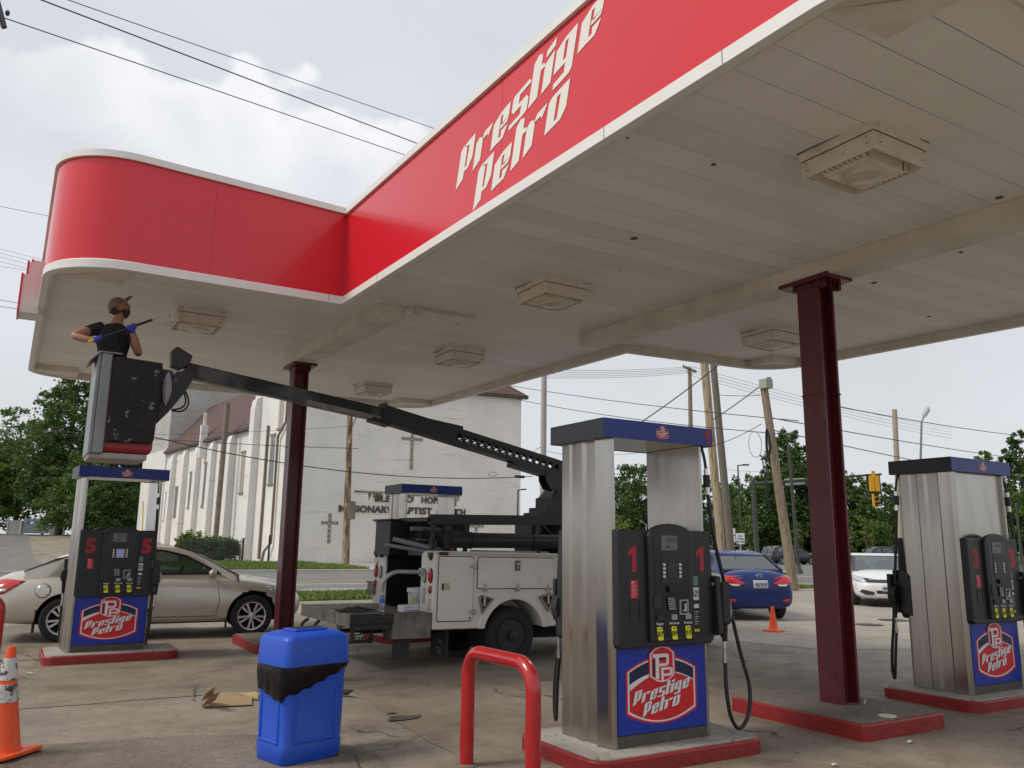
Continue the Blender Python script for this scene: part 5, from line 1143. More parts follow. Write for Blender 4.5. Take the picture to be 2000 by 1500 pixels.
# pole line and gloved hands closed on it
PA, PB = Vector((.545, 9.640, 3.625)), Vector((1.125, 9.615, 3.945)); pd = (PB-PA).normalized()
GLOVE = M('blue_nitrile_glove', (.045, .06, .42), .4, bump=.2, bs=60)
def gloved(s, wrist, back, name):
    """hand closed on the pole at distance s; back = direction from pole to the wrist side"""
    c = PA+pd*s; w_ = Vector(wrist); mb = MB(); b_ = (Vector(back)-pd*Vector(back).dot(pd)).normalized(); t_ = pd.cross(b_)
    L_ = lambda p: tuple(Vector(p)-MAN0)
    # palm: fat oval between the wrist and the pole
    palm = c+b_*.036
    mb.tube([L_(w_+(w_-palm)*.55), L_(w_), L_(w_*.5+palm*.5), L_(palm), L_(palm-(w_-palm).normalized()*.02)], [.033, .030, .036, .036, .024], 12)
    lens = (.85, 1.0, .95, .78)
    for i in range(4):
        o = c+pd*(-.034+.0225*i); pts = [o+b_*.034+t_*-.012]
        for k, a in enumerate((-60, -10, 45, 100, 150, 195)): 
            a = math.radians(a)*lens[i]; rr = .026
            pts.append(o-t_*rr*math.cos(a)*1.0-b_*rr*math.sin(a))
        mb.tube([L_(p) for p in pts], [.0115, .0112, .0108, .0104, .0100, .0094, .0080], 8)
    th = [c+pd*.045+b_*.035, c+pd*.058+b_*.018+t_*.016, c+pd*.05-b_*.010+t_*.024, c+pd*.034-b_*.022+t_*.016]
    mb.tube([L_(p) for p in th], [.014, .0125, .0115, .009], 8)
    return fuse(mb, name, GLOVE, man, .0035, 2)
gloved(.075, (.585, 9.668, 3.650), (.3, 1, .2), 'glove'); gloved(.425, (.945, 9.668, 3.79), (.1, .8, -.8), 'glove')
pole = thing('paint_roller', 'long-handled white paint roller held by the man in the bucket', 'paint roller', tuple(PA))
L_ = lambda p: tuple(Vector(p)-PA)
mb = MB(); mb.tube([L_(PA+pd*.05), L_(PB)], .011, 10); mb.build('pole', M('grey_pole', (.05, .05, .055), .4, .4), pole, smooth=60)
mb = MB(); mb.tube([L_(PA-pd*.02), L_(PA+pd*.045)], [.016, .018], 12); mb.build('grip', M('yellow_grip', (.62, .50, .02), .5), pole, smooth=60)
mb = MB(); mb.tube([L_(PA+pd*.49), L_(PA+pd*.60)], .0145, 12); mb.tube([L_(PA+pd*.61), L_(PB)], .0145, 12); mb.build('black_sleeve', BLACKPL, pole, smooth=60)
R0 = Vector((1.335, 9.64, 3.95)); R1 = Vector((1.345, 9.64, 4.16))
mb = MB(); mb.tube([L_(p) for p in spline([PB, PB+pd*.06, Vector((1.27, 9.63, 4.02)), Vector((1.27, 9.635, 3.92)), Vector((1.335, 9.64, 3.92)), R0])], .004, 8); mb.build('frame', M('frame_wire', (.5, .5, .48), .4, .6), pole, smooth=60)
mb = MB(); mb.tube([L_(R0), L_(R0+(R1-R0)*.05), L_(R0+(R1-R0)*.95), L_(R1)], [.022, .029, .029, .022], 20); mb.build('roller_sleeve', M('roller_nap', (.72, .70, .66), .95, bump=.8, bs=150), pole, smooth=50)
# ------------------------------------------------------------------ cars
def ring_half(w, zb, zs, zt):
    return [(0, zb), (.70*w, zb), (.93*w, zb+.05), (.99*w, zb+.16), (w, zb+(zs-zb)*.50), (.985*w, zb+(zs-zb)*.80), (.935*w, zs), (.80*w, zs+(zt-zs)*.55), (.45*w, zt-.004), (0, zt)]
def make_car(name, label, cat, loc, rz, st, cab, wheels, wr, paint, group=None, tumble=.32, detail=True, glass=GLASSD, rim='alloy', spokes=10, lowgloss=False):
    """st: stations (x, halfwidth, z bottom, z shoulder, z centre top); cab: dict of the glasshouse"""
    t = thing(name, label, cat, loc, rz, group)
    mb = MB(); n = 0; vs = []
    for x, w_, zb, zs, zt in st:
        h = ring_half(w_, zb, zs, zt); rg = [(x, -y, z) for y, z in h]+[(x, y, z) for y, z in h[1:-1][::-1]]; n = len(rg); vs += rg
    m = len(st); fs = [(i*n+k, i*n+(k+1) % n, (i+1)*n+(k+1) % n, (i+1)*n+k) for i in range(m-1) for k in range(n)]+[tuple(range(n))[::-1], tuple((m-1)*n+k for k in range(n))]
    mb.add(vs, fs); b = mb.build('body', [paint, UNDER], None)
    ss = b.modifiers.new('s', 'SUBSURF'); ss.levels = 2; ss.render_levels = 2; evaluated(b)
    cutters = []
    W = max(s[1] for s in st)
    for wx in wheels:
        for s in (-1, 1):
            cm = MB(); cm.lathe([(wr+.055, -.17), (wr+.055, .17)], 36, (wx, s*(W-.08), wr), 'y'); c = cm.build('cut', UNDER, None); cutters.append(c)
            bo = b.modifiers.new('b', 'BOOLEAN'); bo.operation = 'DIFFERENCE'; bo.object = c; bo.solver = 'EXACT'
    bpy.context.view_layer.update(); evaluated(b)
    for c in cutters: bpy.data.objects.remove(c)
    me = b.data; me.name = 'body'; me.materials.clear(); me.materials.append(paint); me.materials.append(UNDER)
    zb0 = min(s[2] for s in st)
    for p in me.polygons:
        c = p.center; ins = any(abs(math.hypot(c.x-wx, c.z-wr)-(wr+.055)) < .012 and abs(c.y) < W-.02 or (math.hypot(c.x-wx, c.z-wr) < wr+.05 and abs(c.y) < W-.15) for wx in wheels)
        p.material_index = 1 if ins or (p.normal.z < -.8 and c.z < zb0+.03) else 0
    me.shade_smooth(); me.set_sharp_from_angle(angle=math.radians(38)); b.parent = t
    bm = bmesh.new(); bm.from_mesh(me); bvh = BVHTree.FromBMesh(bm); bm.free()
    # glasshouse
    zb = cab['belt']; wb = cab['wb']; hw = lambda z: wb-(z-zb)*tumble
    zt = lambda p: p[1]; pr = cab['prof']; mb = MB(); k = len(pr)
    low = [(pr[0][0]-.02, zb-.10)]+pr+[(pr[-1][0]+.02, zb-.10)]; k = len(low)
    vs = [(x, -hw(max(z, zb)), z) for x, z in low]+[(x, hw(max(z, zb)), z) for x, z in low]
    fi, ri = cab['front'], cab['rear']; skip = set(range(fi[0]+1, fi[1]+1)) | set(range(ri[0]+1, ri[1]+1))
    fs = [(i, k+i, k+i+1, i+1) for i in range(k-1) if i not in skip]
    mb.add(vs, fs)
    rails = []      # pillars beside windscreen and rear window
    for (a_, b_) in (fi, ri):
        for s in (-1, 1):
            for j in range(a_, b_):
                (xa_, za_), (xb_, zb_) = pr[j], pr[j+1]; ya_, yb_ = hw(max(za_, zb)), hw(max(zb_, zb)); mb.add([(xa_, s*ya_, za_), (xb_, s*yb_, zb_), (xb_, s*(yb_-.06), zb_), (xa_, s*(ya_-.06), za_)], [(0, 1, 2, 3)])
    def inpoly(x, y, P_):
        c = False; j = len(P_)-1
        for i in range(len(P_)):
            if (P_[i][1] > y) != (P_[j][1] > y) and x < (P_[j][0]-P_[i][0])*(y-P_[i][1])/(P_[j][1]-P_[i][1])+P_[i][0]: c = not c
            j = i
        return c
    v2 = [Vector(p) for p in low]; loops = [list(range(k))]; e2 = [(i, (i+1) % k) for i in range(k)]
    for poly in cab['side']: o_ = len(v2); v2 += [Vector(p) for p in poly]; n_ = len(poly); e2 += [(o_+i, o_+(i+1) % n_) for i in range(n_)]
    V2, E2, F2, *_ = delaunay_2d_cdt(v2, e2, [], 0, 1e-5)
    F2 = [f for f in F2 if (lambda c: inpoly(c.x, c.y, low) and not any(inpoly(c.x, c.y, p_) for p_ in cab['side']))(sum((V2[i] for i in f), Vector((0, 0)))/3)]
    for s in (-1, 1): mb.add([(p.x, s*hw(max(p.y, zb)), p.y) for p in V2], F2)
    roof = mb.build('cabin', paint, t, smooth=35)
    rm_ = roof.modifiers.new('w', 'WELD'); rm_.merge_threshold = .0008; bv = roof.modifiers.new('b', 'BEVEL'); bv.width = .03; bv.segments = 3; bv.limit_method = 'ANGLE'; bv.angle_limit = math.radians(30); so = roof.modifiers.new('s', 'SOLIDIFY'); so.thickness = .03; so.offset = -1
    # seats, dashboard and steering wheel seen through the glass
    xm = [p for p in pr if p[1] > max(q_[1] for q_ in pr)-.12]; xf = max(p[0] for p in xm); xr = min(p[0] for p in xm); SEAT = M('seat_cloth', (.06, .055, .05), .9)
    for sx, xx in ((1, xf-.55), (0, xr+.05)):
        for s in (-1, 1):
            m2 = MB(); m2.prism([(xx-.05, zb-.12), (xx+.10, zb-.12), (xx+.0, zb+.12), (xx-.12, zb+.12)], s*.36-.22, s*.36+.22, lambda u, v, d: (u, d, v)); m2.prism([(xx-.14, zb+.13), (xx-.02, zb+.13), (xx-.05, zb+.26), (xx-.15, zb+.26)], s*.36-.12, s*.36+.12, lambda u, v, d: (u, d, v)); m2.beam((xx-.07, s*.36, zb+.05), (xx-.08, s*.36, zb+.2), .03, .03); m2.build('seat', SEAT, roof, bevel=.03)
    m2 = MB(); m2.box(fi[1] and pr[fi[1]][0]-.75, pr[fi[1]][0]-.25, -wb+.12, wb-.12, zb-.12, zb-.005); m2.build('dashboard', DKPL, roof, bevel=.03)
    m2 = MB(); xs_ = pr[fi[1]][0]-.86; m2.tube([(xs_+.05*math.sin(a), .36+.18*math.cos(a), zb-.0+.17*math.sin(a)) for a in [2*PI*i/24 for i in range(25)]], .015, 6, cap=False); m2.beam((xs_, .18, zb), (xs_, .54, zb), .03, .03); m2.build('steering_wheel', DKPL, roof)
    def inset(pp, d):   # shrink polygon towards its centre
        n_ = len(pp); o = []
        ar = sum(pp[i][0]*pp[(i+1) % n_][1]-pp[(i+1) % n_][0]*pp[i][1] for i in range(n_)); sg = 1 if ar > 0 else -1
        for i in range(n_):
            a, b_, c = Vector(pp[i-1]), Vector(pp[i]), Vector(pp[(i+1) % n_]); e1 = (b_-a).normalized(); e2 = (c-b_).normalized()
            n1 = Vector((-e1.y, e1.x))*sg; n2 = Vector((-e2.y, e2.x))*sg; mm = n1+n2; mm = mm/max(.35, mm.dot(n1)); q_ = b_+mm*d; o.append((q_.x, q_.y))
        return o
    for poly in cab['side']:
        for s in (-1, 1):
            pp = inset(poly, -.018); pq = inset(poly, .012); n_ = len(pp); mb = MB()
            for i in range(n_): mb.add([(u, s*(hw(v)+.004), v) for u, v in (pp[i], pp[(i+1) % n_], pq[(i+1) % n_], pq[i])], [(0, 1, 2, 3)])
            mb.build('window_trim', BLACKGL, roof)
            mb = MB(); mb.add([(u, s*(hw(v)-.008), v) for u, v in poly], [tuple(range(n_))]); mb.build('side_window', glass, roof)
    def across(i0, i1, name, dd=.05):
        a, c = pr[i0], pr[i1]; nx, nz = -(c[1]-a[1]), c[0]-a[0]; l_ = math.hypot(nx, nz); nx, nz = nx/l_, nz/l_
        if nz < 0: nx, nz = -nx, -nz
        for o_, marg, mt in ((.003, .035, BLACKGL), (.006, .06, glass)):
            lo, hi = (a, c) if a[1] < c[1] else (c, a); f0, f1 = marg*.5/l_, 1-marg*.8/l_
            q0 = (lo[0]+(hi[0]-lo[0])*f0, lo[1]+(hi[1]-lo[1])*f0); q1 = (lo[0]+(hi[0]-lo[0])*f1, lo[1]+(hi[1]-lo[1])*f1)
            w0, w1 = hw(max(q0[1], zb))-marg, hw(q1[1])-marg
            C_ = [Vector((q0[0]+nx*o_, -w0, q0[1]+nz*o_)), Vector((q0[0]+nx*o_, w0, q0[1]+nz*o_)), Vector((q1[0]+nx*o_, w1, q1[1]+nz*o_)), Vector((q1[0]+nx*o_, -w1, q1[1]+nz*o_))]; mb = MB()
            if mt is glass: mb.add([tuple(p) for p in C_], [(0, 1, 2, 3)])
            else:
                ce = sum(C_, Vector())/4; ex = (C_[1]-C_[0]).normalized(); ez = ((C_[3]+C_[2])/2-(C_[0]+C_[1])/2).normalized(); sg_ = [(1, 1), (-1, 1), (-1, -1), (1, -1)]
                O_ = [p-ex*.05*sg_[i][0]-ez*.035*sg_[i][1] for i, p in enumerate(C_)]; I_ = [p+ex*.05*sg_[i][0]+ez*.045*sg_[i][1] for i, p in enumerate(C_)]
                for i in range(4): mb.add([tuple(O_[i]), tuple(O_[(i+1) % 4]), tuple(I_[(i+1) % 4]), tuple(I_[i])], [(0, 1, 2, 3)])
            mb.build(name if mt is glass else name+'_trim', mt, roof)
    across(*cab['front'], 'windscreen'); across(*cab['rear'], 'rear_window')
    for wx in wheels:
        for s in (-1, 1):
            y = s*(W-.115); mb = MB(); r = wr; wd = .21
            mb.lathe([(r*.66, -wd/2), (r*.9, -wd/2), (r*.985, -wd/2+.025), (r, -wd/2+.05), (r, wd/2-.05), (r*.985, wd/2-.025), (r*.9, wd/2), (r*.66, wd/2)], 36, (0, 0, 0), 'y', cap=False); wh = mb.build('wheel', TYRE, t, smooth=35, loc=(wx, y, wr-.004))
            f = s*wd/2; mb = MB(); mb.lathe([(r*.68, f*.4), (r*.68, f*1.02), (r*.62, f*.98), (r*.60, f*.5)], 32, (0, 0, 0), 'y', 0, cap=False)
            mb.lathe([(r*.61, f*.46), (r*.001, f*.46)], 32, (0, 0, 0), 'y', 1)
            if detail:
                for k_ in range(spokes):
                    a = 2*PI*k_/spokes+(.10 if k_ % 2 else -.10)*(spokes == 10); ca, sa = math.cos(a), math.sin(a); a2 = a+(.16 if k_ % 2 else -.16)*(spokes == 10)
                    mb.prism([(-.012, .04), (.012, .04), (.018, .92), (-.018, .92)], f*.70, f*.98, lambda u, v, d, ca=ca, sa=sa: ((v*r*.68)*ca-u*sa, d, (v*r*.68)*sa+u*ca), 0)
                mb.lathe([(r*.15, f*.5), (r*.15, f*.98), (r*.10, f*1.02), (.001, f*1.02)], 20, (0, 0, 0), 'y', 0)
                for k_ in range(5): a = 2*PI*k_/5; mb.lathe([(.010, f*.95), (.010, f*1.06)], 6, (r*.22*math.cos(a), 0, r*.22*math.sin(a)), 'y', 1)
                mb.lathe([(r*.60, f*.4), (r*.60, f*.42)], 24, (0, 0, 0), 'y', 1)
            mb.build('rim', [ALLOY, UNDER], wh, smooth=40)
    def decal(name, poly, axis, mat, off=.004, sign=1, parent=b, step=.05, thick=.006):
        """poly in the plane facing +-axis, laid on the body surface. axis 'y': (x,z); 'x': (y,z); 'z': (x,y)"""
        pts = []; n_ = len(poly)
        for i in range(n_):
            p0, p1 = poly[i], poly[(i+1) % n_]; kk = max(1, int(math.dist(p0, p1)/step)); pts += [Vector((p0[0]+(p1[0]-p0[0])*j/kk, p0[1]+(p1[1]-p0[1])*j/kk)) for j in range(kk)]
        ne = len(pts); xs = [p.x for p in pts]; ys = [p.y for p in pts]
        def inside(x, y):
            c = False; j = ne-1
            for i in range(ne):
                if (pts[i].y > y) != (pts[j].y > y) and x < (pts[j].x-pts[i].x)*(y-pts[i].y)/(pts[j].y-pts[i].y)+pts[i].x: c = not c
                j = i
            return c
        inner = []; x = min(xs)+step*.5
        while x < max(xs):
            y = min(ys)+step*.5
            while y < max(ys):
                if inside(x, y): inner.append(Vector((x, y)))
                y += step
            x += step
        V2, E2, F2, *_ = delaunay_2d_cdt(pts+inner, [], [list(range(ne))], 1, 1e-5)
        vs = []; ok = True
        for p in V2:
            if axis == 'y': o_, d_ = Vector((p.x, sign*3, p.y)), Vector((0, -sign, 0))
            elif axis == 'x': o_, d_ = Vector((sign*9 if sign > 0 else -4, p.x, p.y)), Vector((-sign, 0, 0))
            else: o_, d_ = Vector((p.x, p.y, 3)), Vector((0, 0, -1))
            h = bvh.ray_cast(o_, d_)
            if h[0] is None or abs((h[0]-o_).dot(d_)) > (3.2 if axis == 'y' else 99): vs.append(None); continue
            vs.append(h[0]+h[1]*off-d_*.001)
        F2 = [f for f in F2 if all(vs[i] is not None for i in f) and max((vs[i]-vs[f[0]]).length for i in f) < .35]
        par = {}
        def fd_(a):
            while par.setdefault(a, a) != a: a = par[a]
            return a
        for f in F2:
            for i in f[1:]: par[fd_(i)] = fd_(f[0])
        if F2:
            cnt_ = {}
            for f in F2: cnt_[fd_(f[0])] = cnt_.get(fd_(f[0]), 0)+1
            big_ = max(cnt_, key=cnt_.get); F2 = [f for f in F2 if fd_(f[0]) == big_]
        us_ = sorted({i for f in F2 for i in f}); mp_ = {i: j for j, i in enumerate(us_)}; mb = MB(); mb.add([tuple(vs[i]) for i in us_], [tuple(mp_[i] for i in f) for f in F2]); o_ = mb.build(name, mat, parent, smooth=180); so = o_.modifiers.new('s', 'SOLIDIFY'); so.thickness = thick; so.offset = 0; return o_
    def seam(pts, sign, name='door_gap', w_=.008):
        for i in range(len(pts)-1):
            a, c = Vector(pts[i]), Vector(pts[i+1]); e = (c-a).normalized(); nn = Vector((-e.y, e.x))*w_/2
            decal(name, [tuple(a-nn), tuple(c-nn), tuple(c+nn), tuple(a+nn)], 'y', M('door_gap_dark', (.03, .028, .025), .7), .0015, sign, step=.08, thick=.002)
    t_ = dict(root=t, body=b, decal=decal, seam=seam, bvh=bvh, cabin=roof); return t_
def place(wx, wy, X, Y, rz):
    """origin so that the local point (wx,wy) falls on world (X,Y)"""
    c, s = math.cos(rz), math.sin(rz); return (X-(wx*c-wy*s), Y-(wx*s+wy*c), .004)
def mirror(c, x, z, y, mat, sz=(.06, .085, .06)):
    for s in (-1, 1):
        mb = MB(); mb.lathe([(.001, -1), (.6, -.8), (.95, -.3), (1, .2), (.8, .8), (.5, 1), (.001, 1.02)], 16, (0, 0, 0), 'x'); mb.v = [(x+v[0]*sz[0], s*(y+.12)+v[1]*sz[1], z+v[2]*sz[2]) for v in mb.v]; o = mb.build('mirror', [mat], c['root'], smooth=60)
        mb = MB(); mb.tube([(x, s*(y-.03), z-.06), (x, s*(y+.06), z-.02)], .02, 8); mb.build('mirror_arm', DKPL, o)
# beige sedan at pump 5
BEIGE = M('champagne_paint', (.58, .54, .455), .30, .35, coat=.6, var=.02)
rz = math.radians(-7.9)
st = [(.0, .52, .52, .70, .74), (.05, .74, .34, .78, .86), (.22, .86, .26, .84, 1.02), (.60, .905, .24, .90, 1.07), (1.13, .925, .22, .92, 1.06), (1.9, .925, .20, .92, .98), (2.9, .925, .20, .90, .97), (3.55, .92, .21, .86, .98), (3.88, .915, .22, .84, .95), (4.32, .88, .22, .76, .88), (4.58, .78, .24, .66, .78), (4.70, .60, .34, .56, .66), (4.73, .45, .42, .52, .58)]
cab = dict(belt=.95, wb=.80, prof=[(.52, 1.05), (.95, 1.22), (1.30, 1.37), (1.75, 1.44), (2.2, 1.455), (2.65, 1.42), (3.0, 1.30), (3.62, .97)], rear=(0, 2), front=(6, 7),
           side=[[(2.02, 1.00), (2.02, 1.375), (2.45, 1.365), (2.80, 1.28), (3.20, 1.08), (3.22, 1.01)], [(1.18, 1.06), (1.35, 1.30), (1.65, 1.365), (1.93, 1.375), (1.93, 1.00), (1.22, .99)], [(3.27, 1.01), (3.27, 1.055), (3.36, 1.0)]])
car = make_car('sedan', 'beige four-door sedan parked behind pump 5 at the left, facing right', 'car', place(3.88, -.83, 3.61, 14.24, rz), rz, st, cab, (1.13, 3.88), .335, BEIGE, spokes=10)
D = car['decal']
for s in (-1, 1):
    D('tail_lamp', [(.0, .74), (.06, .68), (.30, .72), (.56, .90), (.30, .93), (.05, .90)], 'y', REDLENS, .006, s)
    D('tail_lamp_clear', [(.24, .735), (.34, .76), (.36, .80), (.22, .78)], 'y', CLEARLENS, .011, s)
    D('head_lamp', [(4.25, .66), (4.50, .60), (4.54, .66), (4.34, .76), (4.08, .80)], 'y', CLEARLENS, .005, s)
    car['seam']([(2.02, .34), (2.0, .60), (2.02, .93)], s); car['seam']([(3.32, .34), (3.36, .60), (3.30, .93)], s); car['seam']([(1.16, .62), (1.22, .93)], s)
    car['seam']([(1.5, .34), (3.32, .34)], s, 'sill_gap'); D('sill_trim', [(1.42, .235), (3.5, .235), (3.5, .275), (1.42, .275)], 'y', M('sill_chrome', (.45, .44, .42), .3, .7), .004, s)
    for hx_ in (1.36, 2.18):
        mb = MB(); mb.tube(spline([(hx_, s*.925, .80), (hx_+.04, s*.955, .805), (hx_+.17, s*.955, .81), (hx_+.21, s*.925, .815)], 3), .016, 8); mb.build('door_handle', BEIGE, car['body'], smooth=60)
    D('fuel_flap' if s < 0 else 'badge', [(.82+.10*math.cos(a*PI/8), .76+.10*math.sin(a*PI/8)) for a in range(16)], 'y', BEIGE, .0022, s, step=.04, thick=.001)
D('number_plate', [(-.26, .60), (.26, .60), (.26, .72), (-.26, .72)], 'x', LABW, .01, -1)
mirror(car, 3.22, 1.02, .83, BEIGE); 
D('fuel_flap_ring', [(.82+.108*math.cos(a*PI/10), .76+.108*math.sin(a*PI/10)) for a in range(20)], 'y', M('door_gap_dark', (.03, .028, .025), .7), .0015, -1, thick=.001)
# mud flaps
for x in (3.48, .72):
    mb = MB(); mb.box(x, x+.02, -.90, -.70, .14, .30); mb.build('mud_flap', DKPL, car['root'])
# blue sedan, seen from behind
BLUEP = M('dark_blue_paint', (.003, .020, .135), .25, .0, coat=.3, spec=.35)
rz = math.radians(64)
st = [(.0, .50, .40, .68, .74), (.04, .74, .28, .80, .93), (.16, .82, .24, .90, 1.06), (.55, .845, .22, .94, 1.07), (.9, .85, .20, .93, 1.02), (1.8, .85, .20, .91, .96), (2.8, .85, .20, .90, .96), (3.4, .845, .21, .86, .96), (3.85, .82, .22, .78, .88), (4.2, .74, .24, .66, .76), (4.36, .5, .36, .55, .62)]
cab = dict(belt=.94, wb=.74, prof=[(.38, 1.05), (1.0, 1.34), (1.4, 1.43), (2.0, 1.455), (2.5, 1.40), (3.3, .96)], rear=(0, 1), front=(4, 5),
           side=[[(1.85, .99), (1.85, 1.37), (2.35, 1.35), (2.75, 1.12), (2.78, .99)], [(1.0, 1.04), (1.25, 1.30), (1.5, 1.365), (1.78, 1.37), (1.78, .99), (1.05, .98)]])
car = make_car('sedan', 'dark blue sedan seen from behind at the right of pump 1', 'car', place(.88, -.74, 14.85, 13.05, rz), rz, st, cab, (.88, 3.45), .30, BLUEP, tumble=.36, glass=GLASSB)
D = car['decal']; tl = [(.30, .80), (.58, .94), (.79, .96), (.80, .84), (.66, .79), (.46, .755)]
for s in (-1, 1):
    D('tail_lamp', [(s*y, z-.03) for y, z in tl], 'x', REDLENS, .018, -1, step=.03, thick=.022); D('reverse_lamp', [(s*.42, .75), (s*.64, .765), (s*.60, .72), (s*.44, .715)], 'x', CLEARLENS, .024, -1, step=.03, thick=.02)
    D('reflector', [(s*.50, .44), (s*.68, .46), (s*.66, .40), (s*.54, .39)], 'x', REDLENS, .006, -1, step=.03)
    D('tail_lamp_side', [(.05, .76), (.36, .84), (.10, .93), (.02, .90)], 'y', REDLENS, .006, s)
    car['seam']([(1.82, .34), (1.82, .93)], s); car['seam']([(2.95, .34), (2.95, .93)], s)
pl_ = D('number_plate', [(-.20, .68), (.12, .68), (.12, .84), (-.20, .84)], 'x', M('plate_white', (.50, .52, .55), .5), .012, -1)
D('boot_gap', [(-.50, .600), (.50, .600), (.50, .606), (-.50, .606)], 'x', UNDER, .003, -1)
BLUEINK = M('plate_ink', (.03, .05, .18), .6)
text_obj('plate_text', 'HLJ 8129', .085, BLUEINK, pl_, (-.022, -.04, .757), (PI/2, 0, -PI/2), .002, xs=.85, bold=.002)
def badge_h(parent, x, y, z, k, facing):
    mb = MB(); pts = [Vector((0, math.cos(a)*.075*k, math.sin(a)*.045*k)) for a in [2*PI*i/24 for i in range(25)]]
    mb.tube([tuple(Vector((x, y, z))+p) for p in pts], .006*k, 6, cap=False)
    for yy in (-.03, .03): mb.tube([(x, y+yy*k-.008*k*facing, z-.035*k), (x, y+yy*k+.008*k*facing, z+.035*k)], .006*k, 6)
    mb.tube([(x, y-.03*k, z-.004*k), (x, y+.03*k, z+.006*k)], .006*k, 6); return mb.build('badge', CHROME, parent, smooth=60)
h = car['bvh'].ray_cast(Vector((-4, -.04, .93)), Vector((1, 0, 0)))[0]; badge_h(car['body'], h.x-.012, -.04, .93, 1.0, -1)
h = car['bvh'].ray_cast(Vector((-4, .48, .93)), Vector((1, 0, 0)))[0]
text_obj('model_script', 'ACCENT', .05, CHROME, car['body'], (h.x-.008, .42, .925), (PI/2, 0, -PI/2), .002, bold=.001)
mb = MB(); mb.tube(spline([(1.35, .0, 1.43), (1.28, .0, 1.50), (1.15, .0, 1.66)]), .008, 6); mb.build('aerial', DKPL, car['root'])
# white coupe, facing us
WCAR = M('white_car_paint', (.74, .74, .73), .25, coat=.8)
rz = math.radians(223)
st = [(.0, .5, .45, .7, .78), (.08, .78, .30, .85, .95), (.5, .87, .24, .92, 1.02), (1.0, .89, .22, .92, .98), (2.4, .895, .20, .90, .95), (3.1, .89, .20, .88, .98), (3.6, .885, .20, .86, .95), (4.05, .86, .20, .78, .86), (4.35, .80, .20, .68, .75), (4.50, .66, .22, .58, .66), (4.55, .48, .32, .52, .58)]
cab = dict(belt=.93, wb=.78, prof=[(.25, 1.0), (.9, 1.28), (1.5, 1.39), (2.1, 1.40), (2.45, 1.33), (3.35, .93)], rear=(0, 1), front=(4, 5),
           side=[[(1.65, .97), (1.65, 1.33), (2.2, 1.32), (2.75, 1.07), (2.8, .97)], [(.8, 1.02), (1.1, 1.25), (1.58, 1.33), (1.58, .97)]])
car = make_car('coupe', 'white coupe facing the viewer between the right maroon post and pump 3', 'car', place(3.62, -.78, 20.35, 15.1, rz), rz, st, cab, (.95, 3.62), .31, WCAR, glass=GLASSB)
D = car['decal']; HON = M('grille_dark', (.03, .03, .035), .4)
D('grille', [(-.56, .64), (.56, .64), (.64, .74), (.3, .70), (-.3, .70), (-.64, .74)], 'x', HON, .018, 1, step=.03, thick=.02)
D('grille_bar', [(-.5, .685), (.5, .685), (.5, .70), (-.5, .70)], 'x', CHROME, .032, 1, step=.03)
for s in (-1, 1):
    D('head_lamp', [(s*.45, .66), (s*.70, .64), (s*.84, .70), (s*.84, .80), (s*.62, .75)], 'x', CLEARLENS, .016, 1, step=.03, thick=.02)
    D('head_lamp_side', [(3.95, .72), (4.25, .66), (4.35, .68), (4.2, .76), (3.95, .80)], 'y', CLEARLENS, .006, s)
    D('fog_recess', [(s*.40, .40), (s*.68, .46), (s*.74, .40), (s*.60, .33), (s*.42, .33)], 'x', HON, .014, 1, step=.03, thick=.02)
D('lower_grille', [(-.34, .36), (.34, .36), (.36, .44), (-.36, .44)], 'x', HON, .006, 1, step=.04)
pl_ = D('number_plate', [(-.20, .42), (.14, .42), (.14, .58), (-.20, .58)], 'x', M('plate_white', (.50, .52, .55), .5), .014, 1)
text_obj('plate_text', 'HMW 5735', .085, BLUEINK, pl_, (4.572, -.03, .497), (PI/2, 0, PI/2), .004, xs=.82, bold=.002)
h = car['bvh'].ray_cast(Vector((9, 0, .69)), Vector((-1, 0, 0)))[0]
mb = MB(); x_ = h.x+.045
for yy in (-.032, .032): mb.beam((x_, yy, .655), (x_, yy*1.25, .73), .010, .014)
mb.beam((x_, -.032, .69), (x_, .032, .69), .010, .014)
for a, b_ in (((-.055, .645), (.055, .645)), ((.055, .645), (.065, .74)), ((.065, .74), (-.065, .74)), ((-.065, .74), (-.055, .645))): mb.beam((x_, a[0], a[1]), (x_, b_[0], b_[1]), .008, .008)
mb.build('badge', CHROME, car['body']); mirror(car, 2.95, 1.0, .82, WCAR)
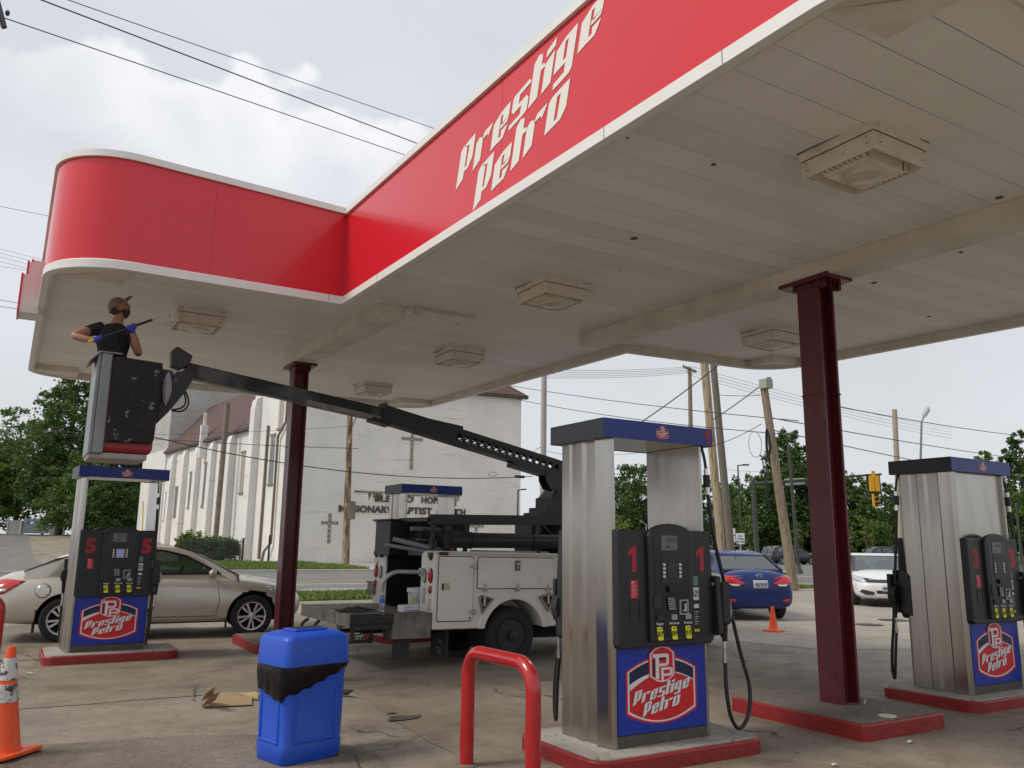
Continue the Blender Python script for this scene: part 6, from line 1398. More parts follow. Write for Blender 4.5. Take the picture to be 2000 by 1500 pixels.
# SUVs and far cars
def suv(label, px, dist, rz, paint, group='cars far beyond the crossing', k=1., dz=0.):
    st = [(.0, .6, .45, .85, .95), (.08, .84, .32, 1.0, 1.10), (.5, .92, .28, 1.04, 1.08), (1.0, .93, .26, 1.04, 1.06), (3.0, .93, .26, 1.02, 1.04), (3.5, .925, .27, .98, 1.08), (4.2, .88, .28, .90, 1.0), (4.62, .76, .32, .74, .86), (4.7, .5, .45, .66, .74)]
    cab = dict(belt=1.05, wb=.82, prof=[(.08, 1.08), (.35, 1.52), (.7, 1.64), (1.8, 1.69), (2.6, 1.64), (3.4, 1.06)], rear=(0, 1), front=(4, 5),
               side=[[(2.0, 1.10), (2.0, 1.58), (2.55, 1.55), (2.95, 1.25), (3.0, 1.10)], [(1.05, 1.10), (1.1, 1.56), (1.93, 1.58), (1.93, 1.10)], [(.45, 1.25), (.6, 1.52), (.98, 1.56), (.98, 1.12), (.6, 1.12)]])
    p = at(px, dist); c = make_car('parked_suv', label, 'car', (p.x, p.y, dz), rz, st, cab, (.92, 3.68), .36, paint, group, tumble=.28, detail=True, spokes=5)
    for s in (-1, 1):
        c['decal']('head_lamp', [(s*.5, .78), (s*.84, .84), (s*.84, .90), (s*.5, .84)], 'x', CLEARLENS, .01, 1); c['decal']('tail_lamp', [(s*.5, .95), (s*.84, .95), (s*.84, 1.03), (s*.5, 1.03)], 'x', REDLENS, .01, -1)
    c['decal']('grille', [(-.45, .62), (.45, .62), (.45, .80), (-.45, .80)], 'x', HON, .008, 1); return c
BLKCAR = M('black_car_paint', (.012, .013, .016), .2, coat=.8); GREYCAR = M('dark_grey_car_paint', (.03, .032, .035), .25, coat=.6)
suv('black SUV parked side-on beyond the crossing, nearer of the two dark ones', 1501, 76, math.radians(-24), BLKCAR)
suv('dark grey SUV standing behind the black SUV beyond the crossing', 1492, 81, math.radians(-20), GREYCAR)
suv('dark car roof showing above the white coupe', 1692, 74, math.radians(-30), BLKCAR)
suv('white car among the weeds by the grey house, far away', 1414, 118, math.radians(-30), WCAR)
suv('silver car far away behind pump 5', 248, 88, math.radians(65), M('silver_paint', (.45, .47, .50), .3, .4), dz=.35)
# ------------------------------------------------------------------ the church across the road
A0 = Vector((17.06, 57.95, 0)); FD = Vector((.9935, -.1139, 0)).normalized(); LD = Vector((-.0995, .9950, 0)).normalized()
def painted_brick(name, c1, c2, grime):
    m = bpy.data.materials.new(name); m.use_nodes = True; t = m.node_tree; b = t.nodes['Principled BSDF']; l = t.links.new
    co = N('ShaderNodeTexCoord', t).outputs['Object']; sp = N('ShaderNodeSeparateXYZ', t); l(co, sp.inputs[0]); cb = N('ShaderNodeCombineXYZ', t)
    ad = N('ShaderNodeMath', t, operation='ADD'); l(sp.outputs['X'], ad.inputs[0]); l(sp.outputs['Y'], ad.inputs[1]); l(ad.outputs[0], cb.inputs[0]); l(sp.outputs['Z'], cb.inputs[1])
    br = N('ShaderNodeTexBrick', t); br.inputs['Scale'].default_value = 1.; br.inputs['Brick Width'].default_value = .42; br.inputs['Row Height'].default_value = .16; br.inputs['Mortar Size'].default_value = .012
    br.inputs['Color1'].default_value = (*c1, 1); br.inputs['Color2'].default_value = (*c2, 1); br.inputs['Mortar'].default_value = (c2[0]*.86, c2[1]*.85, c2[2]*.84, 1); l(cb.outputs[0], br.inputs['Vector'])
    def noise(s, d, sc=(1, 1, 1)):
        mp = N('ShaderNodeMapping', t); mp.inputs['Scale'].default_value = sc; l(co, mp.inputs['Vector']); n = N('ShaderNodeTexNoise', t); n.inputs['Scale'].default_value = s; n.inputs['Detail'].default_value = d; n.inputs['Roughness'].default_value = .62; l(mp.outputs[0], n.inputs['Vector']); return n.outputs[0]
    def mr(f, a, bb, c=0., dd=1.):
        r = N('ShaderNodeMapRange', t); r.inputs[1].default_value = a; r.inputs[2].default_value = bb; r.inputs[3].default_value = c; r.inputs[4].default_value = dd; l(f, r.inputs[0]); return r.outputs[0]
    x = N('ShaderNodeMixRGB', t); l(mr(noise(1.1, 8, (.25, .25, 2.2)), .60, .70, 0, grime), x.inputs[0]); l(br.outputs[0], x.inputs[1]); x.inputs[2].default_value = (.33, .29, .23, 1)
    y = N('ShaderNodeMixRGB', t, blend_type='MULTIPLY'); y.inputs[0].default_value = 1; l(x.outputs[0], y.inputs[1]); rr = N('ShaderNodeCombineColor', t); v = mr(noise(.35, 6), .3, .7, .88, 1.06); [l(v, rr.inputs[i]) for i in range(3)]; l(rr.outputs[0], y.inputs[2])
    l(y.outputs[0], b.inputs['Base Color']); b.inputs['Roughness'].default_value = .85
    bn = N('ShaderNodeBump', t); bn.inputs['Strength'].default_value = .6; bn.inputs['Distance'].default_value = .03; l(br.outputs['Fac'], bn.inputs['Height']); bn.invert = True; l(bn.outputs[0], b.inputs['Normal']); return m
BRICKW = painted_brick('painted_white_brick', (.84, .82, .77), (.82, .795, .745), .32); BRICKG = painted_brick('peeling_grey_brick', (.54, .53, .50), (.44, .43, .40), .9)
ROOFM = M('brown_shingles', (.105, .062, .052), .9, var=.2, vs=3, bump=.6, bs=8, stretch=(1, 1, 3))
STONE = M('cross_stone', (.27, .235, .19), .9, var=.12, vs=2); WINB = M('church_window', (.20, .20, .19), .3, var=.3, vs=2); BOARD = M('window_board', (.42, .40, .35), .8); TRIMD = M('dark_eave', (.09, .07, .06), .7)
church = thing('church', 'large white painted brick church with brown roofs and stone crosses across the road', 'church', tuple(A0))
def Wf(s, d, z): p = A0+FD*s-Vector((-FD.y, FD.x, 0))*d*-1*-1; return p
NF = Vector((FD.y, -FD.x, 0))       # outward normal of the front (towards the forecourt)
NL = Vector((-LD.y, LD.x, 0)); NL = NL if NL.x < 0 else -NL   # outward normal of the side wall
F = lambda s, z, d=0.: tuple(FD*s+NF*d+Vector((0, 0, z)))
S = lambda s, z, d=0.: tuple(LD*s+NL*d+Vector((0, 0, z)))
def wallbox(mb, s0, s1, z0, z1, d0, d1, fn, mi=None): mb.prism([(s0, z0), (s1, z0), (s1, z1), (s0, z1)], d0, d1, fn, mi)
BACK = LD*9.2
mb = MB(); P4 = [Vector((0, 0, 0)), FD*17.75, FD*17.75+LD*14, LD*9.2+FD*0.0]
P4 = [Vector((0, 0, 0)), FD*17.75, FD*17.75+Vector((-NF.x, -NF.y, 0))*14, LD*9.2+FD*3]
P4[3] = LD*9.2
mb.add([tuple(p+Vector((0, 0, z))) for z in (-.5, 13.35) for p in P4], [(0, 3, 2, 1), (4, 5, 6, 7), (0, 1, 5, 4), (1, 2, 6, 5), (2, 3, 7, 6), (3, 0, 4, 7)]); front = mb.build('front_block', BRICKW, church)
ro = [F(-.4, 13.35, .45), F(18.2, 13.35, .45), tuple(P4[2]+FD*.5+Vector((0, 0, 13.35))), tuple(P4[3]+Vector((0, 0, 13.35)))]; ap = [F(5.2, 18.2, -5.5), F(12.3, 18.2, -5.5)]
mb = MB(); mb.add(ro+ap, [(0, 1, 5, 4), (1, 2, 5), (2, 3, 4, 5), (3, 0, 4)]); r_ = mb.build('roof', ROOFM, church); so = r_.modifiers.new('s', 'SOLIDIFY'); so.thickness = .14
mb = MB(); wallbox(mb, -.42, 18.2, 13.12, 13.34, .003, .42, F); mb.build('eave', TRIMD, church)
# nave and back block
NV = -NL
mb = MB(); P5 = [LD*9.2, LD*34.9, LD*34.9+NV*12, LD*9.2+NV*12]
mb.add([tuple(p+Vector((0, 0, z))) for z in (-.5, 10.6) for p in P5], [(0, 3, 2, 1), (4, 5, 6, 7), (0, 1, 5, 4), (1, 2, 6, 5), (2, 3, 7, 6), (3, 0, 4, 7)]); mb.build('nave', BRICKW, church)
mb = MB(); R0_ = [LD*9.15-NV*.4, LD*35.2-NV*.4, LD*35.2+NV*4.4, LD*9.15+NV*4.4]; zz_ = [10.55, 10.55, 16.1, 16.1]
mb.add([tuple(p+Vector((0, 0, z))) for p, z in zip(R0_, zz_)]+[tuple(LD*35.2+NV*12.4+Vector((0, 0, 10.55))), tuple(LD*9.15+NV*12.4+Vector((0, 0, 10.55)))], [(0, 1, 2, 3), (1, 4, 2), (2, 4, 5, 3)]); r_ = mb.build('nave_roof', ROOFM, church); so = r_.modifiers.new('s', 'SOLIDIFY'); so.thickness = .12
mb = MB(); P6 = [LD*35.4+NV*.15, LD*46+NV*.15, LD*46+NV*16, LD*35.4+NV*16]; 
mb.add([tuple(p+Vector((0, 0, z))) for z in (-.5, 18.3) for p in P6], [(0, 3, 2, 1), (4, 5, 6, 7), (0, 1, 5, 4), (1, 2, 6, 5), (2, 3, 7, 6), (3, 0, 4, 7)]); mb.build('rear_block', BRICKG, church)
mb = MB(); P6 = [LD*34.8+NV*.05, LD*44.5+NV*.05, LD*44.5+NV*3, LD*34.8+NV*3]
mb.add([tuple(p-NV*.2+Vector((0, 0, z))) for z in (-.5, 10.9) for p in P6], [(0, 3, 2, 1), (4, 5, 6, 7), (0, 1, 5, 4), (1, 2, 6, 5), (2, 3, 7, 6), (3, 0, 4, 7)]); mb.build('rear_wing', BRICKW, church)
mb = MB(); mb.add([tuple(LD*34.88+NV*.0+Vector((0, 0, 10.5))), tuple(LD*34.88+NV*4.4+Vector((0, 0, 15.95))), tuple(LD*34.88+NV*12+Vector((0, 0, 10.5)))], [(0, 1, 2)]); mb.build('gable', BRICKW, church)
# buttresses
for s, w_, zt, dp in ((26.8, .9, 10.0, .5), (22.6, .9, 10.1, .5), (18.2, .9, 10.1, .5), (13.0, 1.0, 10.2, .6), (7.6, 1.0, 12.6, .6), (31.0, .9, 9.9, .5)):
    mb = MB(); n_ = [(dp*1.05, -.4), (dp, 1.2), (dp*.9, zt*.94), (dp*.7, zt), (.0, zt+.3), (0, -.4)]
    mb.add([tuple(LD*(s+q_)+NL*a+Vector((0, 0, b_))) for q_ in (0, w_) for a, b_ in n_], [tuple(range(6)), tuple(range(6, 12))]+[(i, (i+1) % 6, 6+(i+1) % 6, 6+i) for i in range(6)]); mb.build('buttress', BRICKW, church)
for s, z0, z1, mt in ((29.6, 3.9, 6.6, WINB), (24.9, 4.6, 7.8, WINB), (20.5, 4.6, 8.4, WINB), (16.1, 4.8, 8.2, BOARD), (10.6, 5.4, 8.6, BOARD), (4.2, 5.8, 9.4, WINB), (2.9, 9.9, 12.6, BOARD), (33, 3.5, 6.2, WINB)):
    mb = MB(); wallbox(mb, s, s+.85, z0, z1, .02, .05, S, 0); wallbox(mb, s-.1, s+.95, z1, z1+.18, .02, .09, S, 1); wallbox(mb, s-.1, s+.95, z0-.15, z0, .02, .12, S, 1); wallbox(mb, s+.40, s+.45, z0, z1, .05, .07, S, 1)
    w__ = mb.build('window', [mt, STONE], church)
# downpipes, stack, gutter
PIPE = M('old_downpipe', (.20, .17, .13), .7, var=.3, vs=2)
for pts in ([S(12.5, 12.8, 1.2), S(12.5, 11, 1.2), S(12.5, 0, 1.3)], [S(1.9, 12.9, .15), S(1.9, 10.2, .15), S(3.2, 9.2, .2), S(3.2, 1.4, .2), S(3.9, .8, .4), S(4.0, .0, .5)], [S(5.6, 10.3, .12), S(5.7, .2, .12)]):
    mb = MB(); mb.tube(pts, (.22 if pts[0][2] > 12.5 else .09) if len(pts) == 3 else .10, 8); mb.build('downpipe', PIPE, church, smooth=60)
mb = MB(); mb.box(*(lambda p: (p.x-.3, p.x+.3, p.y-.3, p.y+.3))(LD*21.5+NL*.3), 9.0, 12.0); mb.box(*(lambda p: (p.x-.12, p.x+.12, p.y-.12, p.y+.12))(LD*21.5+NL*.3), 12.0, 13.2); mb.build('chimney', BRICKW, church)
mb = MB(); wallbox(mb, 9.2, 34.9, 10.38, 10.55, .003, .38, S); mb.build('gutter', TRIMD, church)
# crosses set in the brick
def cross_(s, zt, zb, half, w_, zc):
    mb = MB(); n = 6; h = (zt-zb)/n
    for k in range(n): wallbox(mb, s-w_/2, s+w_/2, zb+h*k+.03, zb+h*(k+1)-.03, .0, .045, F)
    for sg in (-1, 1):
        for k in range(2): a = w_/2+.03+(half-w_/2)*k/2; b_ = w_/2+(half-w_/2)*(k+1)/2-.03; wallbox(mb, min(s+sg*a, s+sg*b_), max(s+sg*a, s+sg*b_), zc-w_/2, zc+w_/2, .0, .045, F)
    mb.build('stone_cross', STONE, church)
cross_(8.6, 10.4, 6.95, .86, .22, 9.28); cross_(2.66, 3.55, 1.40, .64, .22, 2.87); cross_(14.0, 3.55, 1.40, .64, .22, 2.87)
LETB = M('bronze_letters', (.085, .06, .045), .7); fz = math.atan2(FD.y, FD.x)
def sign(width, txt, size, x, z, sp=1.):
    cu = bpy.data.curves.new('t', 'FONT'); cu.body = txt; cu.size = size; cu.align_x = 'LEFT'; cu.align_y = 'BOTTOM_BASELINE' if False else 'CENTER'; cu.extrude = .04; cu.offset = size*.028; cu.space_character = sp; cu.resolution_u = 3
    o = bpy.data.objects.new('t', cu); COL.objects.link(o); dg = bpy.context.evaluated_depsgraph_get(); me = bpy.data.meshes.new_from_object(o.evaluated_get(dg)); bpy.data.objects.remove(o)
    me.materials.clear(); me.materials.append(LETB); o = bpy.data.objects.new('wall_lettering', me); COL.objects.link(o); o.parent = church; o.location = F(x, z, .06); o.rotation_euler = (PI/2, 0, fz); o.scale = (width/max(v.co.x for v in me.vertices), 1, 1); return o
sign(4.05, 'MISSIONARY', .68, 3.22, 3.88); sign(2.85, 'BAPTIST', .68, 7.5, 3.86); sign(2.3, 'CHURCH', .68, 10.75, 3.84); sign(3.0, 'BLESSED', .66, 5.85, 4.70); sign(1.6, 'HOPE', .66, 9.45, 4.68)
mb = MB(); wallbox(mb, 4.35, 12.6, 5.12, 5.22, .0, .07, F); mb.build('ledge', M('dirty_ledge', (.30, .27, .22), .9, c3=(.07, .05, .04), c3r=(.48, .55), c3s=3), church)
STAINW = M('peeled_stain', (.34, .30, .24), .9, c3=(.10, .075, .055), c3r=(.5, .58), c3s=2.5); r = random.Random(21)
for k in range(18):
    s_ = r.uniform(4.4, 12.3); z1 = 5.12; h_ = r.uniform(.15, .6); w_ = r.uniform(.08, .35); mb = MB(); mb.add([F(s_, z1, .004), F(s_+w_, z1, .004), F(s_+w_*.7, z1-h_*.8, .004), F(s_+w_*.4, z1-h_, .004), F(s_+w_*.1, z1-h_*.7, .004)], [(0, 1, 2, 3, 4)]); mb.build('stain', STAINW, church)
for a in (6.1, 9.2):
    mb = MB(); wallbox(mb, a, a+1.9, .0, 2.95, .0, .05, F, 0); wallbox(mb, a-.1, a+2.0, 2.95, 3.1, .0, .12, F, 1); mb.build('boarded_door', [M('board_grey', (.40, .37, .32), .8), STONE], church)
# shrub, fence, posts
def leaf_mat(name, dark, light):
    dark = tuple(c*1.2 for c in dark); light = tuple(c*1.15 for c in light)
    m = bpy.data.materials.new(name); m.use_nodes = True; t = m.node_tree; b = t.nodes['Principled BSDF']; l = t.links.new
    g = N('ShaderNodeNewGeometry', t); r_ = N('ShaderNodeValToRGB', t); r_.color_ramp.elements[0].color = (*dark, 1); r_.color_ramp.elements[1].color = (*light, 1); r_.color_ramp.elements[1].position = .95
    l(g.outputs['Random Per Island'], r_.inputs[0]); co = N('ShaderNodeTexCoord', t).outputs['Object']; n = N('ShaderNodeTexNoise', t); n.inputs['Scale'].default_value = .35; l(co, n.inputs['Vector'])
    mr = N('ShaderNodeMapRange', t); mr.inputs[1].default_value = .35; mr.inputs[2].default_value = .65; mr.inputs[3].default_value = .72; mr.inputs[4].default_value = 1.25; l(n.outputs[0], mr.inputs[0]); cc = N('ShaderNodeCombineColor', t); [l(mr.outputs[0], cc.inputs[i]) for i in range(3)]
    x = N('ShaderNodeMixRGB', t, blend_type='MULTIPLY'); x.inputs[0].default_value = 1; l(r_.outputs[0], x.inputs[1]); l(cc.outputs[0], x.inputs[2]); l(x.outputs[0], b.inputs['Base Color']); b.inputs['Roughness'].default_value = .6
    b.inputs['Subsurface Weight'].default_value = 0; tr = N('ShaderNodeBsdfTranslucent', t); l(x.outputs[0], tr.inputs[0]); ms = N('ShaderNodeMixShader', t); ms.inputs[0].default_value = .4; l(b.outputs[0], ms.inputs[1]); l(tr.outputs[0], ms.inputs[2]); l(ms.outputs[0], t.nodes['Material Output'].inputs[0]); return m
LEAFD = leaf_mat('leaves_dark', (.022, .055, .012), (.10, .17, .04)); LEAFM = leaf_mat('leaves_mid', (.035, .08, .016), (.15, .23, .05)); LEAFL = leaf_mat('leaves_light', (.07, .12, .02), (.20, .27, .05)); BARK = M('bark', (.10, .08, .06), .9, var=.3, vs=3)
def leaves(name, mat, parent, blobs, n, size, seed):
    """n leaf quads spread in a shell of many small clumps around the given blobs (c, r)"""
    g = np.random.default_rng(seed); C = []; 
    vol = np.array([b[1][0]*b[1][1]*b[1][2] for b in blobs]); vol = vol**(2/3); cnt = (n*vol/vol.sum()).astype(int)
    for (c, rad), k in zip(blobs, cnt):
        ncl = max(4, k//38); d = g.normal(size=(ncl, 3)); d /= np.linalg.norm(d, axis=1)[:, None]; rr = g.uniform(.55, 1.02, ncl)[:, None]; cc = np.array(c)+d*rr*np.array(rad)
        idx = g.integers(0, ncl, k); off = g.normal(size=(k, 3))*np.array(rad)*.13+0; C.append(cc[idx]+off)
    C = np.concatenate(C); k = len(C); u = g.normal(size=(k, 3)); u /= np.linalg.norm(u, axis=1)[:, None]; v = np.cross(u, g.normal(size=(k, 3))); v /= np.linalg.norm(v, axis=1)[:, None]
    s = (size*g.uniform(.5, 1.3, k))[:, None]; a = u*s; b = v*s*.62
    V = np.stack([C-a, C-a*.1+b, C+a, C+a*.1-b], 1).reshape(-1, 3); Fc = np.arange(4*k).reshape(k, 4)
    me = bpy.data.meshes.new(name); me.vertices.add(4*k); me.vertices.foreach_set('co', V.ravel()); me.loops.add(4*k); me.loops.foreach_set('vertex_index', Fc.ravel().astype(np.int32)); me.polygons.add(k); me.polygons.foreach_set('loop_start', (np.arange(k)*4).astype(np.int32)); me.polygons.foreach_set('loop_total', np.full(k, 4, np.int32)); me.update(calc_edges=True)
    me.materials.append(mat); o = bpy.data.objects.new(name, me); COL.objects.link(o); o.parent = parent; return o
def tree(name, label, px, dist, h, w_, mat, seed, n=5200, leaf=.34, z=0., low=.18, group=None, cat='tree'):
    p = at(px, dist); z = gz(p.x, p.y)+z; t = thing(name, label, cat, (p.x, p.y, z), 0, group); r = random.Random(seed); mb = MB(); tr = max(.10, h*.022)
    mb.tube(spline([(0, 0, -.3), (.1*r.uniform(-1, 1), 0, h*.3), (.3*r.uniform(-1, 1), .2, h*.6), (.2, .1, h*.88)], 4), [tr*(1-.85*i/12) for i in range(13)], 8)
    blobs = []
    nb = 13
    for k in range(nb):
        a = 2.4*k+r.uniform(-.4, .4); f = (k+.5)/nb; zz = h*(low+.05+(.93-low)*f); rad = w_*.5*math.sin(PI*(.16+.80*f))**.7; q_ = rad*r.uniform(.35, .70); c = (q_*math.cos(a), q_*math.sin(a), zz); s = w_*r.uniform(.17, .27)*(1.15-.5*f)
        blobs.append((c, (s, s, s*.78))); 
        if k % 2 == 0: mb.tube([(0, 0, zz*.72), (c[0]*.5, c[1]*.5, zz*.88), c], [tr*.4, tr*.25, tr*.1], 5)
    blobs.append(((0, 0, h*.55), (w_*.30, w_*.30, h*.30))); blobs.append(((0, 0, h*.30), (w_*.36, w_*.36, h*.16)))
    mb.build('trunk', BARK, t, smooth=60); leaves('crown', mat, t, blobs, n, leaf, seed); return t
t = thing('shrub', 'dark clipped shrub growing in front of the church fence', 'shrub', tuple(A0+LD*9.5+NL*2.6))
leaves('foliage', LEAFD, t, [((0, 0, .9), (1.6, 1.5, .9)), ((1.2, -.2, .8), (1.3, 1.3, .8)), ((-1.1, .2, .8), (1.2, 1.3, .8))], 7000, .13, 31); mb = MB(); [mb.tube([(x*.3, 0, 0), (x, .1, .9)], .05, 6) for x in (-.8, 0, .9)]; mb.tube([(-.3, 0, .04), (.3, 0, .04)], .08, 6); mb.build('stems', BARK, t)
t = thing('shrub', 'loose pale green bush left of the clipped shrub by the church', 'shrub', tuple(A0+LD*17+NL*1.9))
leaves('foliage', LEAFL, t, [((0, 0, 1.1), (1.3, 1.2, 1.1)), ((1.0, -.2, .7), (1.0, 1.0, .8))], 2600, .13, 32); mb = MB(); mb.tube([(0, 0, 0), (0, .1, 1.2)], .05, 6); mb.build('stem', BARK, t)
FENCE = M('black_iron', (.015, .015, .015), .5)
def ifence(label, a, b, h, end=True):
    t = thing('iron_fence', label, 'fence', tuple(a), math.atan2(b.y-a.y, b.x-a.x)); ln = (b-a).length; mb = MB(); mb.box(0, ln, -.02, .02, h-.12, h-.08); mb.box(0, ln, -.02, .02, .15, .19); x = 0
    while x < ln: mb.box(x-.014, x+.014, -.014, .014, .02, h+(.12 if int(x/.16) % 6 == 0 else 0)); x += .16
    mb.build('pickets', FENCE, t)
    for x in ((0, ln) if end else (0,)): mb = MB(); mb.box(x-.05, x+.05, -.05, .05, 0, h+.12); mb.box(x-.065, x+.065, -.065, .065, h+.12, h+.16); mb.build('post', FENCE, t)
pA = at(352, 62); pB = at(475, 56)
ifence('black iron picket fence beside the church shrub', pA, pB, 1.55); p = at(526, 56); mb = MB(); mb.box(-.05, .05, -.05, .05, 0, 1.9); mb.box(-.03, .03, -.03, .03, 1.9, 1.95); tag(mb.build('fence_post', FENCE, loc=tuple(p)), 'lone black iron post right of the fence end', 'post')
# ------------------------------------------------------------------ poles and wires
WIREM = M('black_wire', (.02, .02, .022), .6)
POLE_TOP = {}
def upole(key, label, base, top, r0, r1, arms=(), mat=TIMBER, cat='utility pole', extra=None, group='wooden utility poles'):
    base = Vector(base); top = Vector(top); t = thing('utility_pole', label, cat, tuple(base), 0, group); rel = top-base; mb = MB(); n = 8
    mb.tube([rel*(i/n)+Vector((0, 0, -.3 if i == 0 else 0)) for i in range(n+1)], [r0+(r1-r0)*i/n for i in range(n+1)], 14); mb.build('post', mat, t, smooth=60)
    for (f, ln, ang) in arms:
        c = rel*f; dx = Vector((math.cos(ang), math.sin(ang), 0))*ln/2; mb = MB(); mb.beam(c-dx+Vector((0, 0, 0)), c+dx, .12, .14); m2 = mb.build('crossarm', TIMBER, t)
        mb = MB()
        for k in range(6): q_ = c-dx*(1-.36*k)*1.0; mb.lathe([(.03, .07), (.05, .12), (.03, .16), (.045, .20), (.02, .24)], 8, tuple(c+dx*(-.95+.38*k)))
        mb.build('insulators', GALV, m2)
        mb = MB(); mb.beam(c-Vector((0, 0, .8)), c+dx*.6, .03, .04); mb.beam(c-Vector((0, 0, .8)), c-dx*.6, .03, .04); mb.build('brace', GALV, m2)
    POLE_TOP[key] = top; return t
def pz(px, py, dist): d = ray(px, py); k = dist/(d.x*.517+d.y*.856); return EYE+d*k
def pole_px(key, label, bx, tx, ty, dist, r0, r1, zb=0., **k): b = at(bx, dist, zb); tp = pz(tx, ty, dist); return upole(key, label, b, tp, r0, r1, **k)
RUSTP = M('rust_stained_pole', (.30, .24, .16), .85, var=.25, vs=2, stretch=(4, 4, .7), col2=(.13, .07, .04), c2=(.46, .58), c2s=1.2, c3=(.42, .38, .32), c3r=(.6, .66), c3s=2)
t = pole_px('church', 'brown streaked wooden pole standing in front of the church wall', 677, 687, 690, 56, .26, .17, mat=RUSTP)
mb = MB(); b_ = t.location; q1 = pz(686, 812, 56)-b_; q2 = pz(700, 812, 55)-b_; mb.tube([q1+Vector((0, 0, -1.0)), q1+Vector((.4, 0, 0)), q2], .05, 8); mb.lathe([(.10, -.1), (.22, .0), (.1, .08)], 12, tuple(q2)); mb.build('lamp_arm', GALV, t, smooth=60)
mb = MB(); q = pz(682, 985, 56)-b_; mb.box(q.x-.1, q.x+.35, q.y-.3, q.y-.05, q.z-1.0, q.z+.2); mb.build('riser_box', PIPE, t)
pole_px('grey', 'pale tall pole rising behind the truck boom', 1059, 1063, 715, 48, .20, .16, mat=M('pale_grey_pole', (.36, .34, .30), .8, var=.12, vs=2))
pole_px('tee', 'distant pole with a long wooden crossarm seen above pump 1', 1352, 1347, 718, 62, .22, .15, arms=((.992, 2.4, .4),))
BIGP = M('split_wood_pole', (.36, .29, .19), .8, var=.2, vs=3, stretch=(5, 5, .6), col2=(.20, .14, .09), c2=(.50, .60), c2s=2.2, c3=(.12, .05, .03), c3r=(.64, .68), c3s=2.2)
t = pole_px('big', 'thick split orange-brown pole just right of pump 1', 1412, 1374, 690, 38, .19, .20, mat=BIGP)
t.children[0].scale = (1, 1, 1)
t2 = pole_px('bigback', 'grey wooden pole standing tight behind the thick orange-brown one', 1430, 1391, 690, 39, .20, .16, mat=M('grey_brown_pole', (.16, .14, .115), .85, var=.2, vs=3, stretch=(5, 5, .6)))
t = pole_px('lean', 'leaning yellowish wooden pole with meter box and cable coil beside the blue sedan', 1546, 1490, 742, 30.5, .19, .14)
b_ = t.location
q = pz(1494, 745, 30.4)-b_; mb = MB(); mb.box(q.x-.16, q.x+.20, q.y-.2, q.y+.16, q.z-.28, q.z+.08); mb.box(q.x-.12, q.x+.12, q.y-.22, q.y-.2, q.z-.02, q.z+.14); mb.box(q.x-.18, q.x+.22, q.y-.215, q.y-.2, q.z-.14, q.z-.12); mb.build('meter_box', M('grey_green_box', (.30, .33, .27), .6), t, bevel=.01)
q = pz(1490, 868, 30.3)-b_; mb = MB()
for k in range(5): rr_ = .36+.03*k; mb.tube([(q.x+.05*math.cos(a)*.5-.02*k+.1, q.y-.2+.10*math.cos(a), q.z+.50*rr_/.42*math.sin(a)) for a in [2*PI*i/28 for i in range(29)]], .022, 6, cap=False)
mb.build('cable_coil', RUBBER, t, smooth=60); mb = MB(); q = pz(1475, 868, 30.2)-b_; mb.tube([(q.x+.34*math.cos(a), q.y, q.z+.48*math.sin(a)) for a in [2*PI*i/32 for i in range(33)]], .010, 5, cap=False); mb.build('cable_loop', RUBBER, t)
q0, q1 = pz(1489, 900, 30.2)-b_, pz(1503, 1000, 30.2)-b_; mb = MB(); mb.tube([q0, q1], .018, 6); mb.tube([q0+Vector((.06, 0, 0)), q1+Vector((.05, 0, .2))], .012, 6); mb.build('hanging_cable', RUBBER, t)
pole_px('r1', 'plain pale wooden pole right of the traffic signals', 1757, 1747, 800, 44, .16, .13, mat=M('pale_tan_pole', (.34, .30, .22), .85, var=.15, vs=3, stretch=(4, 4, .6)))
def street_lamp(label, bx, tx, ty, dist, arm_px, arm_py, head=.5, r=.08, mat=DARKPOLE, cobra=False, base=True):
    b = at(bx, dist); t = thing('street_lamp', label, 'street lamp', tuple(b), 0, 'street lamps beyond the forecourt'); tp = pz(tx, ty, dist)-b; ap = pz(arm_px, arm_py, dist)-b; mb = MB()
    mb.tube([(0, 0, 0), tp], [r, r*.7], 10); mb.build('post', mat, t, smooth=60); mb = MB(); mb.tube([tp+Vector((0, 0, -.05)), ap], r*.5, 8); d = (ap-tp).normalized() if (ap-tp).length > 1e-3 else Vector((1, 0, 0))
    mb.build('arm', mat, t, smooth=60); mb = MB(); c = ap; 
    if cobra: mb.tube([c-d*head*.5, c-d*head*.2, c+d*head*.3, c+d*head*.6], [.05, .12, .15, .04], 12)
    else: mb.beam(c-d*head*.2, c+d*head*.8, .30, .10)
    mb.build('lamp_head', M('cobra_grey', (.45, .46, .44), .4) if cobra else mat, t, smooth=50)
    if base: mb = MB(); mb.lathe([(.28, 0), (.26, .12), (.16, .30), (.12, .55)], 14); mb.build('base', mat, t, smooth=50)
    return t
street_lamp('slim dark street lamp between the thick pole and the leaning pole', 1449, 1441, 908, 62, 1452, 908, .5)
street_lamp('small far dark street lamp beside the grey house', 1424, 1418, 955, 96, 1412, 955, .6)
street_lamp('dark lamp post with heavy base standing right of the leaning pole', 1557, 1541, 878, 50, 1541, 876, .3, .12)
street_lamp('tall grey pole with angled cobra-head floodlight at the right', 1786, 1800, 822, 42, 1808, 806, .62, .07, M('galv_pole', (.20, .20, .20), .5, .4), cobra=True)
street_lamp('slim lamp post right of the church corner', 1009, 1012, 956, 64, 1020, 956, .4)
street_lamp('lamp post behind pump 3 at the right edge', 1992, 1985, 990, 60, 1985, 988, .3, .11)
